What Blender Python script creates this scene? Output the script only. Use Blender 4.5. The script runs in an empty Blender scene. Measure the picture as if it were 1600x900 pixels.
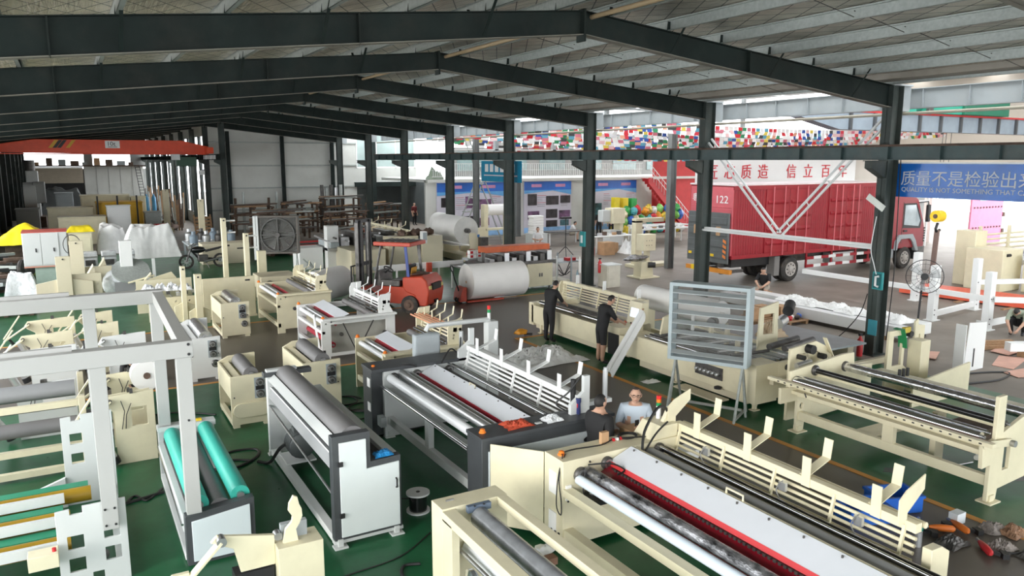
import bpy, bmesh, math, random
from mathutils import Vector, Matrix, noise
random.seed(11)
SC = bpy.context.scene
COL = SC.collection
PI = math.pi
# ------------------------------------------------------------------ camera, sky, exposure
AZ = math.atan(700 / math.hypot(1200, 200)); PT = math.atan(200 / 1200)
fh = Vector((math.sin(AZ), math.cos(AZ), 0)); rt = Vector((math.cos(AZ), -math.sin(AZ), 0))
fw = fh * math.cos(PT) - Vector((0, 0, math.sin(PT))); up = fh * math.sin(PT) + Vector((0, 0, math.cos(PT)))
cd = bpy.data.cameras.new('camera'); cam = bpy.data.objects.new('camera', cd); COL.objects.link(cam)
mw = Matrix((rt, up, -fw)).transposed().to_4x4(); mw.translation = (0, 0, 5.0); cam.matrix_world = mw
cd.sensor_width = 36; cd.lens = 27; cd.clip_end = 400; cd.clip_start = .05
SC.camera = cam
W = bpy.data.worlds.new('sky'); SC.world = W; W.use_nodes = True
wn = W.node_tree.nodes; bg = wn['Background']
bg.inputs[0].default_value = (.96, 1.0, 1.03, 1); bg.inputs[1].default_value = 2.6   # bright overcast sky
SC.view_settings.view_transform = 'Standard'; SC.view_settings.look = 'None'
SC.view_settings.exposure = 1.02; SC.view_settings.gamma = 1; SC.view_settings.use_curve_mapping = False
SC.cycles.use_denoising = True; SC.cycles.max_bounces = 8; SC.cycles.diffuse_bounces = 4; SC.cycles.glossy_bounces = 3
SC.cycles.sample_clamp_indirect = 6
sd = bpy.data.lights.new('sun', 'SUN'); sd.energy = 0.9; sd.angle = math.radians(18); sd.color = (1, .96, .9)
so = bpy.data.objects.new('sun', sd); COL.objects.link(so)
so.rotation_euler = Vector((-.86, -.34, .235)).to_track_quat('Z', 'Y').to_euler()   # hazy sun coming in over the low wall on the camera's left


def portal(loc, rot, sx, sy):
    d = bpy.data.lights.new('window_portal', 'AREA'); d.shape = 'RECTANGLE'; d.size = sx; d.size_y = sy
    d.cycles.is_portal = True
    o = bpy.data.objects.new('window_portal', d); COL.objects.link(o); o.location = loc; o.rotation_euler = rot


# ------------------------------------------------------------------ materials
MATS = {}


def mat(name, col, rough=.5, metal=0., var=.08, scale=3., bump=0., bscale=40., spec=.5, dirt=None, dscale=1.2, damt=.35, coat=0., emit=None, estr=0., trans=0., alpha=1., aniso=None):
    if name in MATS: return MATS[name]
    m = bpy.data.materials.new(name); m.use_nodes = True; nt = m.node_tree; N = nt.nodes; L = nt.links
    b = N['Principled BSDF']; b.inputs['Roughness'].default_value = rough; b.inputs['Metallic'].default_value = metal
    b.inputs['Specular IOR Level'].default_value = spec; b.inputs['Coat Weight'].default_value = coat
    if trans: b.inputs['Transmission Weight'].default_value = trans
    if alpha < 1: b.inputs['Alpha'].default_value = alpha
    if emit: b.inputs['Emission Color'].default_value = (*emit, 1); b.inputs['Emission Strength'].default_value = estr
    tc = N.new('ShaderNodeTexCoord'); src = tc.outputs['Object']
    if aniso:
        mp = N.new('ShaderNodeMapping'); mp.inputs['Scale'].default_value = aniso; L.new(src, mp.inputs[0]); src = mp.outputs[0]
    nz = N.new('ShaderNodeTexNoise'); nz.inputs['Scale'].default_value = scale; nz.inputs['Detail'].default_value = 5
    L.new(src, nz.inputs['Vector'])
    rp = N.new('ShaderNodeValToRGB'); e = rp.color_ramp.elements
    lo = [c * (1 - var) for c in col]; hi = [min(1, c * (1 + var)) for c in col]
    e[0].position = .3; e[1].position = .7; e[0].color = (*lo, 1); e[1].color = (*hi, 1)
    L.new(nz.outputs['Fac'], rp.inputs[0]); out = rp.outputs[0]
    if dirt:
        n2 = N.new('ShaderNodeTexNoise'); n2.inputs['Scale'].default_value = dscale; n2.inputs['Detail'].default_value = 8; n2.inputs['Roughness'].default_value = .65
        L.new(src, n2.inputs['Vector'])
        r2 = N.new('ShaderNodeValToRGB'); r2.color_ramp.elements[0].position = .48; r2.color_ramp.elements[1].position = .72
        r2.color_ramp.elements[1].color = (damt, damt, damt, 1)
        L.new(n2.outputs['Fac'], r2.inputs[0])
        mx = N.new('ShaderNodeMixRGB'); L.new(r2.outputs[0], mx.inputs[0]); L.new(out, mx.inputs[1]); mx.inputs[2].default_value = (*dirt, 1); out = mx.outputs[0]
    L.new(out, b.inputs['Base Color'])
    if bump:
        n3 = N.new('ShaderNodeTexNoise'); n3.inputs['Scale'].default_value = bscale; n3.inputs['Detail'].default_value = 4; L.new(src, n3.inputs['Vector'])
        bp = N.new('ShaderNodeBump'); bp.inputs['Strength'].default_value = bump; bp.inputs['Distance'].default_value = .02
        L.new(n3.outputs['Fac'], bp.inputs['Height']); L.new(bp.outputs[0], b.inputs['Normal'])
    MATS[name] = m
    return m


def foilmat(name, col, wire=True):
    """silver roof-lining foil: crinkled metal with a diamond wire mesh under it"""
    m = bpy.data.materials.new(name); m.use_nodes = True; nt = m.node_tree; N = nt.nodes; L = nt.links
    b = N['Principled BSDF']; b.inputs['Roughness'].default_value = .36; b.inputs['Metallic'].default_value = .88
    tc = N.new('ShaderNodeTexCoord')
    n1 = N.new('ShaderNodeTexNoise'); n1.inputs['Scale'].default_value = 1.1; n1.inputs['Detail'].default_value = 6; L.new(tc.outputs['Object'], n1.inputs[0])
    rp = N.new('ShaderNodeValToRGB'); e = rp.color_ramp.elements; e[0].position = .35; e[1].position = .68
    e[0].color = (*[c * .72 for c in col], 1); e[1].color = (*[min(1, c * 1.2) for c in col], 1); L.new(n1.outputs[0], rp.inputs[0]); out = rp.outputs[0]
    mp = N.new('ShaderNodeMapping'); mp.inputs['Scale'].default_value = (9, .8, 1); L.new(tc.outputs['Object'], mp.inputs[0])
    n2 = N.new('ShaderNodeTexNoise'); n2.inputs['Scale'].default_value = 2.2; n2.inputs['Detail'].default_value = 5; L.new(mp.outputs[0], n2.inputs[0])
    bp = N.new('ShaderNodeBump'); bp.inputs['Strength'].default_value = .75; bp.inputs['Distance'].default_value = .06
    L.new(n2.outputs[0], bp.inputs['Height']); L.new(bp.outputs[0], b.inputs['Normal'])
    if wire:
        sep = N.new('ShaderNodeSeparateXYZ'); L.new(tc.outputs['Object'], sep.inputs[0])
        facs = []
        for s in (1, -1):
            a = N.new('ShaderNodeMath'); a.operation = 'MULTIPLY_ADD'; L.new(sep.outputs['Y'], a.inputs[0]); a.inputs[1].default_value = s * .55; L.new(sep.outputs['X'], a.inputs[2])
            md = N.new('ShaderNodeMath'); md.operation = 'PINGPONG'; L.new(a.outputs[0], md.inputs[0]); md.inputs[1].default_value = .21
            lt = N.new('ShaderNodeMath'); lt.operation = 'LESS_THAN'; L.new(md.outputs[0], lt.inputs[0]); lt.inputs[1].default_value = .011; facs.append(lt)
        mxm = N.new('ShaderNodeMath'); mxm.operation = 'MAXIMUM'; L.new(facs[0].outputs[0], mxm.inputs[0]); L.new(facs[1].outputs[0], mxm.inputs[1])
        mx = N.new('ShaderNodeMixRGB'); L.new(mxm.outputs[0], mx.inputs[0]); L.new(out, mx.inputs[1]); mx.inputs[2].default_value = (.03, .028, .025, 1); out = mx.outputs[0]
    L.new(out, b.inputs['Base Color']); MATS[name] = m
    return m


cream = mat('cream_paint', (.76, .70, .50), .42, var=.04, dirt=(.45, .38, .24), damt=.16, dscale=2.5)
creamd = mat('cream_paint_dull', (.66, .60, .44), .5, var=.05, dirt=(.40, .34, .22), damt=.2, dscale=3)
white = mat('white_paint', (.78, .79, .78), .4, var=.03, dirt=(.5, .48, .44), damt=.12, dscale=3)
lgrey = mat('light_grey_paint', (.62, .64, .63), .42, var=.03, dirt=(.4, .4, .38), damt=.12, dscale=3)
paleblue = mat('pale_blue_panel', (.70, .77, .80), .36, var=.02)
charcoal = mat('charcoal_paint', (.06, .065, .07), .45, var=.1)
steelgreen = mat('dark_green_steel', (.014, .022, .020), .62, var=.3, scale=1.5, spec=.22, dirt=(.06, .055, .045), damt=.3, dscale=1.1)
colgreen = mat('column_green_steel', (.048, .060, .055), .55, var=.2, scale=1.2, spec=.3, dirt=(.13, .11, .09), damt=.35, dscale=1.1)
steelgrey = mat('grey_primer_steel', (.36, .39, .40), .5, var=.08, dirt=(.25, .22, .18), damt=.3, dscale=1.5)
galv = mat('galvanised_steel', (.40, .43, .41), .45, metal=.35, var=.12, scale=14)
chrome = mat('chrome_roller', (.72, .73, .74), .16, metal=1., var=.05)
alu = mat('brushed_aluminium', (.70, .71, .72), .34, metal=.85, var=.05, aniso=(1, 6, 1))
steel = mat('bare_steel', (.42, .42, .42), .38, metal=.9, var=.12, scale=6)
dsteel = mat('oily_steel', (.12, .115, .11), .45, metal=.6, var=.3, scale=6)
greyroll = mat('grey_rubber_roll', (.17, .165, .165), .55, var=.08, scale=2)
greyroll2 = mat('grey_coated_roll', (.27, .275, .28), .45, var=.06, scale=2)
whiteroll = mat('white_coated_roll', (.80, .82, .84), .32, var=.03)
black = mat('black_rubber', (.016, .016, .017), .5, var=.2)
gloss = mat('gloss_black_shaft', (.012, .012, .013), .14, var=.1, coat=.6)
tyre = mat('tyre_rubber', (.03, .028, .026), .8, var=.3, scale=5, dirt=(.16, .13, .10), damt=.5, dscale=4)
red = mat('red_paint', (.55, .025, .03), .4, var=.08)
crimson = mat('crimson_panel', (.42, .012, .035), .35, var=.1)
truckred = mat('truck_red', (.30, .010, .020), .36, var=.12, scale=1.2, dirt=(.28, .07, .06), damt=.3, dscale=2)
orange = mat('orange_paint', (.50, .055, .022), .42, var=.12, dirt=(.20, .06, .04), damt=.4, dscale=3)
lampor = mat('orange_cap', (.85, .22, .03), .35, var=.05)
yellow = mat('yellow_plastic', (.85, .58, .02), .5, var=.05)
amber = mat('amber_roll', (.36, .22, .02), .32, var=.12, scale=2, aniso=(1, 1, 1))
belt = mat('green_belt', (.02, .26, .14), .5, var=.08)
teal = mat('teal_rubber_roll', (.05, .50, .40), .42, var=.06, scale=2)
tealbox = mat('teal_box', (.01, .25, .26), .4)
paper = mat('white_paper', (.88, .87, .85), .75, var=.03, scale=2)
paperside = mat('paper_roll_side', (.66, .65, .62), .8, var=.06, scale=4)
wrap = mat('clear_wrap', (.78, .80, .82), .22, var=.18, scale=5, bump=.8, bscale=9, spec=.9)
wrapf = mat('crinkled_film', (.26, .26, .27), .17, metal=.6, var=.95, scale=8, bump=1., bscale=22, aniso=(1, .55, 1))
tarp = mat('white_sheet', (.76, .77, .76), .45, var=.06, scale=3, bump=.5, bscale=5)
yellowtarp = mat('yellow_tarp', (.86, .68, .02), .5, var=.08, bump=.3, bscale=5)
card = mat('cardboard', (.46, .28, .15), .8, var=.12, scale=4)
wood = mat('rough_wood', (.36, .22, .12), .8, var=.25, scale=6, aniso=(1, 8, 8))
darkwood = mat('dark_timber', (.10, .065, .045), .8, var=.35, scale=5)
rust = mat('rusty_steel', (.12, .075, .055), .75, var=.4, scale=5)
conc = None
glass = mat('window_glass', (.75, .85, .85), .08, alpha=.35, var=.02)
cable = mat('black_cable', (.012, .012, .012), .5)
greycab = mat('grey_enamel', (.36, .40, .42), .45, var=.03)
blueplastic = mat('blue_plastic', (.02, .13, .55), .4, var=.08)
screen = mat('lit_screen', (.55, .65, .8), .2, emit=(.6, .75, 1.), estr=.8)
skin = mat('skin', (.50, .30, .21), .55, var=.06)
hair = mat('black_hair', (.012, .010, .009), .6)
pinkfoam = mat('pink_board', (.62, .36, .28), .8, var=.1)
wallpanel = mat('white_wall_panel', (.66, .67, .63), .55, var=.05, scale=.6, dirt=(.40, .38, .33), damt=.3, dscale=.5)
wallgrey = mat('grey_wall_panel', (.30, .31, .30), .6, var=.08, scale=.8)
walldark = mat('dark_sheet_wall', (.07, .08, .08), .6, var=.2, scale=.8)
wallcream = mat('cream_wall', (.62, .56, .48), .7, var=.06, scale=.5)
beigeshut = mat('beige_shutter', (.50, .43, .33), .55, var=.06)


def floor_mat():
    m = bpy.data.materials.new('polished_concrete'); m.use_nodes = True; nt = m.node_tree; N = nt.nodes; L = nt.links
    b = N['Principled BSDF']; b.inputs['Specular IOR Level'].default_value = .35
    tc = N.new('ShaderNodeTexCoord')
    n = N.new('ShaderNodeTexNoise'); n.inputs['Scale'].default_value = .35; n.inputs['Detail'].default_value = 9; n.inputs['Roughness'].default_value = .62; L.new(tc.outputs['Object'], n.inputs[0])
    rp = N.new('ShaderNodeValToRGB'); e = rp.color_ramp.elements; e[0].position = .3; e[1].position = .72
    e[0].color = (.070, .058, .047, 1); e[1].color = (.165, .140, .118, 1); L.new(n.outputs[0], rp.inputs[0]); L.new(rp.outputs[0], b.inputs['Base Color'])
    r2 = N.new('ShaderNodeMapRange'); r2.inputs['To Min'].default_value = .22; r2.inputs['To Max'].default_value = .48; L.new(n.outputs[0], r2.inputs[0]); L.new(r2.outputs[0], b.inputs['Roughness'])
    return m


def green_mat():
    m = bpy.data.materials.new('green_epoxy'); m.use_nodes = True; nt = m.node_tree; N = nt.nodes; L = nt.links
    b = N['Principled BSDF']; b.inputs['Specular IOR Level'].default_value = .28
    tc = N.new('ShaderNodeTexCoord')
    n = N.new('ShaderNodeTexNoise'); n.inputs['Scale'].default_value = .8; n.inputs['Detail'].default_value = 9; n.inputs['Roughness'].default_value = .65; L.new(tc.outputs['Object'], n.inputs[0])
    rp = N.new('ShaderNodeValToRGB'); e = rp.color_ramp.elements; e[0].position = .3; e[1].position = .75
    e[0].color = (.006, .060, .020, 1); e[1].color = (.020, .145, .060, 1); L.new(n.outputs[0], rp.inputs[0])
    n2 = N.new('ShaderNodeTexNoise'); n2.inputs['Scale'].default_value = 2.3; n2.inputs['Detail'].default_value = 10; n2.inputs['Roughness'].default_value = .75; L.new(tc.outputs['Object'], n2.inputs[0])
    r3 = N.new('ShaderNodeValToRGB'); r3.color_ramp.elements[0].position = .56; r3.color_ramp.elements[1].position = .8; r3.color_ramp.elements[1].color = (.5, .5, .5, 1); L.new(n2.outputs[0], r3.inputs[0])
    mx = N.new('ShaderNodeMixRGB'); L.new(r3.outputs[0], mx.inputs[0]); L.new(rp.outputs[0], mx.inputs[1]); mx.inputs[2].default_value = (.07, .095, .06, 1)
    L.new(mx.outputs[0], b.inputs['Base Color'])
    r2 = N.new('ShaderNodeMapRange'); r2.inputs['To Min'].default_value = .2; r2.inputs['To Max'].default_value = .42; L.new(n2.outputs[0], r2.inputs[0]); L.new(r2.outputs[0], b.inputs['Roughness'])
    return m


conc = floor_mat(); green = green_mat()
linepaint = mat('orange_line_paint', (.60, .26, .04), .5, var=.12, scale=3, dirt=(.25, .2, .14), damt=.5, dscale=2)
foil = foilmat('roof_foil', (.68, .62, .54)); 


# ------------------------------------------------------------------ mesh builder
class MB:
    def __init__(s): s.v = []; s.f = []

    def add(s, vs, fs):
        o = len(s.v); s.v += [tuple(p) for p in vs]; s.f += [tuple(i + o for i in q) for q in fs]; return s

    def box(s, x0, x1, y0, y1, z0, z1):
        return s.add([(x, y, z) for x in (x0, x1) for y in (y0, y1) for z in (z0, z1)],
                     [(0, 1, 3, 2), (4, 6, 7, 5), (0, 4, 5, 1), (2, 3, 7, 6), (0, 2, 6, 4), (1, 5, 7, 3)])

    def bar(s, p0, p1, w, h, upv=(0, 0, 1)):
        """rectangular bar from p0 to p1, w across, h along upv"""
        p0 = Vector(p0); p1 = Vector(p1); d = (p1 - p0).normalized(); u = Vector(upv)
        if abs(d.dot(u)) > .98: u = Vector((1, 0, 0))
        a = d.cross(u).normalized(); u = a.cross(d)
        q = [p + a * i * w / 2 + u * j * h / 2 for p in (p0, p1) for i, j in ((-1, -1), (1, -1), (1, 1), (-1, 1))]
        return s.add(q, [(3, 2, 1, 0), (4, 5, 6, 7)] + [(i, (i + 1) % 4, 4 + (i + 1) % 4, 4 + i) for i in range(4)])

    def tube(s, p0, p1, r, n=14, r2=None):
        p0 = Vector(p0); p1 = Vector(p1); d = (p1 - p0).normalized(); r2 = r if r2 is None else r2
        u = Vector((0, 0, 1)) if abs(d.z) < .9 else Vector((1, 0, 0)); a = d.cross(u).normalized(); u = a.cross(d)
        q = [p + (a * math.cos(2 * PI * i / n) + u * math.sin(2 * PI * i / n)) * rr for p, rr in ((p0, r), (p1, r2)) for i in range(n)]
        return s.add(q, [tuple(range(n - 1, -1, -1)), tuple(range(n, 2 * n))] + [(i, (i + 1) % n, n + (i + 1) % n, n + i) for i in range(n)])

    def ring(s, c, ax, r0, r1, w, n=24):
        """flat annulus of width w along ax"""
        c = Vector(c); d = Vector(ax).normalized(); u = Vector((0, 0, 1)) if abs(d.z) < .9 else Vector((1, 0, 0)); a = d.cross(u).normalized(); u = a.cross(d)
        q = []
        for i in range(n):
            e = a * math.cos(2 * PI * i / n) + u * math.sin(2 * PI * i / n)
            q += [c + e * r0 - d * w / 2, c + e * r1 - d * w / 2, c + e * r1 + d * w / 2, c + e * r0 + d * w / 2]
        f = []
        for i in range(n):
            j = (i + 1) % n
            for k in range(4): f.append((4 * i + k, 4 * i + (k + 1) % 4, 4 * j + (k + 1) % 4, 4 * j + k))
        return s.add(q, f)

    def path(s, pts, r, n=6):
        pts = [Vector(p) for p in pts]; m = len(pts); q = []; pa = None
        for i, p in enumerate(pts):
            d = (pts[min(i + 1, m - 1)] - pts[max(i - 1, 0)]).normalized()
            if pa is None:
                u = Vector((0, 0, 1)) if abs(d.z) < .9 else Vector((1, 0, 0)); a = d.cross(u).normalized()
            else:
                a = (pa - d * pa.dot(d)).normalized()
            pa = a; u = a.cross(d)
            q += [p + (a * math.cos(2 * PI * k / n) + u * math.sin(2 * PI * k / n)) * r for k in range(n)]
        f = [tuple(range(n - 1, -1, -1)), tuple(range((m - 1) * n, m * n))]
        for i in range(m - 1):
            for k in range(n): f.append((i * n + k, i * n + (k + 1) % n, (i + 1) * n + (k + 1) % n, (i + 1) * n + k))
        return s.add(q, f)

    def lathe(s, prof, c, ax=(0, 0, 1), n=20):
        """profile of (radius, height) pairs along ax from c"""
        c = Vector(c); d = Vector(ax).normalized(); u = Vector((0, 0, 1)) if abs(d.z) < .9 else Vector((1, 0, 0)); a = d.cross(u).normalized(); u = a.cross(d)
        q = [c + d * h + (a * math.cos(2 * PI * k / n) + u * math.sin(2 * PI * k / n)) * max(r, 1e-4) for r, h in prof for k in range(n)]
        m = len(prof); f = [tuple(range(n - 1, -1, -1)), tuple(range((m - 1) * n, m * n))]
        for i in range(m - 1):
            for k in range(n): f.append((i * n + k, i * n + (k + 1) % n, (i + 1) * n + (k + 1) % n, (i + 1) * n + k))
        return s.add(q, f)

    def prism(s, poly, t0, t1, ax='y', holes=()):
        mp = {'y': lambda a, b, t: (a, t, b), 'x': lambda a, b, t: (t, a, b), 'z': lambda a, b, t: (a, b, t)}[ax]
        loops = [list(poly)] + [list(h) for h in holes]
        n = sum(len(l) for l in loops)
        flat = [p for l in loops for p in l]
        q = [mp(a, b, t0) for a, b in flat] + [mp(a, b, t1) for a, b in flat]
        f = []
        if holes:
            bm = bmesh.new(); k = 0; ed = []
            vs = [bm.verts.new((a, b, 0)) for a, b in flat]; bm.verts.index_update()
            for l in loops:
                for i in range(len(l)): ed.append(bm.edges.new((vs[k + i], vs[k + (i + 1) % len(l)])))
                k += len(l)
            bmesh.ops.triangle_fill(bm, edges=ed, use_beauty=True, use_dissolve=False)
            for fc in bm.faces:
                t = [v.index for v in fc.verts]; f.append(tuple(t)); f.append(tuple(i + n for i in reversed(t)))
            bm.free()
        else:
            f += [tuple(range(n - 1, -1, -1)), tuple(range(n, 2 * n))]
        k = 0
        for l in loops:
            m = len(l)
            for i in range(m): a, b = k + i, k + (i + 1) % m; f.append((a, b, b + n, a + n))
            k += m
        return s.add(q, f)

    def grid(s, nx, ny, fn):
        q = [fn(i / (nx - 1), j / (ny - 1)) for j in range(ny) for i in range(nx)]
        return s.add(q, [(j * nx + i, j * nx + i + 1, (j + 1) * nx + i + 1, (j + 1) * nx + i) for j in range(ny - 1) for i in range(nx - 1)])

    def blob(s, c, rx, ry, rz, amp=.15, n=12, m=8, seed=0, flat=False):
        r = random.Random(seed); ph = [(r.uniform(0, 6), r.uniform(1, 5), r.uniform(1, 5)) for _ in range(4)]
        q = []
        for j in range(m + 1):
            th = PI * j / m
            for i in range(n):
                a = 2 * PI * i / n
                k = 1 + amp * sum(math.sin(p + round(x) * a + y * th) for p, x, y in ph) / 2
                z = math.cos(th) * rz * k
                if flat: z = max(z, -rz * .35)
                q.append((c[0] + math.sin(th) * math.cos(a) * rx * k, c[1] + math.sin(th) * math.sin(a) * ry * k, c[2] + z))
        return s.add(q, [(j * n + i, j * n + (i + 1) % n, (j + 1) * n + (i + 1) % n, (j + 1) * n + i) for j in range(m) for i in range(n)])

    def mesh(s, name, off=(0, 0, 0)):
        me = bpy.data.meshes.new(name); o = Vector(off)
        me.from_pydata([tuple(Vector(p) - o) for p in s.v], [], s.f); me.update()
        bm = bmesh.new(); bm.from_mesh(me); bmesh.ops.recalc_face_normals(bm, faces=bm.faces[:]); bm.to_mesh(me); bm.free()
        me.shade_smooth(); me.set_sharp_from_angle(angle=math.radians(38))
        return me


OFF = {}


def put(name, mb, m, parent=None, bevel=0, off=None):
    o0 = OFF.get(parent.name, (0, 0, 0)) if parent else (off or (0, 0, 0))
    me = mb.mesh(name, o0); o = bpy.data.objects.new(name, me); COL.objects.link(o)
    for mm in (m if isinstance(m, (list, tuple)) else [m]): me.materials.append(mm)
    if parent: o.parent = parent; OFF[o.name] = o0
    elif off: o.location = off; OFF[o.name] = off
    if bevel:
        b = o.modifiers.new('edge', 'BEVEL'); b.width = bevel; b.segments = 2; b.limit_method = 'ANGLE'; b.angle_limit = math.radians(50)
    return o


def tag(o, label, cat, group=None):
    o['label'] = label; o['category'] = cat
    if group: o['group'] = group
    return o


def thing(name, label, cat, loc=(0, 0, 0), rz=0, group=None, world=True):
    o = bpy.data.objects.new(name, None); COL.objects.link(o); o.location = loc; o.rotation_euler = (0, 0, rz); o.empty_display_size = .1
    OFF[o.name] = tuple(loc) if world else (0, 0, 0)
    return tag(o, label, cat, group)


def struct(name, mb, m, parent=None, label=None):
    o = put(name, mb, m, parent)
    if not parent: o['kind'] = 'structure'
    if label: o['label'] = label
    return o


def child(par, name, me, m, loc=(0, 0, 0), rot=(0, 0, 0), scale=(1, 1, 1)):
    """child from a shared mesh; loc in the parent's own (world-style) coordinates"""
    o = bpy.data.objects.new(name, me); COL.objects.link(o); o.parent = par
    o.location = Vector(loc) - Vector(OFF.get(par.name, (0, 0, 0))); o.rotation_euler = rot; o.scale = scale
    if m is not None and not me.materials: me.materials.append(m)
    OFF[o.name] = OFF.get(par.name, (0, 0, 0))
    return o


def text(par, name, body, loc, rot, size, m, ext=.002, align='LEFT', sx=1.):
    """lettering as real mesh glyphs"""
    c = bpy.data.curves.new(name, 'FONT'); c.body = body; c.size = size; c.extrude = ext; c.align_x = align; c.align_y = 'BOTTOM_BASELINE'; c.resolution_u = 3
    tmp = bpy.data.objects.new('tmp_text', c); COL.objects.link(tmp)
    me = bpy.data.meshes.new_from_object(tmp.evaluated_get(bpy.context.evaluated_depsgraph_get()))
    bpy.data.objects.remove(tmp); me.materials.clear(); me.materials.append(m)
    o = bpy.data.objects.new(name, me); COL.objects.link(o)
    o.location = Vector(loc) - Vector(OFF.get(par.name, (0, 0, 0)) if par else (0, 0, 0)); o.rotation_euler = rot; o.scale = (sx, 1, 1)
    if par: o.parent = par
    return o
# ------------------------------------------------------------------ the setting: floor
CY = [12.2 + 6.4 * k for k in range(-2, 8)]          # frames along the hall
fl = struct('floor', MB().box(-14, 75, -14, 130, -.3, 0), conc)
for i, (x0, x1, y0, y1) in enumerate([(-3.9, 7.0, -8, 17.95), (10.8, 17.2, -8, 18.3), (-3.9, 17.2, 24.4, 46.0)]):
    put('green_zone', MB().box(x0, x1, y0, y1, -.05, .004), green, fl)
bareconc = mat('bare_concrete', (.215, .185, .155), .55, var=.25, scale=.5, spec=.35, dirt=(.12, .10, .085), damt=.5, dscale=.6)
for x0, x1, y0, y1 in [(17.2, 75, -14, 130), (-3.9, 17.2, 46.0, 125)]: put('concrete_zone', MB().box(x0, x1, y0, y1, -.05, .0035), bareconc, fl)
for x0, x1, y0, y1 in [(10.68, 10.80, -8, 18.42), (10.80, 16.6, 18.30, 18.42), (-3.9, 7.12, 17.95, 18.07), (7.0, 7.12, 2.5, 18.0), (-3.9, 17.2, 24.28, 24.40)]:
    put('marking_line', MB().box(x0, x1, y0, y1, -.05, .007), linepaint, fl)
for (x, y, sx, sy, a) in [(13.1, 5.9, .9, .35, .4), (12.5, 6.1, .45, .2, 1.), (9.0, 7.3, .5, .3, .2), (12.2, 11.2, .7, .3, 0), (11.3, 7.2, .35, .2, .5)]:
    put('stain', MB().prism([(x + sx * (.5 + .18 * math.sin(3 * t + a)) * math.cos(t), y + sy * (.5 + .2 * math.cos(4 * t)) * math.sin(t)) for t in [k * PI / 9 for k in range(18)]], -.02, .0055, 'z'), mat('oil_stain', (.035, .04, .03), .35, var=.3), fl)
# ------------------------------------------------------------------ roof
RX = 8.5
def rz(x): return 7.71 - .0985 * abs(x - RX)


roof = struct('ceiling', MB().prism([(-4.3, rz(-4.3) + .22), (RX, rz(RX) + .22), (17.95, rz(17.95) + .22), (17.95, rz(17.95) + .32), (RX, rz(RX) + .34), (-4.3, rz(-4.3) + .32)], -9, 58.2), foil)
roof2 = struct('ceiling', MB().prism([(-4.3, rz(-4.3) + .22), (RX + .4, rz(RX) + .2), (RX + .4, rz(RX) + .34), (-4.3, rz(-4.3) + .32)], 58.2, 108), foil)
for x in [9.1 + 1.42 * i for i in range(7)] + [7.9 - 1.42 * i for i in range(9)]:
    z = rz(x); y1 = 58 if x > RX else 107
    m = MB().box(x - .035, x + .035, -9, y1, z + .19, z + .215).box(x + (.03 if x > RX else -.035), x + (.035 if x > RX else -.03), -9, y1, z, z + .2).box(x - .035, x + .035, -9, y1, z, z + .008)
    put('purlin', m, galv, roof)
for k, y in enumerate(CY[:-1]):                      # sag rods half-way between two frames
    for s in (1, -1):
        xs = [9.1 + 1.42 * i for i in range(7)] if s > 0 else [7.9 - 1.42 * i for i in range(9)]
        for i in range(len(xs) - 1):
            a, b = xs[i], xs[i + 1]
            put('sag_rod', MB().tube((a, y + 3.2, rz(a) + .15), (b, y + 3.2, rz(b) + .05), .008, 5), dsteel, roof)
put('ridge_pipe', MB().tube((RX + .22, -8, rz(RX) - .09), (RX + .22, 57, rz(RX) - .09), .045, 10), mat('tan_pipe', (.45, .33, .20), .5), roof)


flmat = mat('lit_flange', (.21, .195, .165), .6, var=.2)  # paler colour on lower flanges stands for light caught on their undersides


def rafter(y, x0, x1):
    """tapered I-beam frame: web, flanges, end plates, purlin cleats"""
    r = thing('roof_beam', 'dark green steel roof beam', 'beam', (RX, y, rz(RX))); del r['label'], r['category']; r['kind'] = 'structure'
    def dep(x): return .43 + .011 * abs(x - RX)
    for xa, xb in ((x0, RX), (RX, x1)):
        if abs(xb - xa) < .1: continue
        m = MB().prism([(xa, rz(xa)), (xb, rz(xb)), (xb, rz(xb) - dep(xb)), (xa, rz(xa) - dep(xa))], y - .008, y + .008)
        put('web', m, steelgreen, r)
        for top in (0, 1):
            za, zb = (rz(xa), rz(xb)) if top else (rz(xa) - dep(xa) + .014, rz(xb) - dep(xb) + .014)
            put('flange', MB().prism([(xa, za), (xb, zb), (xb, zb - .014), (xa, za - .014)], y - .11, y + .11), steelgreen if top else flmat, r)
    put('ridge_plate', MB().box(RX - .02, RX + .02, y - .13, y + .13, rz(RX) - .55, rz(RX) + .03), steelgreen, r)
    for x in [-.05, 4.2, 12.8]:
        if x0 < x < x1: put('splice_plate', MB().box(x - .012, x + .012, y - .11, y + .11, rz(x) - dep(x), rz(x)), steelgreen, r)
    for x in [9.1 + 1.42 * i for i in range(6)] + [7.9 - 1.42 * i for i in range(8)]:
        if x0 < x < x1:
            put('purlin_cleat', MB().prism([(x - .05, rz(x)), (x + .05, rz(x)), (x + .03, rz(x) + .17), (x - .03, rz(x) + .17)], y - .11, y - .10), steelgreen, r)
    for i, x in enumerate([10.6, 13.4, 16.2, 6.4, 3.6, .8]):
        if x0 < x < x1:
            for sy in (-1, 1):
                put('knee_brace', MB().bar((x, y + sy * .10, rz(x) - dep(x) + .04), (x + .02, y + sy * .52, rz(x) + .12), .05, .012), steelgreen, r)
    return r


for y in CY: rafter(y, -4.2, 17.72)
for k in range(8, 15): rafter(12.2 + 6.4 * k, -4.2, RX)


def hcol(name, x, y, z1, d, w, m, parent=None, z0=0):
    mb = MB().box(x - d / 2, x - d / 2 + .016, y - w / 2, y + w / 2, z0, z1).box(x + d / 2 - .016, x + d / 2, y - w / 2, y + w / 2, z0, z1).box(x - d / 2, x + d / 2, y - .006, y + .006, z0, z1)
    o = struct(name, mb, m, parent)
    return o


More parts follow.
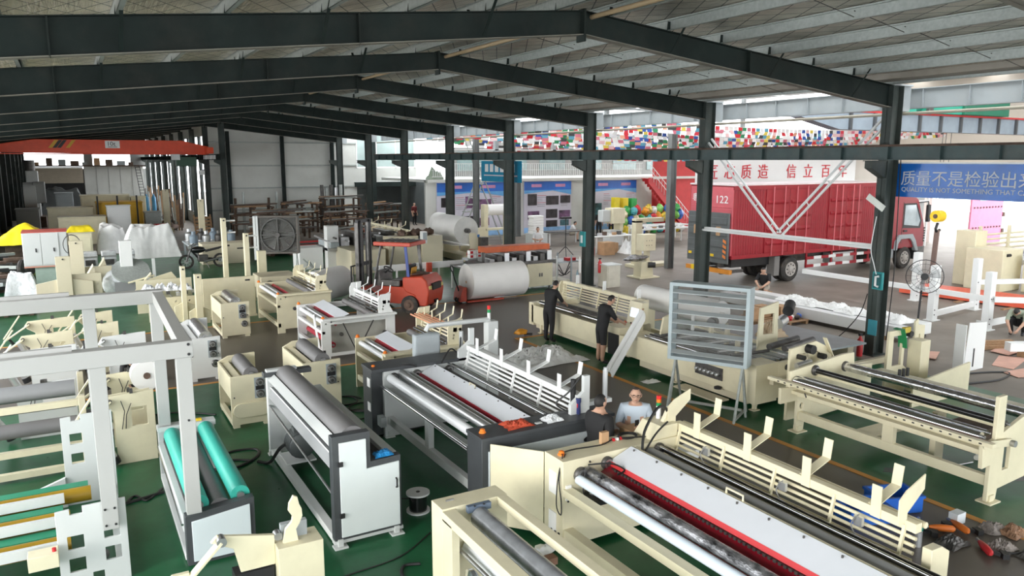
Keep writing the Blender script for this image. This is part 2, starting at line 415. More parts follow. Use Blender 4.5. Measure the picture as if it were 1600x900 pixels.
for k, y in enumerate(CY):
    c = hcol('column', 17.9, y, 6.82, .42, .27, colgreen)
    put('base_plate', MB().box(17.62, 18.18, y - .2, y + .2, 0, .03), colgreen, c)
    put('corbel', MB().prism([(17.69, 4.55), (17.69, 4.98), (17.12, 4.98), (17.12, 4.80)], y - .1, y + .1), colgreen, c)
    put('corbel_plate', MB().box(17.08, 17.7, y - .13, y + .13, 4.97, 4.99), colgreen, c)
    put('cap_plate', MB().box(17.66, 18.45, y - .15, y + .15, 6.8, 6.84), steelgrey, c)
    put('girder_seat', MB().box(18.1, 18.5, y - .06, y + .06, 6.2, 6.8), steelgrey, c)
for k, y in enumerate([50.6 + 6.4 * k for k in range(9)]):
    c = hcol('column', 8.5, y, 7.3, .34, .26, colgreen)
    put('base_plate', MB().box(8.25, 8.75, y - .2, y + .2, 0, .03), colgreen, c)
    put('corbel', MB().prism([(8.33, 4.7), (8.33, 5.0), (7.98, 5.0), (7.98, 4.88)], y - .1, y + .1), colgreen, c)
for y in [50.6 + 6.4 * k for k in range(9)] + [44.2]:
    c = hcol('column', -4.0, y, 6.5, .34, .26, colgreen)


def ibeam(name, x, y0, y1, z0, z1, w, m, st=1.25, stm=None, topm=None):
    r = thing(name, 'x', 'x', (x, y0, z0)); del r['label'], r['category']; r['kind'] = 'structure'
    put('web', MB().box(x - .006, x + .006, y0, y1, z0, z1), m, r)
    put('flange', MB().box(x - w / 2, x + w / 2, y0, y1, z0, z0 + .016), m, r)
    put('flange', MB().box(x - w / 2, x + w / 2, y0, y1, z1 - .016, z1), topm or m, r)
    y = y0 + .3
    me = MB().box(-w / 2 + .005, w / 2 - .005, -.005, .005, 0, z1 - z0 - .03).mesh('stiffener')
    while y < y1:
        child(r, 'stiffener', me, stm or m, (x, y, z0 + .015)); y += st
    return r


rb = ibeam('crane_beam', 17.35, -8, 47.9, 5.0, 5.33, .22, mat('rail_green_steel', (.045, .075, .075), .5, var=.15, dirt=(.16, .12, .09), damt=.3), 1.3, topm=rust)
put('crane_rail', MB().box(17.32, 17.38, -8, 47.9, 5.33, 5.37), rust, rb)
gb = ibeam('eave_beam', 18.62, -8, 50, 6.27, 6.76, .2, steelgrey, 1.15)
put('service_pipe', MB().tube((18.3, -8, 6.14), (18.3, 50, 6.14), .04, 10), mat('pale_pipe', (.5, .45, .36), .5), gb)
lb = ibeam('crane_beam', 8.14, 49.5, 105, 5.0, 5.36, .2, steelgreen, 1.0)
tr1 = struct('trim_1', MB().prism([(17.95, 6.98), (17.95, 6.84), (17.35, 6.92), (17.35, 7.06)], -8, 57.5), mat('eave_flashing', (.30, .27, .23), .5))
for k in range(2, 7):                                  # bracing between the columns
    pass
def brace(y0, z0, y1, z1, n=5):
    r = thing('column_brace', 'x', 'x', (17.9, y0, z0)); del r['label'], r['category']; r['kind'] = 'structure'
    a = Vector((17.9, y0, z0)); b = Vector((17.9, y1, z1)); d = (b - a).normalized(); s = Vector((0, d.z, -d.y)) * .085
    for q in (-1, 1): put('rail_bar', MB().bar(a + s * q, b + s * q, .06, .05, s), white, r)
    for i in range(n):
        p = a.lerp(b, (i + .5) / n); put('rung', MB().bar(p - s, p + s, .03, .02, d), white, r)
brace(15.5, 2.85, 12.35, 6.0); brace(15.5, 2.85, 18.45, 5.6)
hb = struct('column_brace', MB().box(17.85, 17.95, 12.35, 18.5, 2.78, 2.86), white)
put('rail_bar', MB().box(17.75, 17.82, 12.35, 18.5, 2.74, 2.80), white, hb)
# ------------------------------------------------------------------ walls
# far gable wall of the machine hall
wg = struct('wall_back', MB().box(8.7, 19.5, 58.0, 58.15, 0, 7.5), wallpanel)
for x in (10.1, 13.9, 17.6): put('wall_post', MB().box(x - .12, x + .12, 57.75, 58, 0, 7.0), steelgreen, wg)
for z in (1.45, 3.0, 4.6, 6.25): put('girt', MB().box(8.7, 19.5, 57.9, 58, z - .05, z + .05), galv, wg)
# left wall: dark sheets far away, a glazed band beside the camera
wl = struct('wall_left', MB().box(-4.4, -4.25, 48, 106, 0, 6.6), walldark)
for i in range(40): put('sheet_rib', MB().box(-4.25, -4.19, 48.5 + 1.4 * i, 48.7 + 1.4 * i, 0, 6.5), wallgrey, wl)
wl2 = struct('wall_left_low', MB().box(-4.4, -4.25, -9, 48, 0, .9), wallpanel)
put('lintel', MB().box(-4.4, -4.25, -9, 48, 6.15, 6.7), wallpanel, wl2)
for i in range(9): put('mullion', MB().box(-4.4, -4.25, -9 + 7.1 * i, -8.75 + 7.1 * i, .9, 6.15), steelgreen, wl2)
struct('wall_front', MB().box(-4.4, 18, -9.1, -9, 5.6, 7.8), wallpanel)
# far end of the left bay
we = struct('wall_back_bay', MB().box(-4.4, 8.5, 104, 104.2, 0, 4.0), wallgrey)
put('wall_panel', MB().box(1.9, 8.2, 103.7, 103.9, 0, 4.25), wallpanel, we)
for i in range(5): put('panel_joint', MB().box(1.9 + 1.26 * i, 1.93 + 1.26 * i, 103.66, 103.72, 0, 4.25), wallgrey, we)
put('ledge', MB().box(-4.2, 8.4, 102.6, 104, 4.25, 4.4), darkwood, we)
for i in range(16): put('shutter_slat', MB().box(-3.4, 1.8, 103.5 + .02 * (i % 2), 103.7, 2.35 + .118 * i, 2.46 + .118 * i), beigeshut, we)
put('dark_opening', MB().box(-3.2, 1.8, 103.75, 103.95, 0, 2.35), black, we)
put('lintel', MB().box(-4.4, 8.5, 104, 104.2, 6.3, 7.9), wallgrey, we)
put('window_post', MB().box(2.0, 2.9, 103.9, 104.2, 4.2, 6.4), wallgrey, we)
put('window_post', MB().box(6.9, 8.5, 103.9, 104.2, 4.2, 6.4), wallgrey, we)
# windows down the row of columns on the right of the left bay
wr = struct('wall_bay_side', MB().box(8.75, 8.85, 58.2, 104, 0, .9), wallpanel)
put('lintel', MB().box(8.75, 8.85, 58.2, 104, 6.7, 7.9), wallpanel, wr)
for i in range(16): put('mullion', MB().box(8.72, 8.88, 58.6 + 2.9 * i, 59.3 + 2.9 * i, .9, 6.7), walldark, wr)
# ------------------------------------------------------------------ the neighbouring bay: poster wall, mezzanine, truck yard
wb = struct('wall_right_back', MB().box(19.3, 42, 44.3, 44.5, 0, 3.75), wallpanel)
mz = struct('mezzanine_floor', MB().box(19.3, 44, 44.0, 52, 3.62, 3.80), wallpanel)
ws = struct('wall_mezzanine', MB().box(24.5, 60, 52, 52.2, 3.8, 5.9), mat('mezz_wall', (.26, .26, .25), .6, var=.15, scale=.4))
for i in range(9): put('window_pane', MB().box(25.2 + 3.6 * i, 27.6 + 3.6 * i, 51.93, 51.99, 4.2, 5.6), mat('far_glass', (.24, .33, .33), .1, var=.15), ws)
# office with glass front beside the gable
wo = struct('wall_office', MB().box(19.5, 24.5, 58, 58.2, 3.3, 4.4), wallpanel)
put('office_beam', MB().box(19.3, 24.6, 57.7, 57.9, 2.95, 3.3), steelgreen, wo)
put('office_recess', MB().box(19.5, 24.5, 60.5, 60.7, 0, 3.3), walldark, wo)
put('recess_side', MB().box(24.3, 24.5, 50, 60.6, 0, 3.3), walldark, wo)
put('recess_roof', MB().box(19.3, 24.5, 57.9, 60.7, 3.25, 3.3), walldark, wo)
for i in range(3): put('glass_pane', MB().box(19.6 + 1.6 * i, 21.1 + 1.6 * i, 58.02, 58.05, 4.45, 7.1), mat('office_glass', (.42, .52, .50), .08, var=.2, scale=.7), wo)
for i in range(4): put('glass_frame', MB().box(19.5 + 1.6 * i, 19.6 + 1.6 * i, 57.95, 58.1, 4.4, 7.2), white, wo)
put('column_post', MB().box(20.6, 20.9, 57.4, 57.7, 0, 7.2), steelgreen, wo)
# outer walls of the yard
wy = struct('wall_yard', MB().box(36.5, 46.0, 28.2, 28.5, 0, 9.5), mat('yard_wall', (.62, .58, .52), .7, var=.06, scale=.6))
struct('wall_yard_upper', MB().box(46, 75, 28.2, 28.5, 5.2, 9.5), wallcream)
# roof over the truck bay: sheets with open roof-light slots between
rr = struct('ceiling_truck_bay', MB().box(19.2, 46, -9, -7, 9.6, 9.7), wallgrey)
for i in range(14): put('roof_sheet', MB().box(19.2, 46, -7 + 4.3 * i, -3.4 + 4.3 * i, 9.6, 9.7), wallgrey, rr)
for x, y, d in [(20.2, 39.2, .3), (22.6, 39.2, .26), (24.1, 27.2, .34), (25.6, 43.7, .3), (20.2, 46, .3), (31.0, 43.7, .3)]:
    hcol('column', x, y, 9.6 if y < 40 else 3.7, d, d * .8, mat('post_grey', (.16, .17, .165), .5, var=.1))
# mezzanine railing
for z in (3.95, 4.75): struct('trim_2', MB().box(19.6, 36.2, 43.97, 44.01, z, z + .04), white)
rl = struct('trim_3', MB().box(19.6, 36.2, 43.98, 44.0, 4.35, 4.37), white)
bm_ = MB().box(-.014, .014, -.014, .014, 0, .78).mesh('baluster')
for i in range(110): child(rl, 'baluster', bm_, white, (19.7 + .15 * i, 43.99, 3.96))
st = struct('staircase', MB().prism([(36.0, 3.75), (36.3, 3.75), (40.3, .0), (39.5, .0), (36.0, 3.35)], 43.0, 43.06), red)
for i in range(18):
    x = 36.1 + .22 * i; z = 3.7 - .205 * i
    put('step', MB().box(x, x + .28, 43.0, 44.1, z - .03, z), red, st); put('riser', MB().box(x + .2, x + .22, 43.0, 44.1, z - .2, z), red, st)
for q in (.95, .55): put('handrail', MB().tube((36.1, 43.0, 3.75 + q), (40.1, 43.0, q), .025, 6), white, st)
for i in range(16): x = 36.2 + .25 * i; put('baluster', MB().tube((x, 43.0, 3.65 - .233 * i), (x, 43.0, 4.65 - .233 * i), .012, 4), white, st)
struct('wall_stair', MB().box(37.4, 42.5, 44.2, 44.3, 0, 5.0), mat('stair_red_wall', (.50, .03, .03), .6))
# slogan fascia over the truck
sg = struct('trim_4', MB().box(26.4, 38.2, 28.0, 28.12, 3.7, 5.0), white)
for ch, x in zip('匠芯质造信立百年', (27.0, 28.15, 29.3, 30.5, 32.6, 33.9, 35.3, 36.7)):
    text(sg, 'red_character', ch, (x, 27.98, 4.13), (PI / 2, 0, 0), .78, mat('slogan_red', (.60, .02, .03), .5), .01)
put('fascia_beam', MB().box(26.2, 38.4, 28.1, 28.4, 5.0, 5.3), steelgrey, sg)
# upper floor frames behind the flags
for x in (22, 26, 30, 34, 38, 42): struct('column_post', MB().box(x - .12, x + .12, 40.0, 40.25, 5.2, 9.6), steelgrey)
struct('trim_5', MB().box(19, 44, 40.0, 40.2, 5.55, 5.62), white)
struct('trim_6', MB().box(19, 44, 40.0, 40.2, 6.9, 7.0), steelgrey)
for z in (6.2, 7.6): struct('trim_7', MB().box(19, 46, 33, 33.15, z, z + .12), steelgrey)
portal((-4.45, 19.5, 3.5), (0, PI / 2, 0), 5.2, 57)
portal((7, -9.05, 2.8), (-PI / 2, 0, 0), 22, 5.6)
# ------------------------------------------------------------------ machine building blocks
def roll(th, x, z, y0, y1, r, m, name='roller', shaft=.05, n=20, sm=None):
    o = put(name, MB().tube((x, y0, z), (x, y1, z), r, n), m, th)
    if shaft: put('journal', MB().tube((x, y0 - shaft, z), (x, y1 + shaft, z), r * .4, 10), sm or steel, th if OFF.get(o.name) is None else o)
    return o


def rollx(th, y, z, x0, x1, r, m, name='roller', n=18):
    return put(name, MB().tube((x0, y, z), (x1, y, z), r, n), m, th)


def bearing(th, x, z, y, r=.07, s=-1, name='bearing'):
    o = put(name, MB().lathe([(r, 0), (r, .03), (r * .8, .05), (r * .35, .05), (r * .35, .075)], (x, y, z), (0, s, 0), 16), dsteel, th)
    put('inner_ring', MB().ring((x, y + s * .056, z), (0, 1, 0), r * .42, r * .72, .012, 16), steel, o)
    return o


def bolts(th, pts, y, r=.012, m=None):
    for x, z in pts: put('bolt', MB().tube((x, y, z), (x, y - .012, z), r, 8), m or black, th)


def lampcap(th, x, y, z, m=None):
    o = put('warning_cap', MB().lathe([(.05, 0), (.05, .012), (.035, .03), (.035, .05), (.02, .06)], (x, y, z), n=12), m or lampor, th)
    return o


def strip(profile, t):
    """polyline in (a,b) -> closed polygon of thickness t"""
    n = len(profile); nr = []
    for i in range(n):
        a = Vector(profile[max(0, i - 1)]); b = Vector(profile[min(n - 1, i + 1)]); d = (b - a).normalized(); nr.append(Vector((-d.y, d.x)))
    return [tuple(Vector(p) + q * t / 2) for p, q in zip(profile, nr)] + [tuple(Vector(p) - q * t / 2) for p, q in reversed(list(zip(profile, nr)))]


def foot(th, x, y, m, s=.09):
    put('foot', MB().box(x - s, x + s, y - s * .8, y + s * .8, 0, .025).box(x - s * .4, x + s * .4, y - s * .4, y + s * .4, .025, .12), m, th, .004)


def rack(th, x, z, y0, y1, m, nbars=5, holders=4, dx=.34, hh=.24, posts=None, hw=.10, tips=True, barm=None):
    """log rack: top beam, stack of round bars, uprights and bent U holders"""
    put('rack_beam', MB().box(x - .05, x + .05, y0, y1, z - .05, z + .05), m, th, .004)
    put('rack_beam', MB().tube((x + .12, y0, z + .0), (x + .12, y1, z + .0), .035, 10), barm or m, th)
    for i in range(nbars):
        zz = z - .11 - .072 * i
        put('rack_bar', MB().tube((x - .03 - .018 * i, y0, zz), (x - .03 - .018 * i, y1, zz), .02, 8), barm or m, th)
    n = posts or 5
    for i in range(n):
        y = y0 + .12 + (y1 - y0 - .24) * i / (n - 1)
        put('rack_post', MB().bar((x - .045, y, z), (x - .06 - .018 * nbars, y, z - .12 - .072 * nbars), .035, .03, (0, 1, 0)), m, th)
    prof = [(x - .03, z + .04 + hh), (x - .03, z + .04), (x + dx, z + .16), (x + dx, z + .16 + hh * .8)]
    for i in range(holders):
        y = y0 + (y1 - y0) * (i + .5) / holders
        put('roll_holder', MB().prism(strip([(x - .055, z + .05 + hh), (x - .055, z - .05)], .012), y - hw / 2, y + hw / 2), m, th)
        put('roll_holder', MB().prism(strip([(x - .02, z + .05), (x + dx, z + .19), (x + dx + .03, z + .19 + hh * .9)], .012), y - hw / 2 + .06, y + hw / 2 + .06), m, th)


def arm_plate(th, x, z, y, m, w=.34, s=1):
    """the flared end plate of a log rack"""
    put('rack_end', MB().prism([(x - .06, z - .05), (x - .06, z + .22), (x + .04, z + .30), (x + w, z + .42), (x + w, z + .26), (x + .08, z + .06), (x + .08, z - .05)], y, y + .014), m, th)


def eplate(th, name, poly, y0, y1, m, holes=(), bevel=.006):
    return put(name, MB().prism(poly, y0, y1, 'y', holes), m, th, bevel)


def rect(x0, x1, z0, z1): return [(x0, z0), (x1, z0), (x1, z1), (x0, z1)]


def beam(th, x0, x1, y0, y1, z0, z1, m, name='beam', bevel=.005):
    return put(name, MB().box(x0, x1, y0, y1, z0, z1), m, th, bevel)


def cable_obj(name, pts, r, label, cat='cable', m=None, n=6, group=None):
    """smooth cable through pts (Catmull-Rom)"""
    P = [Vector(p) for p in pts]; out = []
    for i in range(len(P) - 1):
        a, b, c, d = P[max(0, i - 1)], P[i], P[i + 1], P[min(len(P) - 1, i + 2)]
        for k in range(6):
            t = k / 6; out.append(.5 * ((2 * b) + (c - a) * t + (2 * a - 5 * b + 4 * c - d) * t * t + (3 * b - a - 3 * c + d) * t ** 3))
    out.append(P[-1])
    off = tuple(P[0])
    return tag(put(name, MB().path(out, r, n), m or cable, None, 0, off), label, cat, group)


def cable_part(th, pts, r=.012, m=None, name='cable'):
    P = [Vector(p) for p in pts]; out = []
    for i in range(len(P) - 1):
        a, b, c, d = P[max(0, i - 1)], P[i], P[i + 1], P[min(len(P) - 1, i + 2)]
        for k in range(5):
            t = k / 5; out.append(.5 * ((2 * b) + (c - a) * t + (2 * a - 5 * b + 4 * c - d) * t * t + (3 * b - a - 3 * c + d) * t ** 3))
    out.append(P[-1])
    return put(name, MB().path(out, r, 5), m or cable, th)


def motor(th, x, y, z, r, l, ax='y', m=None, name='motor'):
    m = m or mat('motor_grey', (.10, .11, .11), .5, var=.2)
    d = (0, 1, 0) if ax == 'y' else (1, 0, 0)
    o = put(name, MB().lathe([(r * .7, 0), (r, .03), (r, l - .04), (r * .8, l), (r * .3, l + .02)], (x, y, z), d, 18), m, th)
    for k in range(8):
        q = l * (.18 + .08 * k); c = (x + d[0] * q, y + d[1] * q, z)
        put('cooling_fin', MB().ring(c, d, r * .9, r * 1.12, .012, 18), m, o)
    put('terminal_box', MB().box(x - r * .5 + d[0] * l * .3, x + r * .5 + d[0] * l * .3, y - r * .4 + d[1] * l * .5, y + r * .4 + d[1] * l * .5, z + r * .8, z + r * 1.35), m, o)
    return o


# ------------------------------------------------------------------ white and charcoal roller stand (middle front)
t = thing('roller_stand', 'white roller stand with charcoal frame, hinged white end door and long dark grey roll', 'machine', (3.1, 9.2, 0))
prof = [(2.65, .10), (3.58, .10), (3.58, 1.12), (3.16, 1.10), (3.16, 1.52), (2.65, 1.52)]
eplate(t, 'end_frame', prof, 9.21, 9.34, charcoal)
d = eplate(t, 'door', [(2.74, .14), (3.55, .14), (3.55, 1.04), (3.10, 1.02), (3.10, 1.43), (2.74, 1.43)], 9.19, 9.212, mat('door_white', (.74, .79, .79), .35, var=.02))
for z in (.42, 1.12): put('hinge', MB().box(2.72, 2.78, 9.165, 9.195, z, z + .06), black, d)
put('handle', MB().path([(3.50, 9.19, .68), (3.50, 9.155, .69), (3.50, 9.155, .80), (3.50, 9.19, .81)], .012), black, d)
eplate(t, 'end_frame', prof, 12.86, 12.98, lgrey); beam(t, 2.6, 3.4, 12.84, 13.0, 1.40, 1.48, charcoal, 'cap')
beam(t, 2.64, 3.6, 9.22, 9.32, .05, .10, lgrey, 'foot_rail'); beam(t, 2.64, 3.6, 12.86, 12.96, .05, .10, lgrey, 'foot_rail')
for x in (2.72, 3.5):
    for y in (9.22, 12.95): foot(t, x, y, lgrey)
put('rail', MB().prism([(2.66, 1.36), (2.77, 1.44), (2.79, 1.40), (2.70, 1.30)], 9.34, 12.86), lgrey, t, .004)
put('rail', MB().prism([(2.66, 1.05), (2.72, 1.22), (2.75, 1.22), (2.70, 1.03)], 9.34, 12.86), greyroll2, t, .004)
put('inner_tray', MB().prism(strip([(2.70, 1.22), (2.82, 1.12), (3.0, 1.1), (3.14, 1.15)], .015), 9.34, 12.86), white, t)
beam(t, 3.44, 3.57, 9.34, 12.86, 1.05, 1.12, lgrey, 'rail'); put('trough', MB().prism(strip([(3.15, 1.35), (3.2, 1.0), (3.44, .95), (3.46, 1.08)], .012), 9.34, 12.86), greyroll, t)
roll(t, 2.97, 1.40, 9.36, 12.84, .175, greyroll)
bearing(t, 2.98, 1.40, 9.36, .09, 1)
beam(t, 2.66, 2.78, 9.34, 12.86, .03, .13, white, 'base_rail'); beam(t, 3.46, 3.58, 9.34, 12.86, .03, .13, white, 'base_rail')
put('guide_rod', MB().tube((2.67, 9.34, .72), (2.67, 12.86, .90), .018, 8), steel, t)
put('dark_panel', MB().box(3.40, 3.42, 9.4, 12.86, .2, .95), mat('dull_green_grey', (.13, .15, .13), .5), t)
beam(t, 2.72, 3.2, 12.0, 12.55, .13, .16, white, 'motor_mount')
motor(t, 2.98, 11.95, .42, .2, .5)
cable_part(t, [(2.9, 12.1, .5), (2.7, 12.3, .35), (2.55, 12.5, .05), (2.4, 12.7, .02)], .03)
# ------------------------------------------------------------------ white rewinder with charcoal ends (centre)
t = thing('rewinding_machine', 'white rewinding machine with charcoal end covers, silver rollers and white log rack', 'machine', (5.6, 9.2, 0))
eplate(t, 'end_cabinet', rect(4.56, 6.75, 0.05, 1.25), 8.74, 9.18, charcoal)
put('side_panel', MB().prism(rect(4.66, 6.62, .1, 1.10), 8.715, 8.745, 'y', [[(6.32 + .1 * math.cos(a * PI / 6), .98 + .05 * math.sin(a * PI / 6)) for a in range(12)]]), paleblue, t, .004)
beam(t, 4.55, 6.78, 8.72, 9.2, 1.25, 1.30, charcoal, 'cover')
lampcap(t, 4.68, 8.95, 1.30); lampcap(t, 4.55, 12.95, 1.28)
eplate(t, 'end_plate', [(4.66, .02), (5.1, .02), (5.1, .1), (6.2, .1), (6.2, .02), (6.75, .02), (6.75, 1.25), (4.66, 1.25)], 12.72, 12.80, lgrey)
beam(t, 4.45, 6.8, 12.80, 13.25, .05, 1.25, charcoal, 'end_cabinet'); beam(t, 4.43, 6.82, 12.70, 13.27, 1.25, 1.31, charcoal, 'cover')
for z in (.5, .95): put('label_plate', MB().box(4.44, 4.452, 12.85, 13.0, z, z + .16), paper, t)
foot(t, 4.75, 12.75, lgrey)
for x, z, h in ((4.72, .26, .14), (4.72, 1.0, .0)):
    if h: beam(t, x, x + .1, 9.18, 12.72, z, z + h, lgrey, 'side_beam')
beam(t, 4.72, 4.82, 10.9, 11.05, .4, .85, lgrey, 'upright'); beam(t, 4.72, 4.82, 9.2, 12.72, .84, .93, lgrey, 'side_beam')
beam(t, 6.5, 6.6, 9.2, 12.7, .2, .5, lgrey, 'side_beam')
roll(t, 4.78, 1.12, 9.2, 12.7, .075, whiteroll); roll(t, 5.0, 1.18, 9.2, 12.7, .07, alu); roll(t, 5.15, 1.13, 9.2, 12.7, .075, alu)
roll(t, 4.62, .98, 9.1, 12.85, .028, chrome, 'guide_rod'); put('clamp', MB().box(4.58, 4.66, 9.18, 9.24, .93, 1.03), black, t)
for x in (4.85, 5.30, 5.95): bearing(t, x, 1.12, 12.72, .09)
put('red_knife_guard', MB().prism(strip([(5.18, 1.0), (5.36, 1.14)], .02), 9.2, 12.7), crimson, t)
put('red_knife_guard', MB().prism(strip([(5.22, .98), (5.34, .95)], .02), 9.2, 12.7), black, t)
p = put('cover_panel', MB().prism(strip([(5.36, 1.13), (5.66, 1.26), (5.68, 1.24)], .014), 9.22, 12.7), mat('cover_white', (.76, .79, .84), .38, var=.02), t)
for i in range(9): put('screw', MB().tube((5.62, 9.4 + .4 * i, 1.24), (5.62, 9.4 + .4 * i, 1.262), .012, 6), dsteel, p)
put('grab_handle', MB().path([(5.62, 11.0, 1.25), (5.62, 11.0, 1.30), (5.62, 11.2, 1.30), (5.62, 11.2, 1.25)], .01), creamd, t)
roll(t, 5.86, 1.08, 9.2, 12.7, .09, greyroll); roll(t, 6.02, 1.20, 9.2, 12.7, .032, gloss, 'shaft')
roll(t, 5.93, 1.24, 9.2, 12.7, .022, chrome, 'shaft')
rack(t, 6.36, 1.50, 9.05, 12.7, white, 5, 4, .36, .22, 5)
for y in (9.0, 12.75):
    put('rack_upright', MB().prism([(6.15, 1.2), (6.15, 1.45), (6.38, 1.62), (6.38, 1.86), (6.48, 1.86), (6.48, 1.2)], y - .05, y + .02), lgrey, t)
put('shelf_arm', MB().box(6.48, 6.95, 9.02, 9.14, 1.36, 1.42), lgrey, t); put('air_cylinder', MB().tube((6.86, 9.08, 1.42), (6.86, 9.08, 1.86), .04, 12).tube((6.86, 9.08, 1.86), (6.86, 9.08, 1.9), .03, 10), alu, t)
put('air_cylinder', MB().tube((6.30, 12.9, 1.3), (6.30, 12.9, 1.78), .04, 12), alu, t); put('air_cylinder', MB().tube((6.30, 9.12, 1.42), (6.30, 9.12, 1.78), .04, 12), black, t)
cable_part(t, [(6.2, 9.05, 1.3), (6.05, 9.2, 1.42), (6.2, 9.1, 1.6), (6.4, 9.05, 1.85)], .014); cable_part(t, [(5.75, 12.6, 1.3), (6.0, 12.75, 1.5), (6.2, 12.8, 1.4), (6.3, 12.9, 1.75)], .016)
cable_part(t, [(5.0, 12.7, 1.35), (5.1, 12.5, 1.38), (5.25, 12.6, 1.3)], .016)
for i in range(3): put('valve', MB().box(4.50, 4.6, 12.62 - .07 * i, 12.67 - .07 * i, .3, .48), steelgrey, t)
# small things lying on its cover
def draped(name, label, cat, c, sx, sy, h, m, seed=1, group=None, boxy=False, n=34, freq=None):
    """crumpled cloth or film: a folded sheet with ridged creases; boxy = hung over a box-shaped machine"""
    r = random.Random(seed); o_ = Vector((r.uniform(0, 90), r.uniform(0, 90), r.uniform(0, 90))); big = max(sx, sy)
    def fn(u, v):
        x = (u - .5) * 2; y = (v - .5) * 2; e = max(abs(x), abs(y)); k = 1 + (.10 if boxy else .22) * noise.noise(Vector((x * 1.6, y * 1.6, 3)) + o_)
        f = freq or (5.0 if big < 1.2 else 3.2)
        cr = 1 - abs(noise.noise(Vector((x * f, y * f, 0)) + o_)) * 2
        lo = noise.noise(Vector((x * 1.7, y * 1.7, 7)) + o_)
        if boxy:
            env = 1 if e < .62 else max(0, 1 - ((e - .62) / .38) ** 1.3)
            px = x * (.70 + .30 * (1 - env)) if e >= .62 else x * .80
            z = h * (env * (.86 + .14 * lo) + .05 * cr * (env ** .5))
        else:
            env = max(0, 1 - e ** 2.4); z = h * env * (.42 + .38 * lo + .35 * cr * cr)
        return (x * sx / 2 * k, y * sy / 2 * k, max(.003, z))
    mb = MB().grid(n, n, fn); mb.v += [(x, y, .0) for x, y, z in mb.v[:n * n]]
    mb.f += [tuple(i + n * n for i in reversed(f)) for f in list(mb.f)]
    o = put(name, mb, m); o.location = c
    return tag(o, label, cat, group)


draped('red_rag', 'crumpled orange-red rag on the charcoal machine cover', 'rag', (5.25, 8.98, 1.302), .42, .3, .10, mat('rag_red', (.50, .07, .03), .7, var=.2, bump=.5, bscale=18), 3)
draped('plastic_bag', 'clear crumpled plastic bag on the charcoal machine cover', 'bag', (5.80, 8.92, 1.302), .3, .24, .09, wrap, 4)
draped('blue_rag', 'crumpled blue plastic film on the step of the white roller stand', 'rag', (3.36, 9.3, 1.13), .26, .2, .08, mat('rag_blue', (.02, .22, .50), .4, var=.3), 5)
t = thing('torch', 'blue cordless tool standing upright on the charcoal machine cover', 'tool', (6.28, 8.95, 1.30))
put('body', MB().lathe([(.03, 0), (.035, .02), (.03, .16), (.04, .18), (.04, .24)], (6.28, 8.95, 1.30), n=12), mat('tool_blue', (.03, .04, .14), .4), t)
put('button', MB().box(6.25, 6.26, 8.93, 8.97, 1.40, 1.46), red, t)
tag(put('phone', MB().box(5.50, 5.60, 8.86, 8.92, 1.301, 1.313), lgrey, None, .004), 'pale grey phone lying beside the red rag', 'phone')
# ------------------------------------------------------------------ big cream rewinder (front right)
t = thing('rewinding_machine', 'large cream rewinding machine with red guard, film-wrapped roller and long log rack', 'machine', (6.0, 7.8, 0))
YN = 3.4
eplate(t, 'end_cabinet', rect(5.14, 7.05, .08, 1.24), 7.64, 8.08, cream)
put('cabinet_step', MB().prism([(6.6, 1.24), (6.75, 1.42), (7.05, 1.42), (7.05, 1.24)], 7.66, 8.06), cream, t, .005)
put('label_plate', MB().box(5.128, 5.14, 7.78, 7.95, .75, 1.05), paper, t); put('label_plate', MB().box(5.128, 5.14, 7.78, 7.95, .2, .5), paper, t)
for i in range(3): put('vent_slot', MB().box(5.125, 5.14, 7.70 + .08 * i, 7.73 + .08 * i, .10, .26), black, t)
bolts(t, [(5.22, .9), (5.22, .7), (5.22, .2), (5.22, .3), (5.55, 1.17)], 7.64, .014)
put('socket', MB().box(5.18, 5.26, 7.62, 7.64, .72, .92), paper, t)
lampcap(t, 5.26, 7.86, 1.24)
dr = put('door', MB().bar((5.14, 8.09, .66), (4.66, 8.68, .66), .02, 1.14), cream, t, .004)
lampm = bearing(t, 5.40, 1.03, 7.64, .10); bearing(t, 5.82, 1.10, 7.64, .09)
roll(t, 5.36, .98, YN, 7.6, .065, mat('bluish_roll', (.62, .70, .78), .25, var=.03)); roll(t, 5.50, 1.06, YN, 7.6, .075, wrapf)
beam(t, 5.14, 5.28, YN, 7.64, .78, .88, cream, 'side_beam'); beam(t, 5.16, 5.3, YN, 7.64, .15, .33, cream, 'side_beam')
beam(t, 5.16, 5.26, 5.3, 5.5, .33, .8, cream, 'upright')
put('valve_bracket', MB().box(5.45, 5.7, 7.3, 7.6, .72, .80), black, t); put('air_cylinder', MB().tube((5.5, 7.5, .78), (5.5, 7.5, .95), .04, 10), alu, t)
put('red_guard', MB().prism(strip([(5.62, .96), (5.84, 1.07)], .02), YN, 7.6), mat('crimson_gloss', (.26, .008, .02), .25), t)
put('red_guard', MB().prism(strip([(5.60, .80), (5.66, .96)], .02), YN, 7.6), mat('crimson_dark', (.20, .008, .012), .35), t)
put('red_strip', MB().prism(strip([(5.835, 1.075), (5.865, 1.125)], .02), YN, 7.6), red, t)
put('toothed_rail', MB().box(5.80, 5.825, YN, 7.5, 1.055, 1.08), black, t)
for i in range(60): put('tooth', MB().box(5.785, 5.80, 3.5 + .066 * i, 3.535 + .066 * i, 1.05, 1.085), dsteel, t)
p = put('cover_panel', MB().prism(strip([(5.86, 1.12), (6.21, 1.25), (6.24, 1.23)], .014), YN, 7.62), MATS['cover_white'], t)
for i in range(9): put('screw', MB().tube((6.16, 3.9 + .45 * i, 1.235), (6.16, 3.9 + .45 * i, 1.258), .013, 6), dsteel, p)
beam(t, 6.23, 6.27, YN, 7.62, 1.16, 1.245, cream, 'lip_rail')
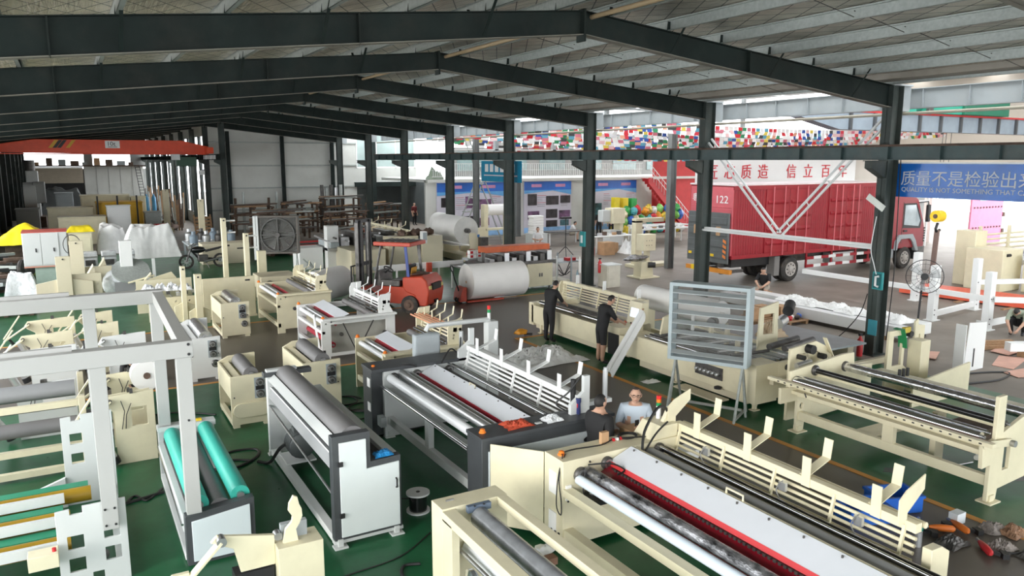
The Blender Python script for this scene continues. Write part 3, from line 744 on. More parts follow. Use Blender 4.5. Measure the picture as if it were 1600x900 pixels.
put('grab_handle', MB().path([(6.25, 5.7, 1.24), (6.25, 5.7, 1.31), (6.25, 5.95, 1.31), (6.25, 5.95, 1.24)], .013), cream, t)
roll(t, 6.50, 1.08, YN, 7.58, .115, greyroll2); roll(t, 6.74, 1.14, YN, 7.55, .05, gloss, 'shaft'); roll(t, 6.645, 1.19, YN, 7.55, .018, chrome, 'shaft')
put('trough', MB().prism(strip([(6.22, .9), (6.5, .82), (6.8, .9), (6.85, 1.02)], .015), YN, 7.6), creamd, t)
bearing(t, 6.70, 1.12, 7.64, .09); put('slide_bracket', MB().box(6.55, 6.75, 7.3, 7.6, 1.0, 1.03), steel, t)
rack(t, 7.12, 1.36, 4.2, 7.75, cream, 5, 4, .36, .25, 5, .115)
arm_plate(t, 7.02, 1.42, 7.76, cream); arm_plate(t, 7.02, 1.42, 4.32, cream)
put('rack_upright', MB().prism([(6.85, .9), (6.85, 1.35), (7.0, 1.62), (7.1, 1.62), (7.1, .9)], 7.78, 7.84), cream, t, .004)
eplate(t, 'end_plate', [(6.95, .0), (7.15, .0), (7.25, .25), (7.6, .25), (7.6, .3), (7.25, .5), (7.25, 1.2), (7.12, 1.28), (6.95, 1.28)], 3.95, 4.05, cream)
beam(t, 7.0, 7.9, 3.6, 4.15, .45, .5, cream, 'shelf')
for y in (7.0, 5.75, 4.75):
    cable_part(t, [(6.95, y, 1.32), (6.9, y + .05, 1.2), (6.93, y - .03, 1.0), (6.85, y + .02, .92)], .008, steel); put('clip', MB().box(6.93, 6.97, y - .05, y + .05, 1.2, 1.3), alu, t)
for i in range(6): cable_part(t, [(6.9 + .03 * i, 4.15, 1.1 - .08 * i), (6.98, 4.1 + .03 * i, 1.0), (7.05 - .02 * i, 4.2, .8 - .05 * i)], .012, steel if i % 2 else cable)
cable_part(t, [(5.26, 7.86, 1.26), (5.2, 7.75, 1.25), (5.12, 7.7, 1.0), (5.13, 7.66, .7), (5.1, 7.62, .55), (5.05, 7.65, .7), (5.12, 7.7, 1.1), (5.28, 7.8, 1.27)], .008)
cable_part(t, [(5.3, 7.86, 1.27), (5.5, 7.9, 1.26), (5.9, 7.85, 1.26), (6.2, 7.95, 1.255), (6.6, 7.8, 1.26)], .010)
cable_part(t, [(6.3, 7.5, 1.15), (6.45, 7.65, 1.4), (6.75, 7.75, 1.65), (6.95, 7.8, 1.6), (7.0, 7.8, 1.45)], .02); cable_part(t, [(6.3, 7.5, 1.13), (6.6, 7.6, 1.35), (6.9, 7.7, 1.45)], .014)
st_ = put('signal_tower', MB().tube((6.95, 7.95, 1.42), (6.95, 7.95, 1.6), .035, 12), white, t)
for i, c in enumerate([(.02, .3, .1), (.75, .2, .02), (.7, .02, .02)]): put('signal_lamp', MB().tube((6.95, 7.95, 1.6 + .05 * i), (6.95, 7.95, 1.648 + .05 * i), .035, 12), mat('signal_%d' % i, c, .3), st_)
cable_part(t, [(5.5, 7.6, 1.15), (5.7, 7.4, 1.2), (5.85, 7.3, 1.12), (5.7, 7.25, 1.1)], .012); cable_part(t, [(5.42, 7.55, 1.1), (5.36, 7.5, .85), (5.42, 7.4, .62), (5.55, 7.45, .6), (5.65, 7.5, .65)], .009)
t2 = thing('cable_coil', 'coil of black cable with plugs on the cream machine cabinet', 'cable coil', (6.35, 7.95, 1.245))
for k in range(3): put('loop', MB().path([(6.40 + (.12 + .01 * k) * math.cos(a * PI / 9), 7.94 + (.09 + .012 * k) * math.sin(a * PI / 9), 1.255 + .008 * k) for a in range(19)], .009, 5), cable, t2)
for k in range(5): put('plug', MB().box(6.13 + .03 * k, 6.16 + .03 * k, 7.90 + .02 * (k % 2), 7.94 + .02 * (k % 2), 1.245, 1.28), [red, alu, paper, black, red][k], t2)
tag(put('small_carton', MB().box(5.93, 6.05, 7.90, 7.96, 1.24, 1.40), card, None, .003), 'small upright cardboard block on the cream machine cabinet', 'box')
tag(put('carton', MB().box(6.62, 6.98, 8.12, 8.4, 1.06, 1.22), card, None, .003), 'flat open cardboard carton behind the cream machine cabinet', 'box')
tag(put('carton_stand', MB().box(6.66, 6.94, 8.16, 8.38, 0, 1.06), creamd, None, .003), 'dull cream pedestal under the open carton', 'stand')
# ------------------------------------------------------------------ cream roll stand at the bottom edge
t = thing('roller_stand', 'cream roller frame at the bottom edge with film-covered grey roll and silver roll', 'machine', (3.9, 7.0, 0))
eplate(t, 'end_frame', rect(3.42, 4.28, 0, 1.05), 7.55, 7.85, cream)
beam(t, 3.42, 3.58, 3.0, 7.55, .92, 1.03, cream, 'top_rail'); beam(t, 4.14, 4.26, 3.0, 7.55, .95, 1.05, cream, 'top_rail'); beam(t, 3.42, 3.52, 7.3, 7.55, 0, .95, cream, 'leg')
beam(t, 3.42, 3.52, 3.0, 7.6, .05, .15, cream, 'base_rail')
roll(t, 3.84, .92, 3.0, 7.42, .12, mat('film_grey_roll', (.20, .21, .22), .22, var=.25, scale=5, bump=.25, bscale=12)); roll(t, 3.76, .52, 3.0, 7.5, .12, whiteroll)
roll(t, 3.56, .60, 3.0, 7.5, .025, steel, 'guide_rod'); put('bearing_block', MB().box(3.70, 4.0, 7.44, 7.5, .98, 1.06), mat('blue_grey', (.12, .16, .22), .5), t)
bolts(t, [(3.78, 1.06), (3.9, 1.06)], 7.44, .012); put('pin', MB().tube((3.55, 7.72, 1.06), (3.65, 7.72, 1.06), .012, 6), steel, t)
put('clamp', MB().lathe([(.10, 0), (.13, .03), (.13, .08), (.06, .1)], (3.62, 7.1, .36), (-1, 0, 0), 16), chrome, t)
# ------------------------------------------------------------------ cream machine bottom left with forked arm
t = thing('unwinding_stand', 'cream unwinding arm with curved hook at the bottom edge', 'machine', (1.7, 7.9, 0))
beam(t, 1.62, 2.1, 7.75, 8.1, 0, .95, cream, 'body'); eplate(t, 'arm_plate', [(1.26, .72), (1.62, .72), (1.62, 1.05), (1.05, 1.18), (.98, 1.12), (1.2, 1.0)], 7.9, 7.95, cream)
put('swing_arm', MB().bar((1.08, 7.88, 1.13), (.45, 7.88, .5), .03, .12, (0, 1, 0)), cream, t, .004)
put('pivot', MB().tube((1.08, 7.95, 1.13), (1.08, 7.83, 1.13), .05, 14), steel, t)
put('hook', MB().prism([(1.70, .95), (1.73, 1.10), (1.80, 1.17), (1.81, 1.23), (1.77, 1.30), (1.78, 1.38), (1.83, 1.46), (1.87, 1.44), (1.885, 1.36), (1.91, 1.30), (1.915, 1.22), (1.88, 1.14), (1.84, 1.08), (1.86, .95)], 7.86, 7.9), cream, t)
put('valve', MB().box(1.70, 1.98, 7.95, 8.02, .95, 1.12), steelgrey, t); put('valve', MB().tube((1.66, 7.9, 1.02), (1.66, 8.0, 1.02), .045, 10), steel, t)
bolts(t, [(.9, .94), (.7, .74)], 7.86, .016, steel); put('roll_base', MB().box(1.2, 1.6, 7.9, 8.1, .4, .7), black, t)
t = thing('bent_lever', 'small bent cream hook arm at the very bottom beside the green floor', 'arm', (.55, 7.9, 0))
put('arm', MB().prism([(.40, .3), (.52, .78), (.60, .86), (.76, .86), (.76, .80), (.62, .78), (.56, .3)], 7.9, 7.95), cream, t)
put('post', MB().box(.40, .56, 7.9, 7.95, 0, .32), cream, t)
# ------------------------------------------------------------------ machine with turquoise rollers
t = thing('roller_stand', 'roller stand with two turquoise rubber rollers around a grey one', 'machine', (1.3, 9.7, 0))
eplate(t, 'end_frame', [(.93, 0), (1.76, 0), (1.76, .74), (.93, .66)], 9.70, 9.84, charcoal)
eplate(t, 'side_panel', [(1.0, .05), (1.70, .05), (1.70, .66), (1.0, .58)], 9.68, 9.702, paleblue)
eplate(t, 'end_frame', rect(.93, 1.76, 0, .78), 12.75, 12.9, lgrey); beam(t, .92, 1.78, 12.72, 12.92, .78, .86, lgrey, 'cap')
roll(t, 1.12, .72, 9.86, 12.72, .12, teal); roll(t, 1.62, .74, 9.86, 12.72, .12, teal); roll(t, 1.37, .62, 9.86, 12.72, .13, greyroll)
beam(t, .92, 1.0, 9.84, 12.75, .40, .62, lgrey, 'rail'); beam(t, .92, 1.02, 9.84, 12.75, .02, .1, white, 'base_rail')
put('guide_rod', MB().tube((.91, 9.84, .5), (.91, 12.75, .55), .016, 8), chrome, t)
put('seam_rail', MB().box(1.0, 1.03, 9.84, 12.75, .45, .68), black, t)
put('yellow_tag', MB().box(1.5, 1.58, 12.78, 12.84, .86, .89), yellow, t)
# ------------------------------------------------------------------ big white gantry frame
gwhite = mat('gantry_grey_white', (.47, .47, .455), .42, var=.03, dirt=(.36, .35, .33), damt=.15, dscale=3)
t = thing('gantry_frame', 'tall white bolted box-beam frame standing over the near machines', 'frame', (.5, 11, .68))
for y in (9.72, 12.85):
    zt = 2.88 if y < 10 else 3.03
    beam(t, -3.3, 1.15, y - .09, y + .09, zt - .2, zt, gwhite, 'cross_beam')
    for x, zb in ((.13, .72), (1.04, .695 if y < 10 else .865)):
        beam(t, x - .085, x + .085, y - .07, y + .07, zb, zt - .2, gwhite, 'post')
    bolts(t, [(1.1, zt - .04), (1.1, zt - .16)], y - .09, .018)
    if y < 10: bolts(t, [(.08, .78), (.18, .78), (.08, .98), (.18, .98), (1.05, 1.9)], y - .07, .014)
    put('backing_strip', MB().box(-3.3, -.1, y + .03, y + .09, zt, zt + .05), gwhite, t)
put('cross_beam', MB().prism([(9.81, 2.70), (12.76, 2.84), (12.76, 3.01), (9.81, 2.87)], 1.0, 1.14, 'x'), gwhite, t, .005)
# ------------------------------------------------------------------ grey slotted plates with amber rollers (left edge)
def slotplate(x0, x1, z0, z1, y, holes, th, m=white, foot_=True, notch=True):
    poly = [(x0, z0), (x1, z0), (x1, z1)]
    if notch: poly += [(x0 + .38 * (x1 - x0), z1 - .01), (x0 + .38 * (x1 - x0), z1 - .09), (x0 + .2 * (x1 - x0), z1 - .09), (x0 + .2 * (x1 - x0), z1 - .02)]
    poly += [(x0, z1 - .03)]
    return eplate(th, 'side_plate', poly, y, y + .04, m, [rect(*h) for h in holes], .004)


def sq(x, z, s): return (x, x + s, z, z + s)


t = thing('embosser_stand', 'white plate machine with amber rollers and green belts at the left edge', 'machine', (-.4, 9.8, 0))
slotplate(-.43, .30, 0, 1.02, 9.80, [sq(-.33, .5, .17), sq(-.33, .22, .17), sq(.05, .56, .17), sq(.05, .28, .17), sq(-.1, .05, .12)], t, lgrey)
slotplate(-.36, .30, .0, 1.36, 12.4, [sq(-.26, .92, .16), sq(-.26, .62, .16)], t, lgrey)
eplate(t, 'foot_plate', [(-.95, .25), (-.36, .45), (-.36, .0), (-.95, .0)], 12.36, 12.42, lgrey)
for i, (y, z) in enumerate([(11.35, .56), (10.72, .52), (10.12, .46)]):
    rollx(t, y, z, -3.2, -.30 + .25 * (i == 0), .10, amber); rollx(t, y, z, -.62, -.56, .094, dsteel, 'collar')
    put('belt', MB().box(-3.2, -.38 + .3 * (i == 0), y + .16, y + .34, z + .0, z + .05), belt, t)
    put('cross_bar', MB().box(-3.2, -.36, y - .26, y - .2, z + .02, z + .14), lgrey, t)
beam(t, .16, .28, 9.82, 12.4, .1, .2, lgrey, 'base_rail'); put('belt', MB().box(-.35, .16, 10.1, 10.3, .55, .6), belt, t)
put('orange_knob', MB().lathe([(.05, 0), (.06, .03), (.03, .06)], (.1, 10.3, .62), n=12), lampor, t)
put('bearing', MB().lathe([(.07, 0), (.07, .04), (.03, .05)], (0.02, 9.9, .33), (0, -1, 0), 14), dsteel, t)
beam(t, -.72, -.42, 9.55, 9.76, .45, .62, cream, 'cream_cover'); put('red_button', MB().tube((-.46, 9.62, .62), (-.46, 9.62, .66), .022, 8), red, t)
t = thing('roller_bench', 'cream roller frame with dark grey rolls behind the left edge', 'machine', (-1.2, 15, 0))
eplate(t, 'end_post', rect(-.12, -.02, 0, 1.2), 14.0, 14.1, creamd); eplate(t, 'end_post', rect(-.12, -.02, 0, 1.2), 15.6, 15.7, creamd)
for y, z, r, m in ((14.9, 1.12, .14, greyroll2), (14.15, .72, .12, greyroll), (14.5, .95, .06, dsteel)): rollx(t, y, z, -3.5, -.16, r, m)
for y, z in ((14.3, 1.02), (14.2, .32), (13.8, .1)): put('rail', MB().box(-3.5, -.05, y - .05, y + .05, z - .05, z + .05), cream, t)
# ------------------------------------------------------------------ cream machine on the right (long chrome rollers)
t = thing('roller_machine', 'cream roller machine with long chrome rollers on the right of the orange line', 'machine', (12, 7.5, 0))
pn = [(11.36, .03), (11.60, .03), (11.62, .18), (13.6, .30), (13.6, 1.2), (12.2, 1.22), (11.64, 1.05), (11.64, 1.62), (11.44, 1.62), (11.44, .98), (11.12, .95), (11.15, .58), (11.36, .60)]
eplate(t, 'side_plate', pn, 5.74, 5.80, cream, [rect(11.70, 11.88, .45, .82), rect(12.3, 12.9, .5, .9)])
pf = [(11.38, .03), (11.58, .03), (11.6, .2), (13.5, .3), (13.5, 1.05), (12.95, 1.08), (12.92, 1.34), (12.6, 1.34), (11.15, 1.2), (11.15, .9), (10.92, .92), (10.92, .62), (11.38, .62)]
eplate(t, 'side_plate', pf, 9.2, 9.26, cream, [[(11.5 + .05 * math.cos(a * PI / 5), .5 + .06 * math.sin(a * PI / 5)) for a in range(10)]])
for y in (5.77, 9.23): foot(t, 11.46, y, cream, .14)
beam(t, 11.42, 11.52, 5.8, 9.2, .24, .40, cream, 'side_beam'); beam(t, 11.36, 11.46, 5.8, 9.2, .70, .93, cream, 'side_beam'); beam(t, 11.40, 11.5, 7.3, 7.5, .40, .72, cream, 'upright')
beam(t, 11.20, 11.34, 5.8, 9.22, .78, .84, cream, 'tray_beam')
rl_ = beam(t, 11.00, 11.10, 5.55, 9.6, .98, 1.04, cream, 'slotted_rail')
for i in range(26): put('slot', MB().box(10.995, 11.0, 5.7 + .145 * i, 5.74 + .145 * i, 1.0, 1.02), black, rl_)
put('guide_strip', MB().box(11.10, 11.14, 5.6, 9.3, 1.01, 1.03), mat('pink_strip', (.55, .28, .25), .4), t)
roll(t, 11.26, 1.02, 5.85, 9.18, .075, chrome); roll(t, 11.40, 1.06, 5.85, 9.18, .04, chrome); roll(t, 11.80, 1.14, 5.8, 9.18, .05, gloss, 'shaft')
roll(t, 12.66, 1.10, 5.3, 9.15, .085, mat('wrapped_chrome', (.6, .6, .62), .18, metal=.95, var=.35, scale=7, bump=.35, bscale=20))
beam(t, 11.86, 11.92, 5.8, 9.2, 1.02, 1.10, cream, 'rail'); beam(t, 13.3, 13.5, 4.5, 9.0, .9, 1.0, cream, 'rail')
for x, z in ((11.80, 1.14), (12.66, 1.10), (11.3, 1.0)): bearing(t, x, z, 9.2, .10)
put('lever_arm', MB().bar((11.05, 5.68, .98), (11.75, 5.68, .90), .03, .11, (0, 0, 1)), cream, t, .004); put('lever_pin', MB().tube((11.72, 5.6, .90), (11.72, 5.72, .90), .05, 14), steel, t)
put('tool_rod', MB().tube((11.0, 8.75, .93), (10.85, 8.6, .93), .012, 6), black, t)
for x in (13.0, 13.12, 13.24): put('pin', MB().tube((x, 8.3, 1.05), (x, 8.3, 1.2), .03, 8), black, t)
eplate(t, 'inner_post', rect(12.1, 12.35, 0, .9), 7.0, 7.1, creamd); put('inner_box', MB().box(12.4, 13.2, 6.6, 7.2, .3, .6), darkwood, t)
beam(t, 11.6, 13.4, 7.8, 8.2, .28, .32, cream, 'tie_plate')
# ------------------------------------------------------------------ unit behind it: cut-out plates with green tape
t = thing('slitter_unit', 'cream slitter unit with cut-out side plates and levers beside the dark column', 'machine', (12.6, 10.4, 0))
eplate(t, 'side_plate', [(11.75, 0), (12.1, 0), (12.15, .9), (12.9, 1.15), (12.9, 1.32), (12.5, 1.5), (11.78, 1.42)], 9.75, 9.81, cream, [rect(11.95, 12.35, 1.05, 1.3)])
put('lever', MB().bar((12.4, 9.72, 1.4), (12.9, 9.7, 1.15), .02, .09, (0, 0, 1)), cream, t, .003); put('lever', MB().bar((12.7, 9.72, 1.55), (12.95, 9.7, 1.12), .02, .09, (0, 1, 0)), cream, t, .003)
for x, z, r in ((12.25, 1.38, .09), (12.6, 1.2, .06), (12.0, 1.25, .05)): put('knob', MB().tube((x, 9.76, z), (x, 9.6, z), r, 12), black, t)
put('air_cylinder', MB().tube((11.9, 9.7, 1.08), (12.3, 9.7, 1.12), .06, 12), alu, t)
eplate(t, 'side_plate', [(12.7, .905), (12.75, 1.85), (13.3, 1.95), (13.33, .905)], 11.4, 11.45, cream, [rect(12.86, 13.18, 1.25, 1.7)])
put('spool', MB().tube((13.6, 11.4, 1.7), (13.9, 11.6, 1.8), .12, 14), black, t); put('spool', MB().tube((13.3, 11.4, 1.45), (13.6, 11.5, 1.5), .12, 14), alu, t)
for y, z in ((11.0, 1.1), (10.6, 1.15)): put('shaft', MB().tube((12.6, y, z), (13.6, y + .1, z + .05), .07, 12), dsteel, t)
put('rail', MB().box(11.8, 15.4, 10.14, 10.24, .6, .72), creamd, t)
draped('cloth_bundle', 'bundle of tan wrapping paper on the slitter unit', 'bundle', (14.1, 12.3, .902), .6, .5, .5, mat('kraft_paper', (.55, .42, .28), .7, var=.15, bump=.5, bscale=8), 8)
t = thing('slitter_plate_machine', 'cream frame plate with round-cornered window and hanging green tape', 'machine', (15.3, 9.8, 0))
eplate(t, 'side_plate', [(14.85, 0), (15.55, 0), (15.6, .5), (15.45, .6), (15.45, 1.25), (15.5, 1.4), (14.9, 1.4)], 9.8, 9.86, cream, [rect(15.05, 15.36, .62, 1.28)])
put('green_tape', MB().prism(strip([(15.15, 1.42), (15.25, 1.44), (15.35, 1.2), (15.38, 1.0)], .012), 9.7, 9.9), mat('tape_green', (.02, .24, .08), .5), t)
put('yellow_tape', MB().box(15.3, 15.5, 9.72, 9.8, 1.34, 1.46), mat('tape_yellow', (.55, .42, .05), .5), t); put('knob', MB().tube((15.52, 9.86, 1.3), (15.52, 9.7, 1.3), .07, 12), black, t)
beam(t, 15.65, 15.98, 9.55, 9.85, 0, 1.15, cream, 'housing'); eplate(t, 'bracket', [(15.95, 0), (16.3, 0), (16.3, 1.38), (16.05, 1.42), (16.05, 1.55), (15.95, 1.5)], 9.9, 9.95, cream, [rect(16.1, 16.15, .2, 1.2)])
eplate(t, 'side_plate', [(14.6, .0), (16.6, .0), (16.6, .7), (14.6, .5)], 9.0, 9.05, cream)
put('rail', MB().box(13.3, 14.9, 9.9, 10.0, .45, .55), cream, t)
# ------------------------------------------------------------------ long cream production line with two operators
t = thing('converting_line', 'long cream converting line where two men in black work', 'machine', (12.6, 15, 0))
eplate(t, 'front_panel', rect(15.35, 19.0, .28, .80), 11.60, 11.66, cream) if False else put('front_panel', MB().box(11.60, 11.66, 15.35, 19.0, .28, .80), cream, t, .005)
beam(t, 11.6, 13.2, 18.9, 19.15, .2, .86, cream, 'end_cabinet'); put('inner_body', MB().box(11.7, 13.1, 15.4, 18.9, .12, .72), creamd, t)
roll(t, 11.85, .84, 15.4, 18.9, .07, chrome); roll(t, 12.1, .86, 15.4, 18.9, .05, dsteel); roll(t, 12.3, .84, 15.4, 18.9, .06, steel)
rack(t, 12.75, 1.38, 15.3, 19.0, cream, 5, 0, .3, .2, 5)
for y in (15.5, 17.0, 18.3): put('rack_pin', MB().box(12.7, 12.8, y - .02, y + .02, 1.4, 1.68), white, t)
for y in (15.25, 19.05): put('rack_end', MB().prism([(12.55, .8), (12.6, 1.3), (12.68, 1.42), (12.86, 1.42), (12.86, .8)], y - .03, y + .03), cream, t)
beam(t, 11.55, 12.3, 14.75, 15.35, .72, .90, cream, 'console_top'); beam(t, 11.9, 12.5, 14.8, 15.3, .1, .72, cream, 'console')
put('dark_recess', MB().box(11.62, 11.9, 14.85, 15.3, .15, .70), black, t)
cs = put('control_panel', MB().prism([(12.2, .9), (12.5, .9), (12.5, 1.45), (12.3, 1.45)], 14.8, 15.3), cream, t, .005)
put('screen', MB().prism([(12.225, 1.06), (12.24, 1.06), (12.30, 1.36), (12.285, 1.36)], 14.9, 15.2), screen, cs)
for i in range(4): put('button', MB().tube((12.1 + .06 * (i % 2), 14.95 + .12 * i, .90), (12.1 + .06 * (i % 2), 14.95 + .12 * i, .93), .02, 8), [red, black, red, lampor][i], t)
beam(t, 11.5, 12.4, 14.0, 14.7, .3, .75, cream, 'link_cabinet')
eplate(t, 'guard_plate', [(11.9, .6), (12.3, .6), (12.4, 1.2), (12.25, 1.36), (12.05, 1.3)], 13.7, 13.76, cream)
bd = beam(t, 11.5, 11.6, 10.6, 14.0, .30, .85, cream, 'front_panel')
put('inner_body', MB().box(11.6, 13.3, 10.6, 14.0, .12, .62), creamd, t)
for i in range(12): roll(t, 11.68 + .145 * i, .86, 10.7, 13.9, .045, [chrome, dsteel, steel][i % 3], shaft=0, n=12)
beam(t, 13.25, 13.4, 10.6, 14.0, .6, .95, cream, 'rear_panel')
vb = put('valve_bay', MB().box(11.48, 11.505, 11.2, 12.0, .46, .72), dsteel, t)
for i in range(6): put('regulator', MB().lathe([(.03, 0), (.045, .03), (.045, .08), (.02, .11)], (11.48, 11.3 + .12 * i, .59), (-1, 0, 0), 10), alu, vb)
beam(t, 11.48, 12.1, 10.3, 10.75, .2, 1.0, cream, 'end_cabinet'); beam(t, 12.1, 13.6, 10.3, 10.4, .25, .98, cream, 'end_panel'); put('oval_slot', MB().tube((12.35, 10.3, .86), (12.35, 10.28, .86), .06, 12), black, t)
put('grey_bed', MB().box(12.0, 15.5, 10.75, 13.4, .86, .90), mat('bed_grey', (.33, .38, .40), .4), t); put('bed_leg', MB().box(15.2, 15.4, 11, 13, 0, .86), creamd, t)
for y in (10.5, 12.8, 15.0, 18.6):
    foot(t, 11.7, y, cream, .09); foot(t, 13.0, y, cream, .09); put('leg', MB().box(11.66, 11.74, y - .04, y + .04, .1, .4), cream, t)
put('step_board', MB().box(11.15, 11.5, 11.0, 12.3, .10, .13), creamd, t); put('pedal', MB().lathe([(.08, 0), (.08, .04), (.03, .06)], (11.42, 11.25, .3), n=12), black, t)
for i in range(7): put('web_bar', MB().tube((11.7, 11.2 + .36 * i, .98), (12.6, 11.0 + .36 * i, 1.02), .035, 8), [dsteel, alu][i % 2], t)
for x, y in ((12.6, 12.2), (12.9, 13.0), (12.2, 11.5)): put('tension_post', MB().box(x - .04, x + .04, y - .04, y + .04, .9, 1.25), cream, t)
put('white_post', MB().tube((12.5, 13.2, .9), (12.5, 13.2, 1.42), .04, 8), white, t)
tag(put('paper_roll', MB().tube((13.8, 13.6, 1.24), (13.8, 16.6, 1.24), .32, 28).tube((13.8, 13.46, 1.24), (13.8, 16.8, 1.24), .05, 10), paper, None, 0, (13.75, 15.0, 1.22)), 'white paper roll lying on the rear of the converting line', 'paper roll')
t = thing('roll_cradle', 'cream cradle carrying the white paper roll behind the converting line', 'cradle', (13.75, 14, 0))
for y in (13.7, 16.5): put('side', MB().prism([(13.45, 0), (14.15, 0), (14.15, .95), (13.95, .88), (13.6, .88), (13.45, .95)], y - .03, y + .03), cream, t)
put('tie', MB().box(13.7, 13.8, 13.7, 16.5, .3, .4), cream, t)
# paper sheet leaning on the line
t = thing('leaning_roll', 'long white sheet rolled on a pole leaning on the converting line', 'paper sheet', (10.5, 13.9, 0))
put('sheet', MB().tube((10.62, 14.0, .12), (11.75, 14.15, 1.42), .06, 14).grid(8, 8, lambda u, v: (10.62 + 1.1 * u + .06 * math.sin(4 * v), 14.0 - .2 * v + .15 * u, .12 + 1.3 * u - .20 * v + .03 * math.sin(6 * v))), tarp, t)
put('pole', MB().tube((10.52, 13.99, .0), (11.8, 14.16, 1.47), .022, 8), wood, t)
draped('film_heap', 'heap of crumpled white film on the floor behind the operators', 'film', (9.95, 15.95, .008), 2.2, 1.1, .46, mat('film_white', (.84, .84, .82), .4, var=.08, bump=.8, bscale=16), 12, n=60, freq=5.5)
draped('film_scrap', 'small scrap of white film on the green floor by the line', 'film', (11.2, 13.1, .008), .4, .25, .08, tarp, 13)
t = thing('power_drill', 'yellow cordless tool on the floor by the converting line', 'tool', (11.0, 18.6, 0))
put('body', MB().blob((11.0, 18.6, .1), .2, .13, .1, .2, seed=3, flat=True), mat('tool_yellow', (.65, .28, .02), .5, var=.4), t); put('handle', MB().bar((11.1, 18.6, .05), (11.32, 18.5, .04), .06, .06), black, t)


# ------------------------------------------------------------------ louvred exhaust fans on trestle stands
def louvre_fan(label, a, b, z0, z1, face, dark, name='exhaust_fan'):
    """frame from ground point a to b, louvres on the +face side, shroud ring behind"""
    a = Vector((*a, 0)); b = Vector((*b, 0)); L = (b - a).length; ang = math.atan2(b.y - a.y, b.x - a.x)
    t = thing(name, label, 'fan', (a + b) / 2, ang, world=False)
    h = z1 - z0; D = .34; m = mat('fan_frame_grey', (.40, .47, .49), .45, var=.05) if face > 0 else mat('fan_frame_brown', (.13, .115, .10), .6, var=.2); w = .07
    for x in (-L / 2, L / 2 - w): put('frame_side', MB().box(x, x + w, -D / 2, D / 2, z0, z1), m, t, .004)
    for z in (z0, z1 - w): put('frame_rail', MB().box(-L / 2 + w, L / 2 - w, -D / 2, D / 2, z, z + w), m, t, .004)
    n = 7
    put('rear_mesh', MB().box(-L / 2 + w, L / 2 - w, .12 * face, .125 * face, z0 + w, z1 - w), mat('fan_wire_mesh', (.16, .16, .15), .6, alpha=.30), t)
    for i in range(n):
        z = z0 + w + (h - 2 * w) * (i + .5) / n
        put('louvre', MB().prism([(-.17 * face, z - .040), (-.17 * face, z - .025), (-.10 * face, z + .035), (-.10 * face, z + .022)], -L / 2 + w, L / 2 - w, 'x'), mat('louvre_grey', (.34, .37, .37), .4, metal=.3), t)
    r = min(L, h) / 2 - .08; c = (0, .1 * face, (z0 + z1) / 2)
    if face < 0: put('shroud_ring', MB().ring(c, (0, 1, 0), r - .02, r + .0, .10, 32), dark if face < 0 else galv, t)
    hub = put('hub', MB().tube((0, c[1] - .05, c[2]), (0, c[1] + .05, c[2]), .09, 16), dark, t)
    for k in range(6 if face < 0 else 0):
        q = k * PI / 3; put('fan_blade', MB().add([(math.cos(q + e) * rr, c[1] + dy, c[2] + math.sin(q + e) * rr) for e, rr, dy in ((-.12, .1, .03), (.25, .1, -.03), (.28, r - .06, -.05), (-.22, r - .06, .05))], [(0, 1, 2, 3)]), dark, hub)
    for q in ((-1, 1) if face < 0 else ()): put('cross_strut', MB().bar((-L / 2 + .05, c[1] + .06 * face, c[2] + q * .25), (L / 2 - .05, c[1] + .06 * face, c[2] + q * .05), .025, .02), dark if face < 0 else galv, t)
    put('motor', MB().tube((0, c[1], c[2]), (0, c[1] + .16 * face, c[2]), .1, 16), dsteel, t)
    if face < 0 and dark is not None and 'mesh' in label: pass
    for s in (-1, 1):
        x = s * (L / 2 - .12)
        put('leg', MB().tube((x, 0, z0), (x - .0, -.46, 0), .028, 8), galv, t); put('leg', MB().tube((x, 0, z0), (x, .42, 0), .028, 8), galv, t); put('leg', MB().tube((x, 0, z0), (x + s * .1, 0, 0.02), .024, 8), galv, t)
        put('foot_bar', MB().bar((x, -.46, .06), (x, .42, .06), .04, .04), galv, t)
    put('tie_bar', MB().bar((-L / 2 + .12, .1, .12), (L / 2 - .12, .1, .12), .04, .05), galv, t)
    return t


darkfan = mat('fan_dark', (.10, .10, .095), .6, var=.2)
louvre_fan('grey louvred exhaust fan on a trestle stand beside the converting line', (10.42, 11.62), (11.18, 10.22), 1.03, 2.60, 1, darkfan)
f2 = louvre_fan('dark exhaust fan on a trestle stand seen from its grille side, near the steel racks', (6.75, 32.9), (8.25, 32.2), 1.15, 2.72, -1, darkfan)
put('grille', MB().box(-.72, .72, .08, .09, 1.22, 2.65), mat('fan_mesh', (.07, .06, .05), .7, alpha=.7), f2)
put('guard_ring', MB().ring((0, -.18, 1.93), (0, 1, 0), .66, .70, .05, 36), darkfan, f2); put('guard_bar', MB().box(-.02, .02, -.2, -.16, 1.2, 2.66), darkfan, f2); put('guard_bar', MB().box(-.72, .72, -.2, -.16, 1.91, 1.95), darkfan, f2)
for k in range(2): put('side_cover', MB().box(-.86 - .12 * k, -.78 - .1 * k, -.2, .2, 1.1 - .2 * k, 2.72), lgrey, f2)


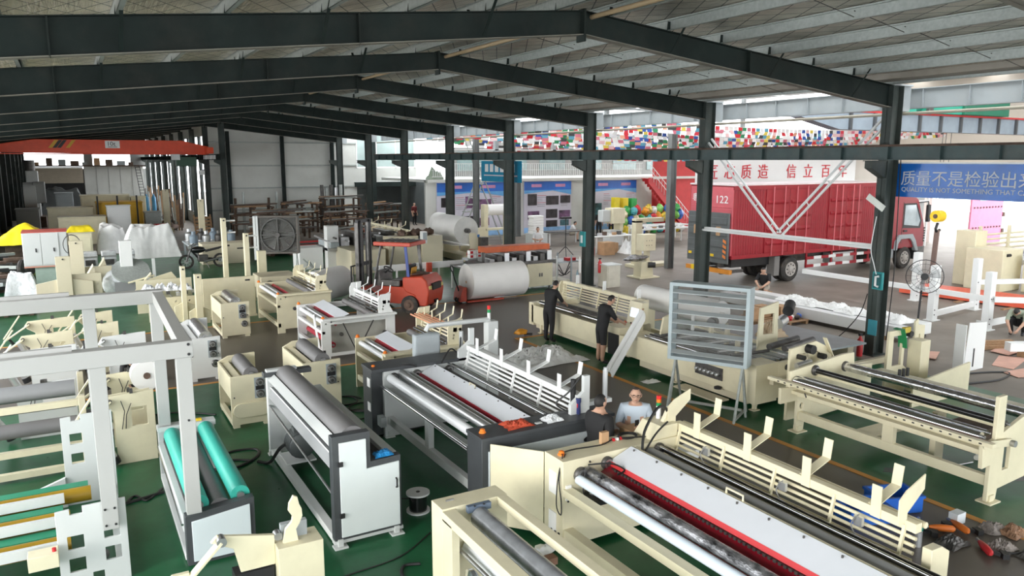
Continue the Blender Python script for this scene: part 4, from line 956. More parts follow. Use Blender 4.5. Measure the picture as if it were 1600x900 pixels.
# ------------------------------------------------------------------ smaller rewinders in the second row
def mini_rewinder(label, x0, W, yn, yf, m, cap=None, brace_=False, H=1.1, redroll=False, rackz=1.45, hold=4, endcut=True, name='rewinding_machine', panel=True):
    t = thing(name, label, 'machine', (x0 + W / 2, (yn + yf) / 2, 0)); x1 = x0 + W
    for y in (yn, yf):
        eplate(t, 'side_plate', [(x0, .0), (x0 + .22, .0), (x0 + .22, .12), (x1 - .2, .12), (x1 - .2, 0), (x1, 0), (x1, H - .05), (x1 - .3, H + .0), (x0, H)], y, y + .05, m, [] if endcut else [rect(x0 + .25, x1 - .25, .2, H - .15)])
        put('rack_plate', MB().prism([(x1 - .45, H - .02), (x1 - .45, rackz + .05), (x1 - .38, rackz + .2), (x1 - .1, rackz + .22), (x1 - .14, H + .2), (x1, H - .06)], y, y + .03), m, t)
    put('top_cover', MB().box(x0, x1, yn - .15, yn + .05, H - .02, H + .03), m, t, .004)
    beam(t, x0 + .02, x0 + .1, yn, yf, .18, .30, m, 'side_beam'); beam(t, x0 + .02, x0 + .1, yn, yf, H - .38, H - .30, m, 'side_beam')
    roll(t, x0 + .12, H - .12, yn + .05, yf, .055, whiteroll); roll(t, x0 + .26, H - .08, yn + .05, yf, .06, alu)
    put('red_guard', MB().prism(strip([(x0 + .38, H - .2), (x0 + .5, H - .06)], .015), yn + .05, yf), crimson, t)
    if panel: put('cover_panel', MB().prism(strip([(x0 + .44, H - .02), (x0 + .74, H + .08)], .012), yn + .05, yf), MATS['cover_white'], t)
    roll(t, x1 - .62, H + .0, yn + .05, yf, .075, greyroll); roll(t, x1 - .5, H + .08, yn + .05, yf, .03, gloss, 'shaft'); roll(t, x1 - .42, H + .12, yn + .05, yf, .02, dsteel, 'shaft')
    rack(t, x1 - .28, rackz, yn, yf, m, 2, hold, .28, .2, 4, .05)
    for x, y in ((x0 + .05, yn), (x0 + .05, yf)): lampcap(t, x, y, H + .02)
    if redroll: roll(t, x0 + .3, .4, yn + .05, yf, .07, crimson)
    if brace_:
        put('brace_plate', MB().prism([(x0 + .02, .2), (x0 + .14, .2), (x0 + .14, H), (x0 + .02, H)], yn + (yf - yn) * .3, yn + (yf - yn) * .3 + .05), m, t)
    for x, z, r in ((x0 + .5, H * .62, .05), (x1 - .3, H * .55, .06)): put('pulley', MB().tube((x, yn, z), (x, yn - .05, z), r, 12), dsteel, t)
    return t


mini_rewinder('cream rewinder with white log rack in front of the paper-roll forklift', 5.0, 1.6, 22.35, 24.95, cream, H=1.14, rackz=1.42, panel=False)
w8 = mini_rewinder('white rewinder with open belt side and diagonal white brace in the second row', 5.2, 1.95, 18.55, 20.85, white, H=1.08, redroll=True, endcut=False, rackz=1.38)
put('belt_drive', MB().prism(strip([(5.75, .95), (6.05, .25), (6.15, .25), (6.55, .95)], .02), 18.5, 18.53), black, w8); put('belt_pulley', MB().tube((6.1, 18.5, .28), (6.1, 18.56, .28), .07, 14), black, w8)
put('inner_panel', MB().box(5.5, 6.95, 18.75, 18.78, .15, 1.0), mat('beige_inner', (.42, .41, .37), .5), w8)
put('brace_plate', MB().bar((5.25, 19.4, 1.05), (5.25, 18.9, .15), .02, .16, (0, 1, 0)), white, w8, .004)
m9 = mini_rewinder('cream rewinder with a hanging grey control box on a swing arm', 5.25, 1.9, 14.35, 16.05, cream, H=1.12, rackz=1.46)
arm = put('swing_arm', MB().path([(7.3, 13.6, .9), (7.3, 13.6, 1.72), (7.25, 13.6, 1.78), (5.9, 13.55, 1.80), (5.85, 13.55, 1.7)], .05, 8), lgrey, m9)
cb = put('control_box', MB().box(5.58, 6.12, 13.45, 13.62, 1.06, 1.66), greycab, m9, .03); put('panel_gap', MB().box(5.62, 6.08, 13.44, 13.45, 1.10, 1.62), mat('grey_enamel_light', (.42, .46, .48), .45), cb)
put('arm_post', MB().box(7.2, 7.45, 13.5, 13.7, 0, 1.75), lgrey, m9, .02)
sgt = put('signal_tower', MB().tube((7.28, 13.6, 1.78), (7.28, 13.6, 1.92), .035, 10), white, m9)
put('signal_lamp', MB().tube((7.28, 13.6, 1.92), (7.28, 13.6, 1.99), .035, 10), MATS['signal_0'], sgt); put('signal_lamp', MB().tube((7.28, 13.6, 1.99), (7.28, 13.6, 2.07), .035, 10), MATS['signal_2'], sgt)
for i in range(4): put('orange_log', MB().tube((6.55 + .1 * i, 14.5, 1.54), (6.55 + .1 * i, 16.0, 1.54), .02, 6), mat('salmon', (.7, .32, .18), .5), m9)


# ------------------------------------------------------------------ stand-alone roll stands
def roll_stand(label, x0, x1, yn, yf, H, m, rm, r=.14, oval=False, low=False, name='roller_stand'):
    t = thing(name, label, 'machine', ((x0 + x1) / 2, (yn + yf) / 2, 0)); W = x1 - x0
    zb = .6 if low else .06
    np_ = [(x0, zb), (x1, zb), (x1, H + .02), (x0, H)] if not low else [(x0, zb), (x0 + .55 * W, zb), (x0 + .55 * W, .35), (x0 + .85 * W, .1), (x1, .1), (x1, H + .02), (x0, H)]
    np2 = eplate(t, 'end_plate', np_, yn, yn + .06, m)
    eplate(t, 'end_plate', [(x0, .06), (x1, .06), (x1, H + .12), (x0 + .2, H + .1), (x0, H)], yf - .06, yf, m)
    put('sloping_rail', MB().prism(strip([(x0, H - .05), (x0 + .28 * W, H - .02)], .02), yn + .06, yf - .06), m, t); beam(t, x0, x0 + .04, yn + .06, yf - .06, H - .14, H, m, 'top_rail')
    put('side_panel', MB().box(x0 + .01, x0 + .02, yn + .06, yf - .06, H * .55, H - .1), m, t)
    beam(t, x0, x0 + .08, yn + .06, yf - .06, .06, .16, m, 'base_rail'); beam(t, x1 - .08, x1, yn + .06, yf - .06, .06, .16, m, 'base_rail')
    roll(t, x0 + .55 * W, H + .0, yn + .08, yf - .08, r, rm)
    bx = x0 + .74 * W
    put('bearing_panel', MB().box(bx - .10, bx + .10, yn - .012, yn, H - .46, H - .06), greycab, np2); put('gap', MB().box(bx - .08, bx + .08, yn - .016, yn - .012, H - .30, H - .22), black, np2)
    bearing(t, bx, H - .15, yn - .012, .075); bearing(t, bx, H - .38, yn - .012, .075)
    if not oval and not low: bearing(t, bx + .04, .38, yn, .09)
    if oval: put('oval_cover', MB().prism([(x0 + .5 * W + sx * .2 + .14 * math.cos(a), .34 + .14 * math.sin(a)) for sx, a in [(1, k * PI / 8 - PI / 2) for k in range(9)] + [(-1, k * PI / 8 + PI / 2) for k in range(9)]], yn - .05, yn), m, t, .008)
    bolts(t, [(x0 + .06, H * .6), (x1 - .06, H * .62)], yn, .014)
    for x in (x0 + .08, x1 - .08):
        for y in (yn + .05, yf - .05): put('foot', MB().box(x - .06, x + .06, y - .05, y + .05, 0, .06), m, t)
    return t


fr = mat('film_chrome', (.55, .56, .57), .2, metal=.8, var=.3, scale=6, bump=.4, bscale=14)
roll_stand('cream roller stand with oval cover and grey roll near the bottom left', 2.34, 3.06, 14.6, 15.95, 1.0, cream, greyroll, .14, oval=True)
roll_stand('cream roller stand with film-wrapped roll standing in the back row', 3.48, 4.26, 22.5, 24.2, 1.0, cream, fr, .15)
roll_stand('white roller stand with film-wrapped roll behind the gantry frame', 2.1, 2.78, 18.3, 20.2, .99, white, fr, .15)
roll_stand('cream roller stand tucked behind the white and charcoal stand', 3.62, 4.36, 14.3, 15.9, 1.16, cream, greyroll, .15, low=True)
# free cables and loose things on the green floor
cable_obj('cable', [(2.35, 12.8, .012), (2.0, 13.0, .012), (1.55, 12.9, .012), (1.95, 12.6, .015), (2.4, 12.9, .02), (2.5, 13.3, .012), (2.1, 13.4, .012), (1.8, 13.1, .012)], .024, 'looped black cable by the motor of the white roller stand')
cable_obj('cable', [(.9, 12.2, .012), (.6, 12.1, .012), (.2, 12.0, .012), (-.4, 11.9, .012)], .03, 'thick black cable running from the turquoise roller stand')
cable_obj('cable', [(.9, 12.35, .02), (.65, 12.0, .015), (.5, 12.25, .02), (.2, 11.8, .02), (-.2, 12.1, .012)], .016, 'tangled thin cable by the turquoise roller stand')
cable_obj('cable', [(3.9, 9.0, .01), (3.3, 8.6, .01), (2.6, 8.5, .01), (1.9, 8.4, .01), (1.2, 8.3, .01)], .010, 'thin cable across the green floor at the bottom')
cable_obj('cable', [(3.45, 8.3, .014), (3.25, 8.35, .014), (3.15, 8.1, .014), (3.3, 7.8, .014), (3.2, 7.4, .014)], .022, 'short thick black cable beside the cream roller frame')
cable_obj('cable', [(-.3, 13.3, .012), (-1.0, 12.9, .012), (-1.8, 12.6, .012)], .02, 'black cable trailing to the left edge of the floor')
cable_obj('cable', [(2.2, 15.6, .012), (1.6, 16.1, .012), (1.0, 16.2, .012), (.2, 16.3, .012)], .022, 'straight black cable behind the gantry frame')
for k, (x, y) in enumerate([(4.7, 15.2), (4.9, 14.6), (4.6, 14.2)]):
    cable_obj('cable', [(x + .35 * math.cos(a * PI / 5) * (1 - .03 * a), y + .3 * math.sin(a * PI / 5), .012 + .004 * (a % 3)) for a in range(13)], .014, ['upper', 'middle', 'lower'][k] + ' loop of black cable on the green floor beside the cream rewinder')
t = thing('cable_spool', 'white spool of black wire standing on the green floor', 'spool', (4.02, 9.7, 0))
put('flange', MB().tube((4.02, 9.7, .005), (4.02, 9.7, .03), .17, 24), white, t); put('flange', MB().tube((4.02, 9.7, .27), (4.02, 9.7, .295), .17, 24), white, t); put('wire', MB().tube((4.02, 9.7, .03), (4.02, 9.7, .27), .13, 24), gloss, t)
put('hub', MB().tube((4.02, 9.7, .29), (4.02, 9.7, .30), .03, 10), black, t); put('wire_end', MB().path([(3.9, 9.75, .2), (3.8, 9.8, .2), (3.75, 9.78, .19)], .008), cable, t)
t = thing('brick_bundle', 'brick and cloth scrap under the big cream machine', 'scrap', (4.85, 7.9, 0))
put('brick', MB().box(4.7, 4.95, 7.45, 7.57, 0, .10), mat('brick_brown', (.22, .12, .08), .9), t); put('cloth', MB().blob((4.95, 7.75, .06), .14, .1, .06, .3, seed=6, flat=True), tarp, t)
# tools and crates in the bottom right corner
def crate(name, label, x, y, sx, sy, h, rz_, m, cat='crate'):
    t = thing(name, label, cat, (x, y, 0), rz_, world=False)
    put('base', MB().box(-sx / 2, sx / 2, -sy / 2, sy / 2, .005, .025), m, t)
    for a in (-1, 1):
        put('side', MB().box(a * sx / 2 - .015, a * sx / 2 + .015, -sy / 2, sy / 2, .02, h), m, t); put('side', MB().box(-sx / 2, sx / 2, a * sy / 2 - .015, a * sy / 2 + .015, .02, h), m, t)
    put('rim', MB().box(-sx / 2 - .03, sx / 2 + .03, -sy / 2 - .03, -sy / 2 - .01, h - .04, h).box(-sx / 2 - .03, sx / 2 + .03, sy / 2 + .01, sy / 2 + .03, h - .04, h).box(-sx / 2 - .03, -sx / 2 - .01, -sy / 2 - .03, sy / 2 + .03, h - .04, h).box(sx / 2 + .01, sx / 2 + .03, -sy / 2 - .03, sy / 2 + .03, h - .04, h), m, t)
    return t


crate('plastic_crate', 'blue plastic crate beside the orange line, farther one', 10.05, 6.35, .62, .42, .26, -.35, blueplastic)
crate('plastic_crate', 'blue plastic crate against the cream log rack, nearer one', 9.35, 6.35, .62, .42, .24, -.35, blueplastic)
for i in range(3): tag(put('steel_part', MB().bar((10.0 + .1 * i, 6.2, .05), (10.1, 6.5 - .05 * i, .12), .05, .04), dsteel), ['leftmost', 'middle', 'rightmost'][i] + ' dark steel part inside the farther blue crate', 'part')


def gun(name, label, x, y, rz_, m, m2=None, cat='power tool'):
    t = thing(name, label, cat, (x, y, 0), rz_, world=False)
    put('body', MB().lathe([(.02, -.16), (.045, -.13), (.05, 0), (.04, .1), (.025, .17)], (0, 0, .06), (1, 0, 0), 12), m, t); put('grip', MB().bar((-.04, 0, .06), (-.1, -.14, .035), .04, .05), m2 or black, t)
    put('battery', MB().box(-.17, -.05, -.22, -.14, .0, .07), m2 or black, t); put('chuck', MB().tube((.17, 0, .06), (.25, 0, .06), .02, 10), steel, t)


gun('drill', 'green power drill lying beside the blue crates', 9.75, 5.75, .6, mat('tool_green', (.0, .22, .16), .5))
gun('drill', 'orange power drill in the tool pile, left one', 9.95, 5.55, 2.4, mat('tool_orange', (.65, .16, .02), .5)); gun('drill', 'orange power drill in the tool pile, right one', 10.2, 5.45, 1.2, MATS['tool_orange'])
gun('drill', 'dark green tool at the right bottom corner', 10.35, 4.35, .3, MATS['tool_green']); gun('grinder', 'red and black angle grinder among the rags', 9.9, 4.95, .9, red)
tag(put('small_carton', MB().box(10.3, 10.5, 5.55, 5.68, 0, .16), mat('carton_white', (.7, .74, .76), .6), None, .003), 'white and blue carton by the orange drills', 'box')
tag(put('steel_can', MB().tube((9.3, 5.5, 0), (9.3, 5.5, .2), .06, 14), alu), 'silver can among the tools', 'can')
for i, (x, y, l) in enumerate([(9.75, 5.3, 'dark oily rag behind the cream machine post'), (10.15, 4.9, 'grey crumpled rag beside the grinder'), (10.75, 5.05, 'brown and white rag on the orange line'), (10.3, 4.55, 'large grey rag at the bottom right corner'), (10.6, 5.25, 'mottled rag right of the tool pile')]):
    draped('rag', l, 'rag', (x, y, .008), .4, .3, .14, [dsteel, mat('rag_grey', (.25, .22, .2), .8, var=.5, scale=9), mat('rag_brown', (.3, .17, .1), .8, var=.5, scale=9)][i % 3], 20 + i)
cable_obj('hose', [(9.9, 5.0, .02), (10.2, 4.7, .02), (10.6, 4.75, .02), (10.7, 4.55, .02), (10.4, 4.4, .02), (10.2, 4.6, .02)], .014, 'black hose curling among the tools', 'hose')
tag(put('plastic_bottle', MB().lathe([(.04, 0), (.045, .02), (.045, .3), (.02, .34), (.02, .37)], (12.9, 6.75, .05), (1, .25, 0), 14), mat('milky_plastic', (.75, .75, .68), .4)), 'milky plastic bottle lying on the green floor', 'bottle')
tag(put('screwdriver', MB().tube((12.3, 6.8, .02), (12.75, 6.72, .02), .012, 8), steel), 'steel rod lying next to the milky bottle', 'tool')
tag(put('foam_block', MB().box(8.55, 8.95, 9.15, 9.5, 0, .16), paper, None, .03), 'white foam block on the grey floor behind the log rack', 'block')
draped('white_wrap', 'crumpled white wrapping by the foam block', 'wrapping', (8.6, 8.85, .005), .3, .25, .08, tarp, 31)
# ------------------------------------------------------------------ forklift (faces away from the camera)
def forklift(x, y, rz_):
    t = thing('forklift', 'red forklift with black mast and overhead guard in the cross aisle', 'forklift', (x, y, 0), rz_, world=False)
    R = orange
    put('chassis', MB().prism([(-.95, .28), (1.0, .28), (1.0, .72), (.4, .62), (.25, .78), (-.95, .78)], -.52, .52, 'x') if False else MB().prism([(-.95, .28), (1.0, .28), (1.0, .72), (.4, .60), (.25, .80), (-.95, .80)], -.54, .54, 'x'), R, t, .02)
    cw = put('counterweight', MB().prism([(-1.28, .30), (-1.20, .24), (-.92, .24), (-.86, .55), (-.55, .66), (-.45, .80), (-.45, 1.10), (-1.10, 1.16), (-1.26, 1.02), (-1.34, .7)], -.56, .56, 'x'), R, t, .04)
    put('rear_grille', MB().box(-.30, .30, -1.36, -1.24, .72, .92), black, cw); put('tail_lamp', MB().box(-.50, -.34, -1.335, -1.25, .76, .86), mat('lamp_yellow', (.7, .6, .2), .3), cw); put('tail_lamp', MB().box(.34, .50, -1.335, -1.25, .76, .86), MATS['lamp_yellow'], cw)
    put('tow_slot', MB().prism([(-.12, .40), (.12, .40), (.06, .3), (-.06, .3)], -1.345, -1.25), black, cw)
    put('seat', MB().box(-.28, .28, -.42, .06, .84, .98), black, t, .03); put('seat_back', MB().prism([(-.48, .98), (-.36, .98), (-.46, 1.45), (-.56, 1.45)], -.26, .26, 'x'), black, t, .03)
    put('seat_label', MB().prism([(-.565, 1.12), (-.545, 1.12), (-.585, 1.36), (-.60, 1.36)], -.18, .18, 'x'), mat('label_orange', (.55, .28, .03), .5), t)
    put('battery_cover', MB().box(-.54, -.28, -.35, .3, .80, 1.0), dsteel, t, .03); put('debris', MB().blob((0, -.8, 1.17), .35, .2, .05, .3, seed=2, flat=True), rust, t)
    put('dashboard', MB().prism([(.35, .78), (.6, .78), (.52, 1.25), (.42, 1.25)], -.4, .4, 'x'), dsteel, t)
    sw = put('steering_wheel', MB().ring((0, .30, 1.25), (0, -.5, .8), .14, .17, .025, 18), black, t); put('steering_column', MB().tube((0, .45, 1.1), (0, .3, 1.24), .025, 8), black, sw)
    for sx in (-1, 1):
        put('guard_post', MB().tube((sx * .48, .58, .75), (sx * .44, .30, 2.08), .035, 8), dsteel, t); put('guard_post', MB().bar((sx * .46, -.62, 1.08), (sx * .44, -.52, 2.08), .08, .05), [mat('post_blue', (.03, .06, .25), .5), dsteel][sx > 0], t)
    rf = put('guard_roof', MB().prism([(-.74, 2.04), (.52, 2.04), (.52, 2.16), (-.74, 2.16)], -.55, .55, 'x'), R, t, .02); put('roof_top', MB().box(-.48, .48, -.66, .44, 2.155, 2.17), darkwood, rf)
    for i in range(6): put('roof_bar', MB().box(-.46, .46, -.6 + .19 * i, -.55 + .19 * i, 2.16, 2.185), dsteel, rf)
    for sx in (-1, 1):
        put('mast_rail', MB().box(sx * .36 - .04, sx * .36 + .04, 1.12, 1.24, .08, 2.72), dsteel, t); put('mast_rail', MB().box(sx * .28 - .03, sx * .28 + .03, 1.05, 1.13, .12, 2.78), black, t)
        put('lift_cylinder', MB().tube((sx * .22, 1.1, .2), (sx * .22, 1.1, 2.4), .035, 8), dsteel, t); put('chain', MB().box(sx * .1 - .02, sx * .1 + .02, 1.12, 1.15, .3, 2.6), black, t)
        put('fork', MB().box(sx * .28 - .06, sx * .28 + .06, 1.36, 2.45, .06, .10).box(sx * .28 - .06, sx * .28 + .06, 1.34, 1.39, .06, .6), dsteel, t)
        put('backrest_bar', MB().box(sx * .5 - .02, sx * .5 + .02, 1.32, 1.36, .4, 1.35), black, t)
    for z in (.55, 1.35, 2.70): put('mast_crossbar', MB().box(-.42, .42, 1.1, 1.2, z, z + .10), black, t)
    for z in (.4, 1.33): put('backrest_bar', MB().box(-.52, .52, 1.32, 1.36, z, z + .04), black, t)
    for i in range(5): put('backrest_bar', MB().box(-.36 + .18 * i - .01, -.36 + .18 * i + .01, 1.33, 1.35, .4, 1.33), black, t)
    for sx in (-1, 1):
        for yy, r in ((.72, .33), (-.72, .28)):
            w = put('wheel', MB().lathe([(r * .6, 0), (r, .03), (r, .17), (r * .6, .2)], (sx * .58 - .1 * sx, yy, r), (sx, 0, 0), 24), tyre, t); put('hub', MB().lathe([(r * .62, .195), (r * .6, .21), (r * .3, .205), (r * .25, .24), (r * .12, .25)], (sx * .58 - .1 * sx, yy, r), (sx, 0, 0), 16), rust, w)
    for s in (-1, 1): put('lettering_bar', MB().box(s * .555 - .004, s * .555 + .004, -.2, .3, .46, .56), mat('worn_black', (.05, .02, .02), .6), t) if False else None
    return t


FK = forklift(9.45, 24.2, .72); FK.scale = (1.08, 1.08, 1.08)
t = thing('paper_roll', 'white paper roll carried on the forks of the red forklift', 'paper roll', (7.75, 26.3, .12))
put('wound_paper', MB().tube((7.0, 25.85, .68), (8.35, 26.95, .68), .56, 32), paper, t); put('core', MB().tube((6.992, 25.844, .68), (8.358, 26.956, .68), .06, 12), card, t)
t = thing('paper_roll', 'big white paper roll lying on a pallet jack in the aisle', 'paper roll', (13.2, 24.3, .05))
put('wound_paper', MB().tube((12.1, 24.3, .70), (14.35, 24.3, .70), .63, 40), paper, t); put('end_face', MB().tube((12.095, 24.3, .70), (12.1, 24.3, .70), .625, 40), paperside, t); put('core', MB().tube((12.09, 24.3, .70), (14.36, 24.3, .70), .05, 12), card, t)
t = thing('pallet_jack', 'orange pallet jack with black handle under the big paper roll', 'pallet jack', (12.0, 24.0, 0))
for y in (23.95, 24.65): put('fork', MB().box(11.95, 13.4, y - .08, y + .08, .03, .075), orange, t); 
for y in (24.0, 24.6): put('fork_roller', MB().tube((13.2, y - .05, .035), (13.2, y + .05, .035), .035, 10), black, t)
put('body', MB().prism([(11.72, .05), (11.98, .05), (11.98, .55), (11.85, .55), (11.75, .3)], 24.02, 24.6), orange, t, .01); put('handle', MB().path([(11.8, 24.3, .4), (11.62, 24.3, .9), (11.56, 24.3, 1.12)], .025, 8), black, t)
put('grip', MB().ring((11.54, 24.3, 1.22), (1, 0, .2), .10, .13, .03, 16), black, t)
for y in (24.22, 24.38): put('wheel', MB().tube((11.76, y - .04, .09), (11.76, y + .04, .09), .09, 14), black, t)


# ------------------------------------------------------------------ converting equipment in the middle distance
def box_thing(name, label, cat, x0, x1, y0, y1, z0, z1, m, parts=(), bevel=.01, group=None):
    t = thing(name, label, cat, ((x0 + x1) / 2, (y0 + y1) / 2, z0), group=group)
    put('body', MB().box(x0, x1, y0, y1, z0, z1), m, t, bevel)
    for nm, bx, mm in parts: put(nm, MB().box(*bx), mm, t, .003)
    return t


t = thing('folding_machine', 'white and cream folding line behind the forklift with grey machinery on top', 'machine', (12, 34, 0))
put('cabinet', MB().box(9.0, 10.1, 35.2, 36.4, 0, 1.0), white, t, .02); put('post', MB().box(10.2, 10.75, 34.8, 35.3, 0, 2.0), white, t, .02)
put('cabinet', MB().box(10.6, 12.2, 32.6, 35.0, 0, 1.05), creamd, t, .02); put('cabinet_door', MB().box(10.65, 11.4, 32.58, 32.6, .1, .95), cream, t)
for i in range(7): put('frame_unit', MB().box(10.3 + .55 * i, 10.7 + .55 * i, 34.6 + .2 * (i % 2), 36.6, 1.0, 1.25 + .2 * (i % 3)), [greycab, steel, dsteel][i % 3], t)
for i in range(14): put('cross_shaft', MB().tube((10.2 + .3 * i, 34.4, 1.3 + .15 * (i % 3)), (10.3 + .3 * i, 37.2, 1.35 + .12 * (i % 2)), .05, 8), [alu, dsteel, steel][i % 3], t)
put('deck', MB().box(10.2, 15.4, 34.6, 36.8, .85, .98), steel, t); put('under_body', MB().box(12.0, 15.3, 34.8, 36.6, 0, .85), creamd, t)
rack(t, 13.6, 1.75, 33.4, 39.0, cream, 4, 3, .3, .2, 5)
put('control_pod', MB().box(14.0, 14.25, 32.6, 32.9, 1.2, 1.75), white, t, .02); put('pod_screen', MB().box(14.03, 14.22, 32.58, 32.6, 1.35, 1.7), greycab, t)
put('cabinet', MB().box(12.6, 14.1, 33.3, 34.0, .1, 1.5), creamd, t, .02); put('door_gap', MB().box(14.1, 14.25, 33.4, 34.0, .1, 1.48), black, t); put('cabinet', MB().box(14.25, 15.3, 33.2, 34.0, .1, 1.48), creamd, t, .02)
for i in range(6): put('fitting', MB().blob((13.4 + .3 * i, 33.6 + .2 * (i % 2), 1.62), .18, .25, .16, .3, 8, 6, seed=i), rust, t)
t = thing('unwind_stand', 'cream unwind stand carrying the raised white paper roll', 'machine', (15.6, 31, 0)); ROOTS = [t]
put('side_arm', MB().prism([(15.35, 0), (16.2, 0), (16.1, .6), (15.6, 1.5), (15.3, 1.5)], 29.9, 30.0), creamd, t); put('side_arm', MB().prism([(15.3, 0), (16.2, 0), (16.1, .6), (15.6, 1.5), (15.2, 1.5)], 32.8, 32.9), creamd, t)
put('base', MB().box(15.2, 18.0, 29.9, 32.9, .05, .35), creamd, t); put('slope', MB().prism([(16.0, .3), (18.2, .3), (18.2, .4), (16.2, .95)], 30.5, 32.5), creamd, t); put('brake', MB().box(15.75, 16.15, 29.6, 29.9, .4, 1.3), dsteel, t); put('red_motor', MB().tube((15.3, 29.4, .5), (15.3, 29.8, .5), .25, 14), orange, t); put('cylinder', MB().tube((16.3, 29.2, .3), (16.8, 29.2, .9), .12, 12), alu, t)
t = thing('paper_roll', 'raised white paper roll on the cream unwind stand', 'paper roll', (15.3, 31, 1.7)); ROOTS.append(t)
put('wound_paper', MB().tube((15.2, 30.1, 1.62), (15.2, 32.7, 1.62), .66, 40), paper, t); put('end_face', MB().tube((15.2, 30.095, 1.62), (15.2, 30.1, 1.62), .655, 40), paperside, t); put('shaft', MB().tube((15.2, 29.7, 1.62), (15.2, 33, 1.62), .06, 12), dsteel, t); put('chuck', MB().tube((15.2, 29.85, 1.62), (15.2, 30.09, 1.62), .12, 12), dsteel, t)
t = thing('paper_web', 'loose white paper web hanging under the raised roll', 'paper', (15.0, 29.9, .9)); ROOTS.append(t)
put('web', MB().prism(strip([(14.5, .93), (15.2, .88), (15.9, .80)], .02), 30.2, 32.6), paper, t)
for o in ROOTS: o.location.x += 1.45; o.location.y += 3.3
t = thing('conveyor', 'grey roller conveyor with white legs and orange guards behind the forklift', 'conveyor', (12.2, 27.4, 0))
put('bed', MB().box(9.9, 13.2, 27.2, 27.9, .84, .96), steel, t); put('side_rail', MB().box(9.9, 13.4, 27.15, 27.2, .86, 1.1), white, t)
for i in range(6): put('leg', MB().box(10.0 + .58 * i, 10.06 + .58 * i, 27.18, 27.24, 0, .86), white, t)
for i in range(2): put('orange_guard', MB().box(11.0 + .8 * i, 11.2 + .8 * i, 27.05, 27.2, .5, 1.1), orange, t)
for i in range(10): put('conveyor_roller', MB().tube((10.1 + .33 * i, 27.25, .98), (10.1 + .33 * i, 27.85, .98), .04, 8), alu, t)
put('motor_frame', MB().box(13.0, 14.2, 26.2, 26.26, .1, .16).box(13.0, 13.06, 26.2, 26.26, .1, .9).box(14.14, 14.2, 26.2, 26.26, .1, .9), white, t); put('blue_motor', MB().tube((13.3, 26.5, .38), (13.9, 26.5, .38), .2, 16), mat('motor_blue', (.02, .05, .28), .5), t); put('red_belt_guard', MB().box(13.1, 13.9, 26.3, 26.5, .68, .86), orange, t); put('frame_deck', MB().box(12.8, 13.4, 26.1, 27.15, .9, .96), steel, t)
t = thing('packing_machine', 'packing machine with orange hood and cream cabinet behind the big roll', 'machine', (15, 26, 0))
put('cabinet', MB().box(15.2, 16.35, 25.2, 26.0, .12, 1.05), cream, t, .015); put('door_mark', MB().box(15.72, 15.78, 25.19, 25.2, .5, .64), dsteel, t); put('door_mark', MB().box(15.82, 15.88, 25.19, 25.2, .5, .64), dsteel, t)
put('hood', MB().box(13.5, 16.4, 25.5, 26.1, 1.52, 1.74), mat('hood_orange', (.62, .13, .04), .5, var=.15), t, .02); put('bed', MB().box(13.2, 16.5, 25.2, 26.6, 1.02, 1.14), dsteel, t)
for i in range(9): put('mechanism', MB().box(13.6 + .32 * i, 13.8 + .32 * i, 25.3, 26.3, 1.14, 1.3 + .1 * (i % 3)), [steel, dsteel, alu][i % 3], t)
for x in (13.4, 16.4): put('hood_post', MB().box(x, x + .08, 25.5, 25.58, 1.1, 1.55), dsteel, t)
for x in (15.25, 16.25): put('foot', MB().box(x, x + .06, 25.3, 25.36, 0, .12), dsteel, t)
t = thing('tube_frame', 'grey tubular stand with hoses right of the packing machine', 'frame', (17, 25.9, 0))
for x in (16.6, 17.3):
    for y in (25.3, 26.3): put('post', MB().tube((x, y, 0), (x, y, 1.25), .035, 8), white if x < 17 else greycab, t)
put('shelf', MB().box(16.6, 17.9, 25.3, 26.3, .95, 1.0), greycab, t); put('shelf', MB().box(16.6, 17.3, 25.3, 26.3, .2, .25), creamd, t)
for k in range(3): cable_part(t, [(16.7, 25.3, .9 - .2 * k), (16.9, 25.2, .5), (17.2, 25.25, .6 + .2 * k)], .02)
tag(put('red_toolbox', MB().box(17.2, 17.6, 25.4, 25.7, 1.0, 1.12), red, None, .01), 'small red box on the grey tubular stand', 'box')
PK = [('pack', 13.7 + .34 * (i % 8), 27.0, 1.24 + .16 * (i // 8)) for i in range(16)]
for i, (n, x, y, z) in enumerate(PK):
    t = thing('tissue_pack', 'white and red tissue pack, %s in the %s row behind the orange hood' % (['first', 'second', 'third', 'fourth', 'fifth', 'sixth', 'seventh', 'eighth'][i % 8], ['lower', 'upper'][i // 8]), 'tissue pack', (x, y, z - .075), group='tissue packs behind the orange hood')
    put('pack', MB().box(x - .15, x + .15, y - .12, y + .12, z - .075, z + .075), paper, t, .02); put('red_print', MB().box(x - .12, x + .0, y - .124, y - .12, z - .05, z + .05), red, t)
t = thing('packing_table', 'grey bench carrying the tissue packs', 'table', (14.9, 27, 0)); put('top', MB().box(13.4, 16.6, 26.7, 27.3, 1.10, 1.16), greycab, t)
for x in (13.5, 16.5): put('leg', MB().box(x - .03, x + .03, 26.95, 27.05, 0, 1.1), greycab, t)
box_thing('tool_cabinet', 'pale cream drawer cabinet beside the column with the fire extinguisher', 'cabinet', 18.2, 18.85, 24.1, 24.7, 0, .88, mat('cab_cream', (.60, .57, .48), .5), [('drawer', (18.24, 18.81, 24.08, 24.1, .60 - .26 * i, .82 - .26 * i), MATS['cab_cream']) for i in range(3)] + [('worktop', (18.16, 18.9, 24.06, 24.75, .88, .92), lgrey)])
t = thing('flat_saw', 'cream pedestal machine with grey arm covered in film, on a plinth', 'machine', (21.3, 25.8, 0))
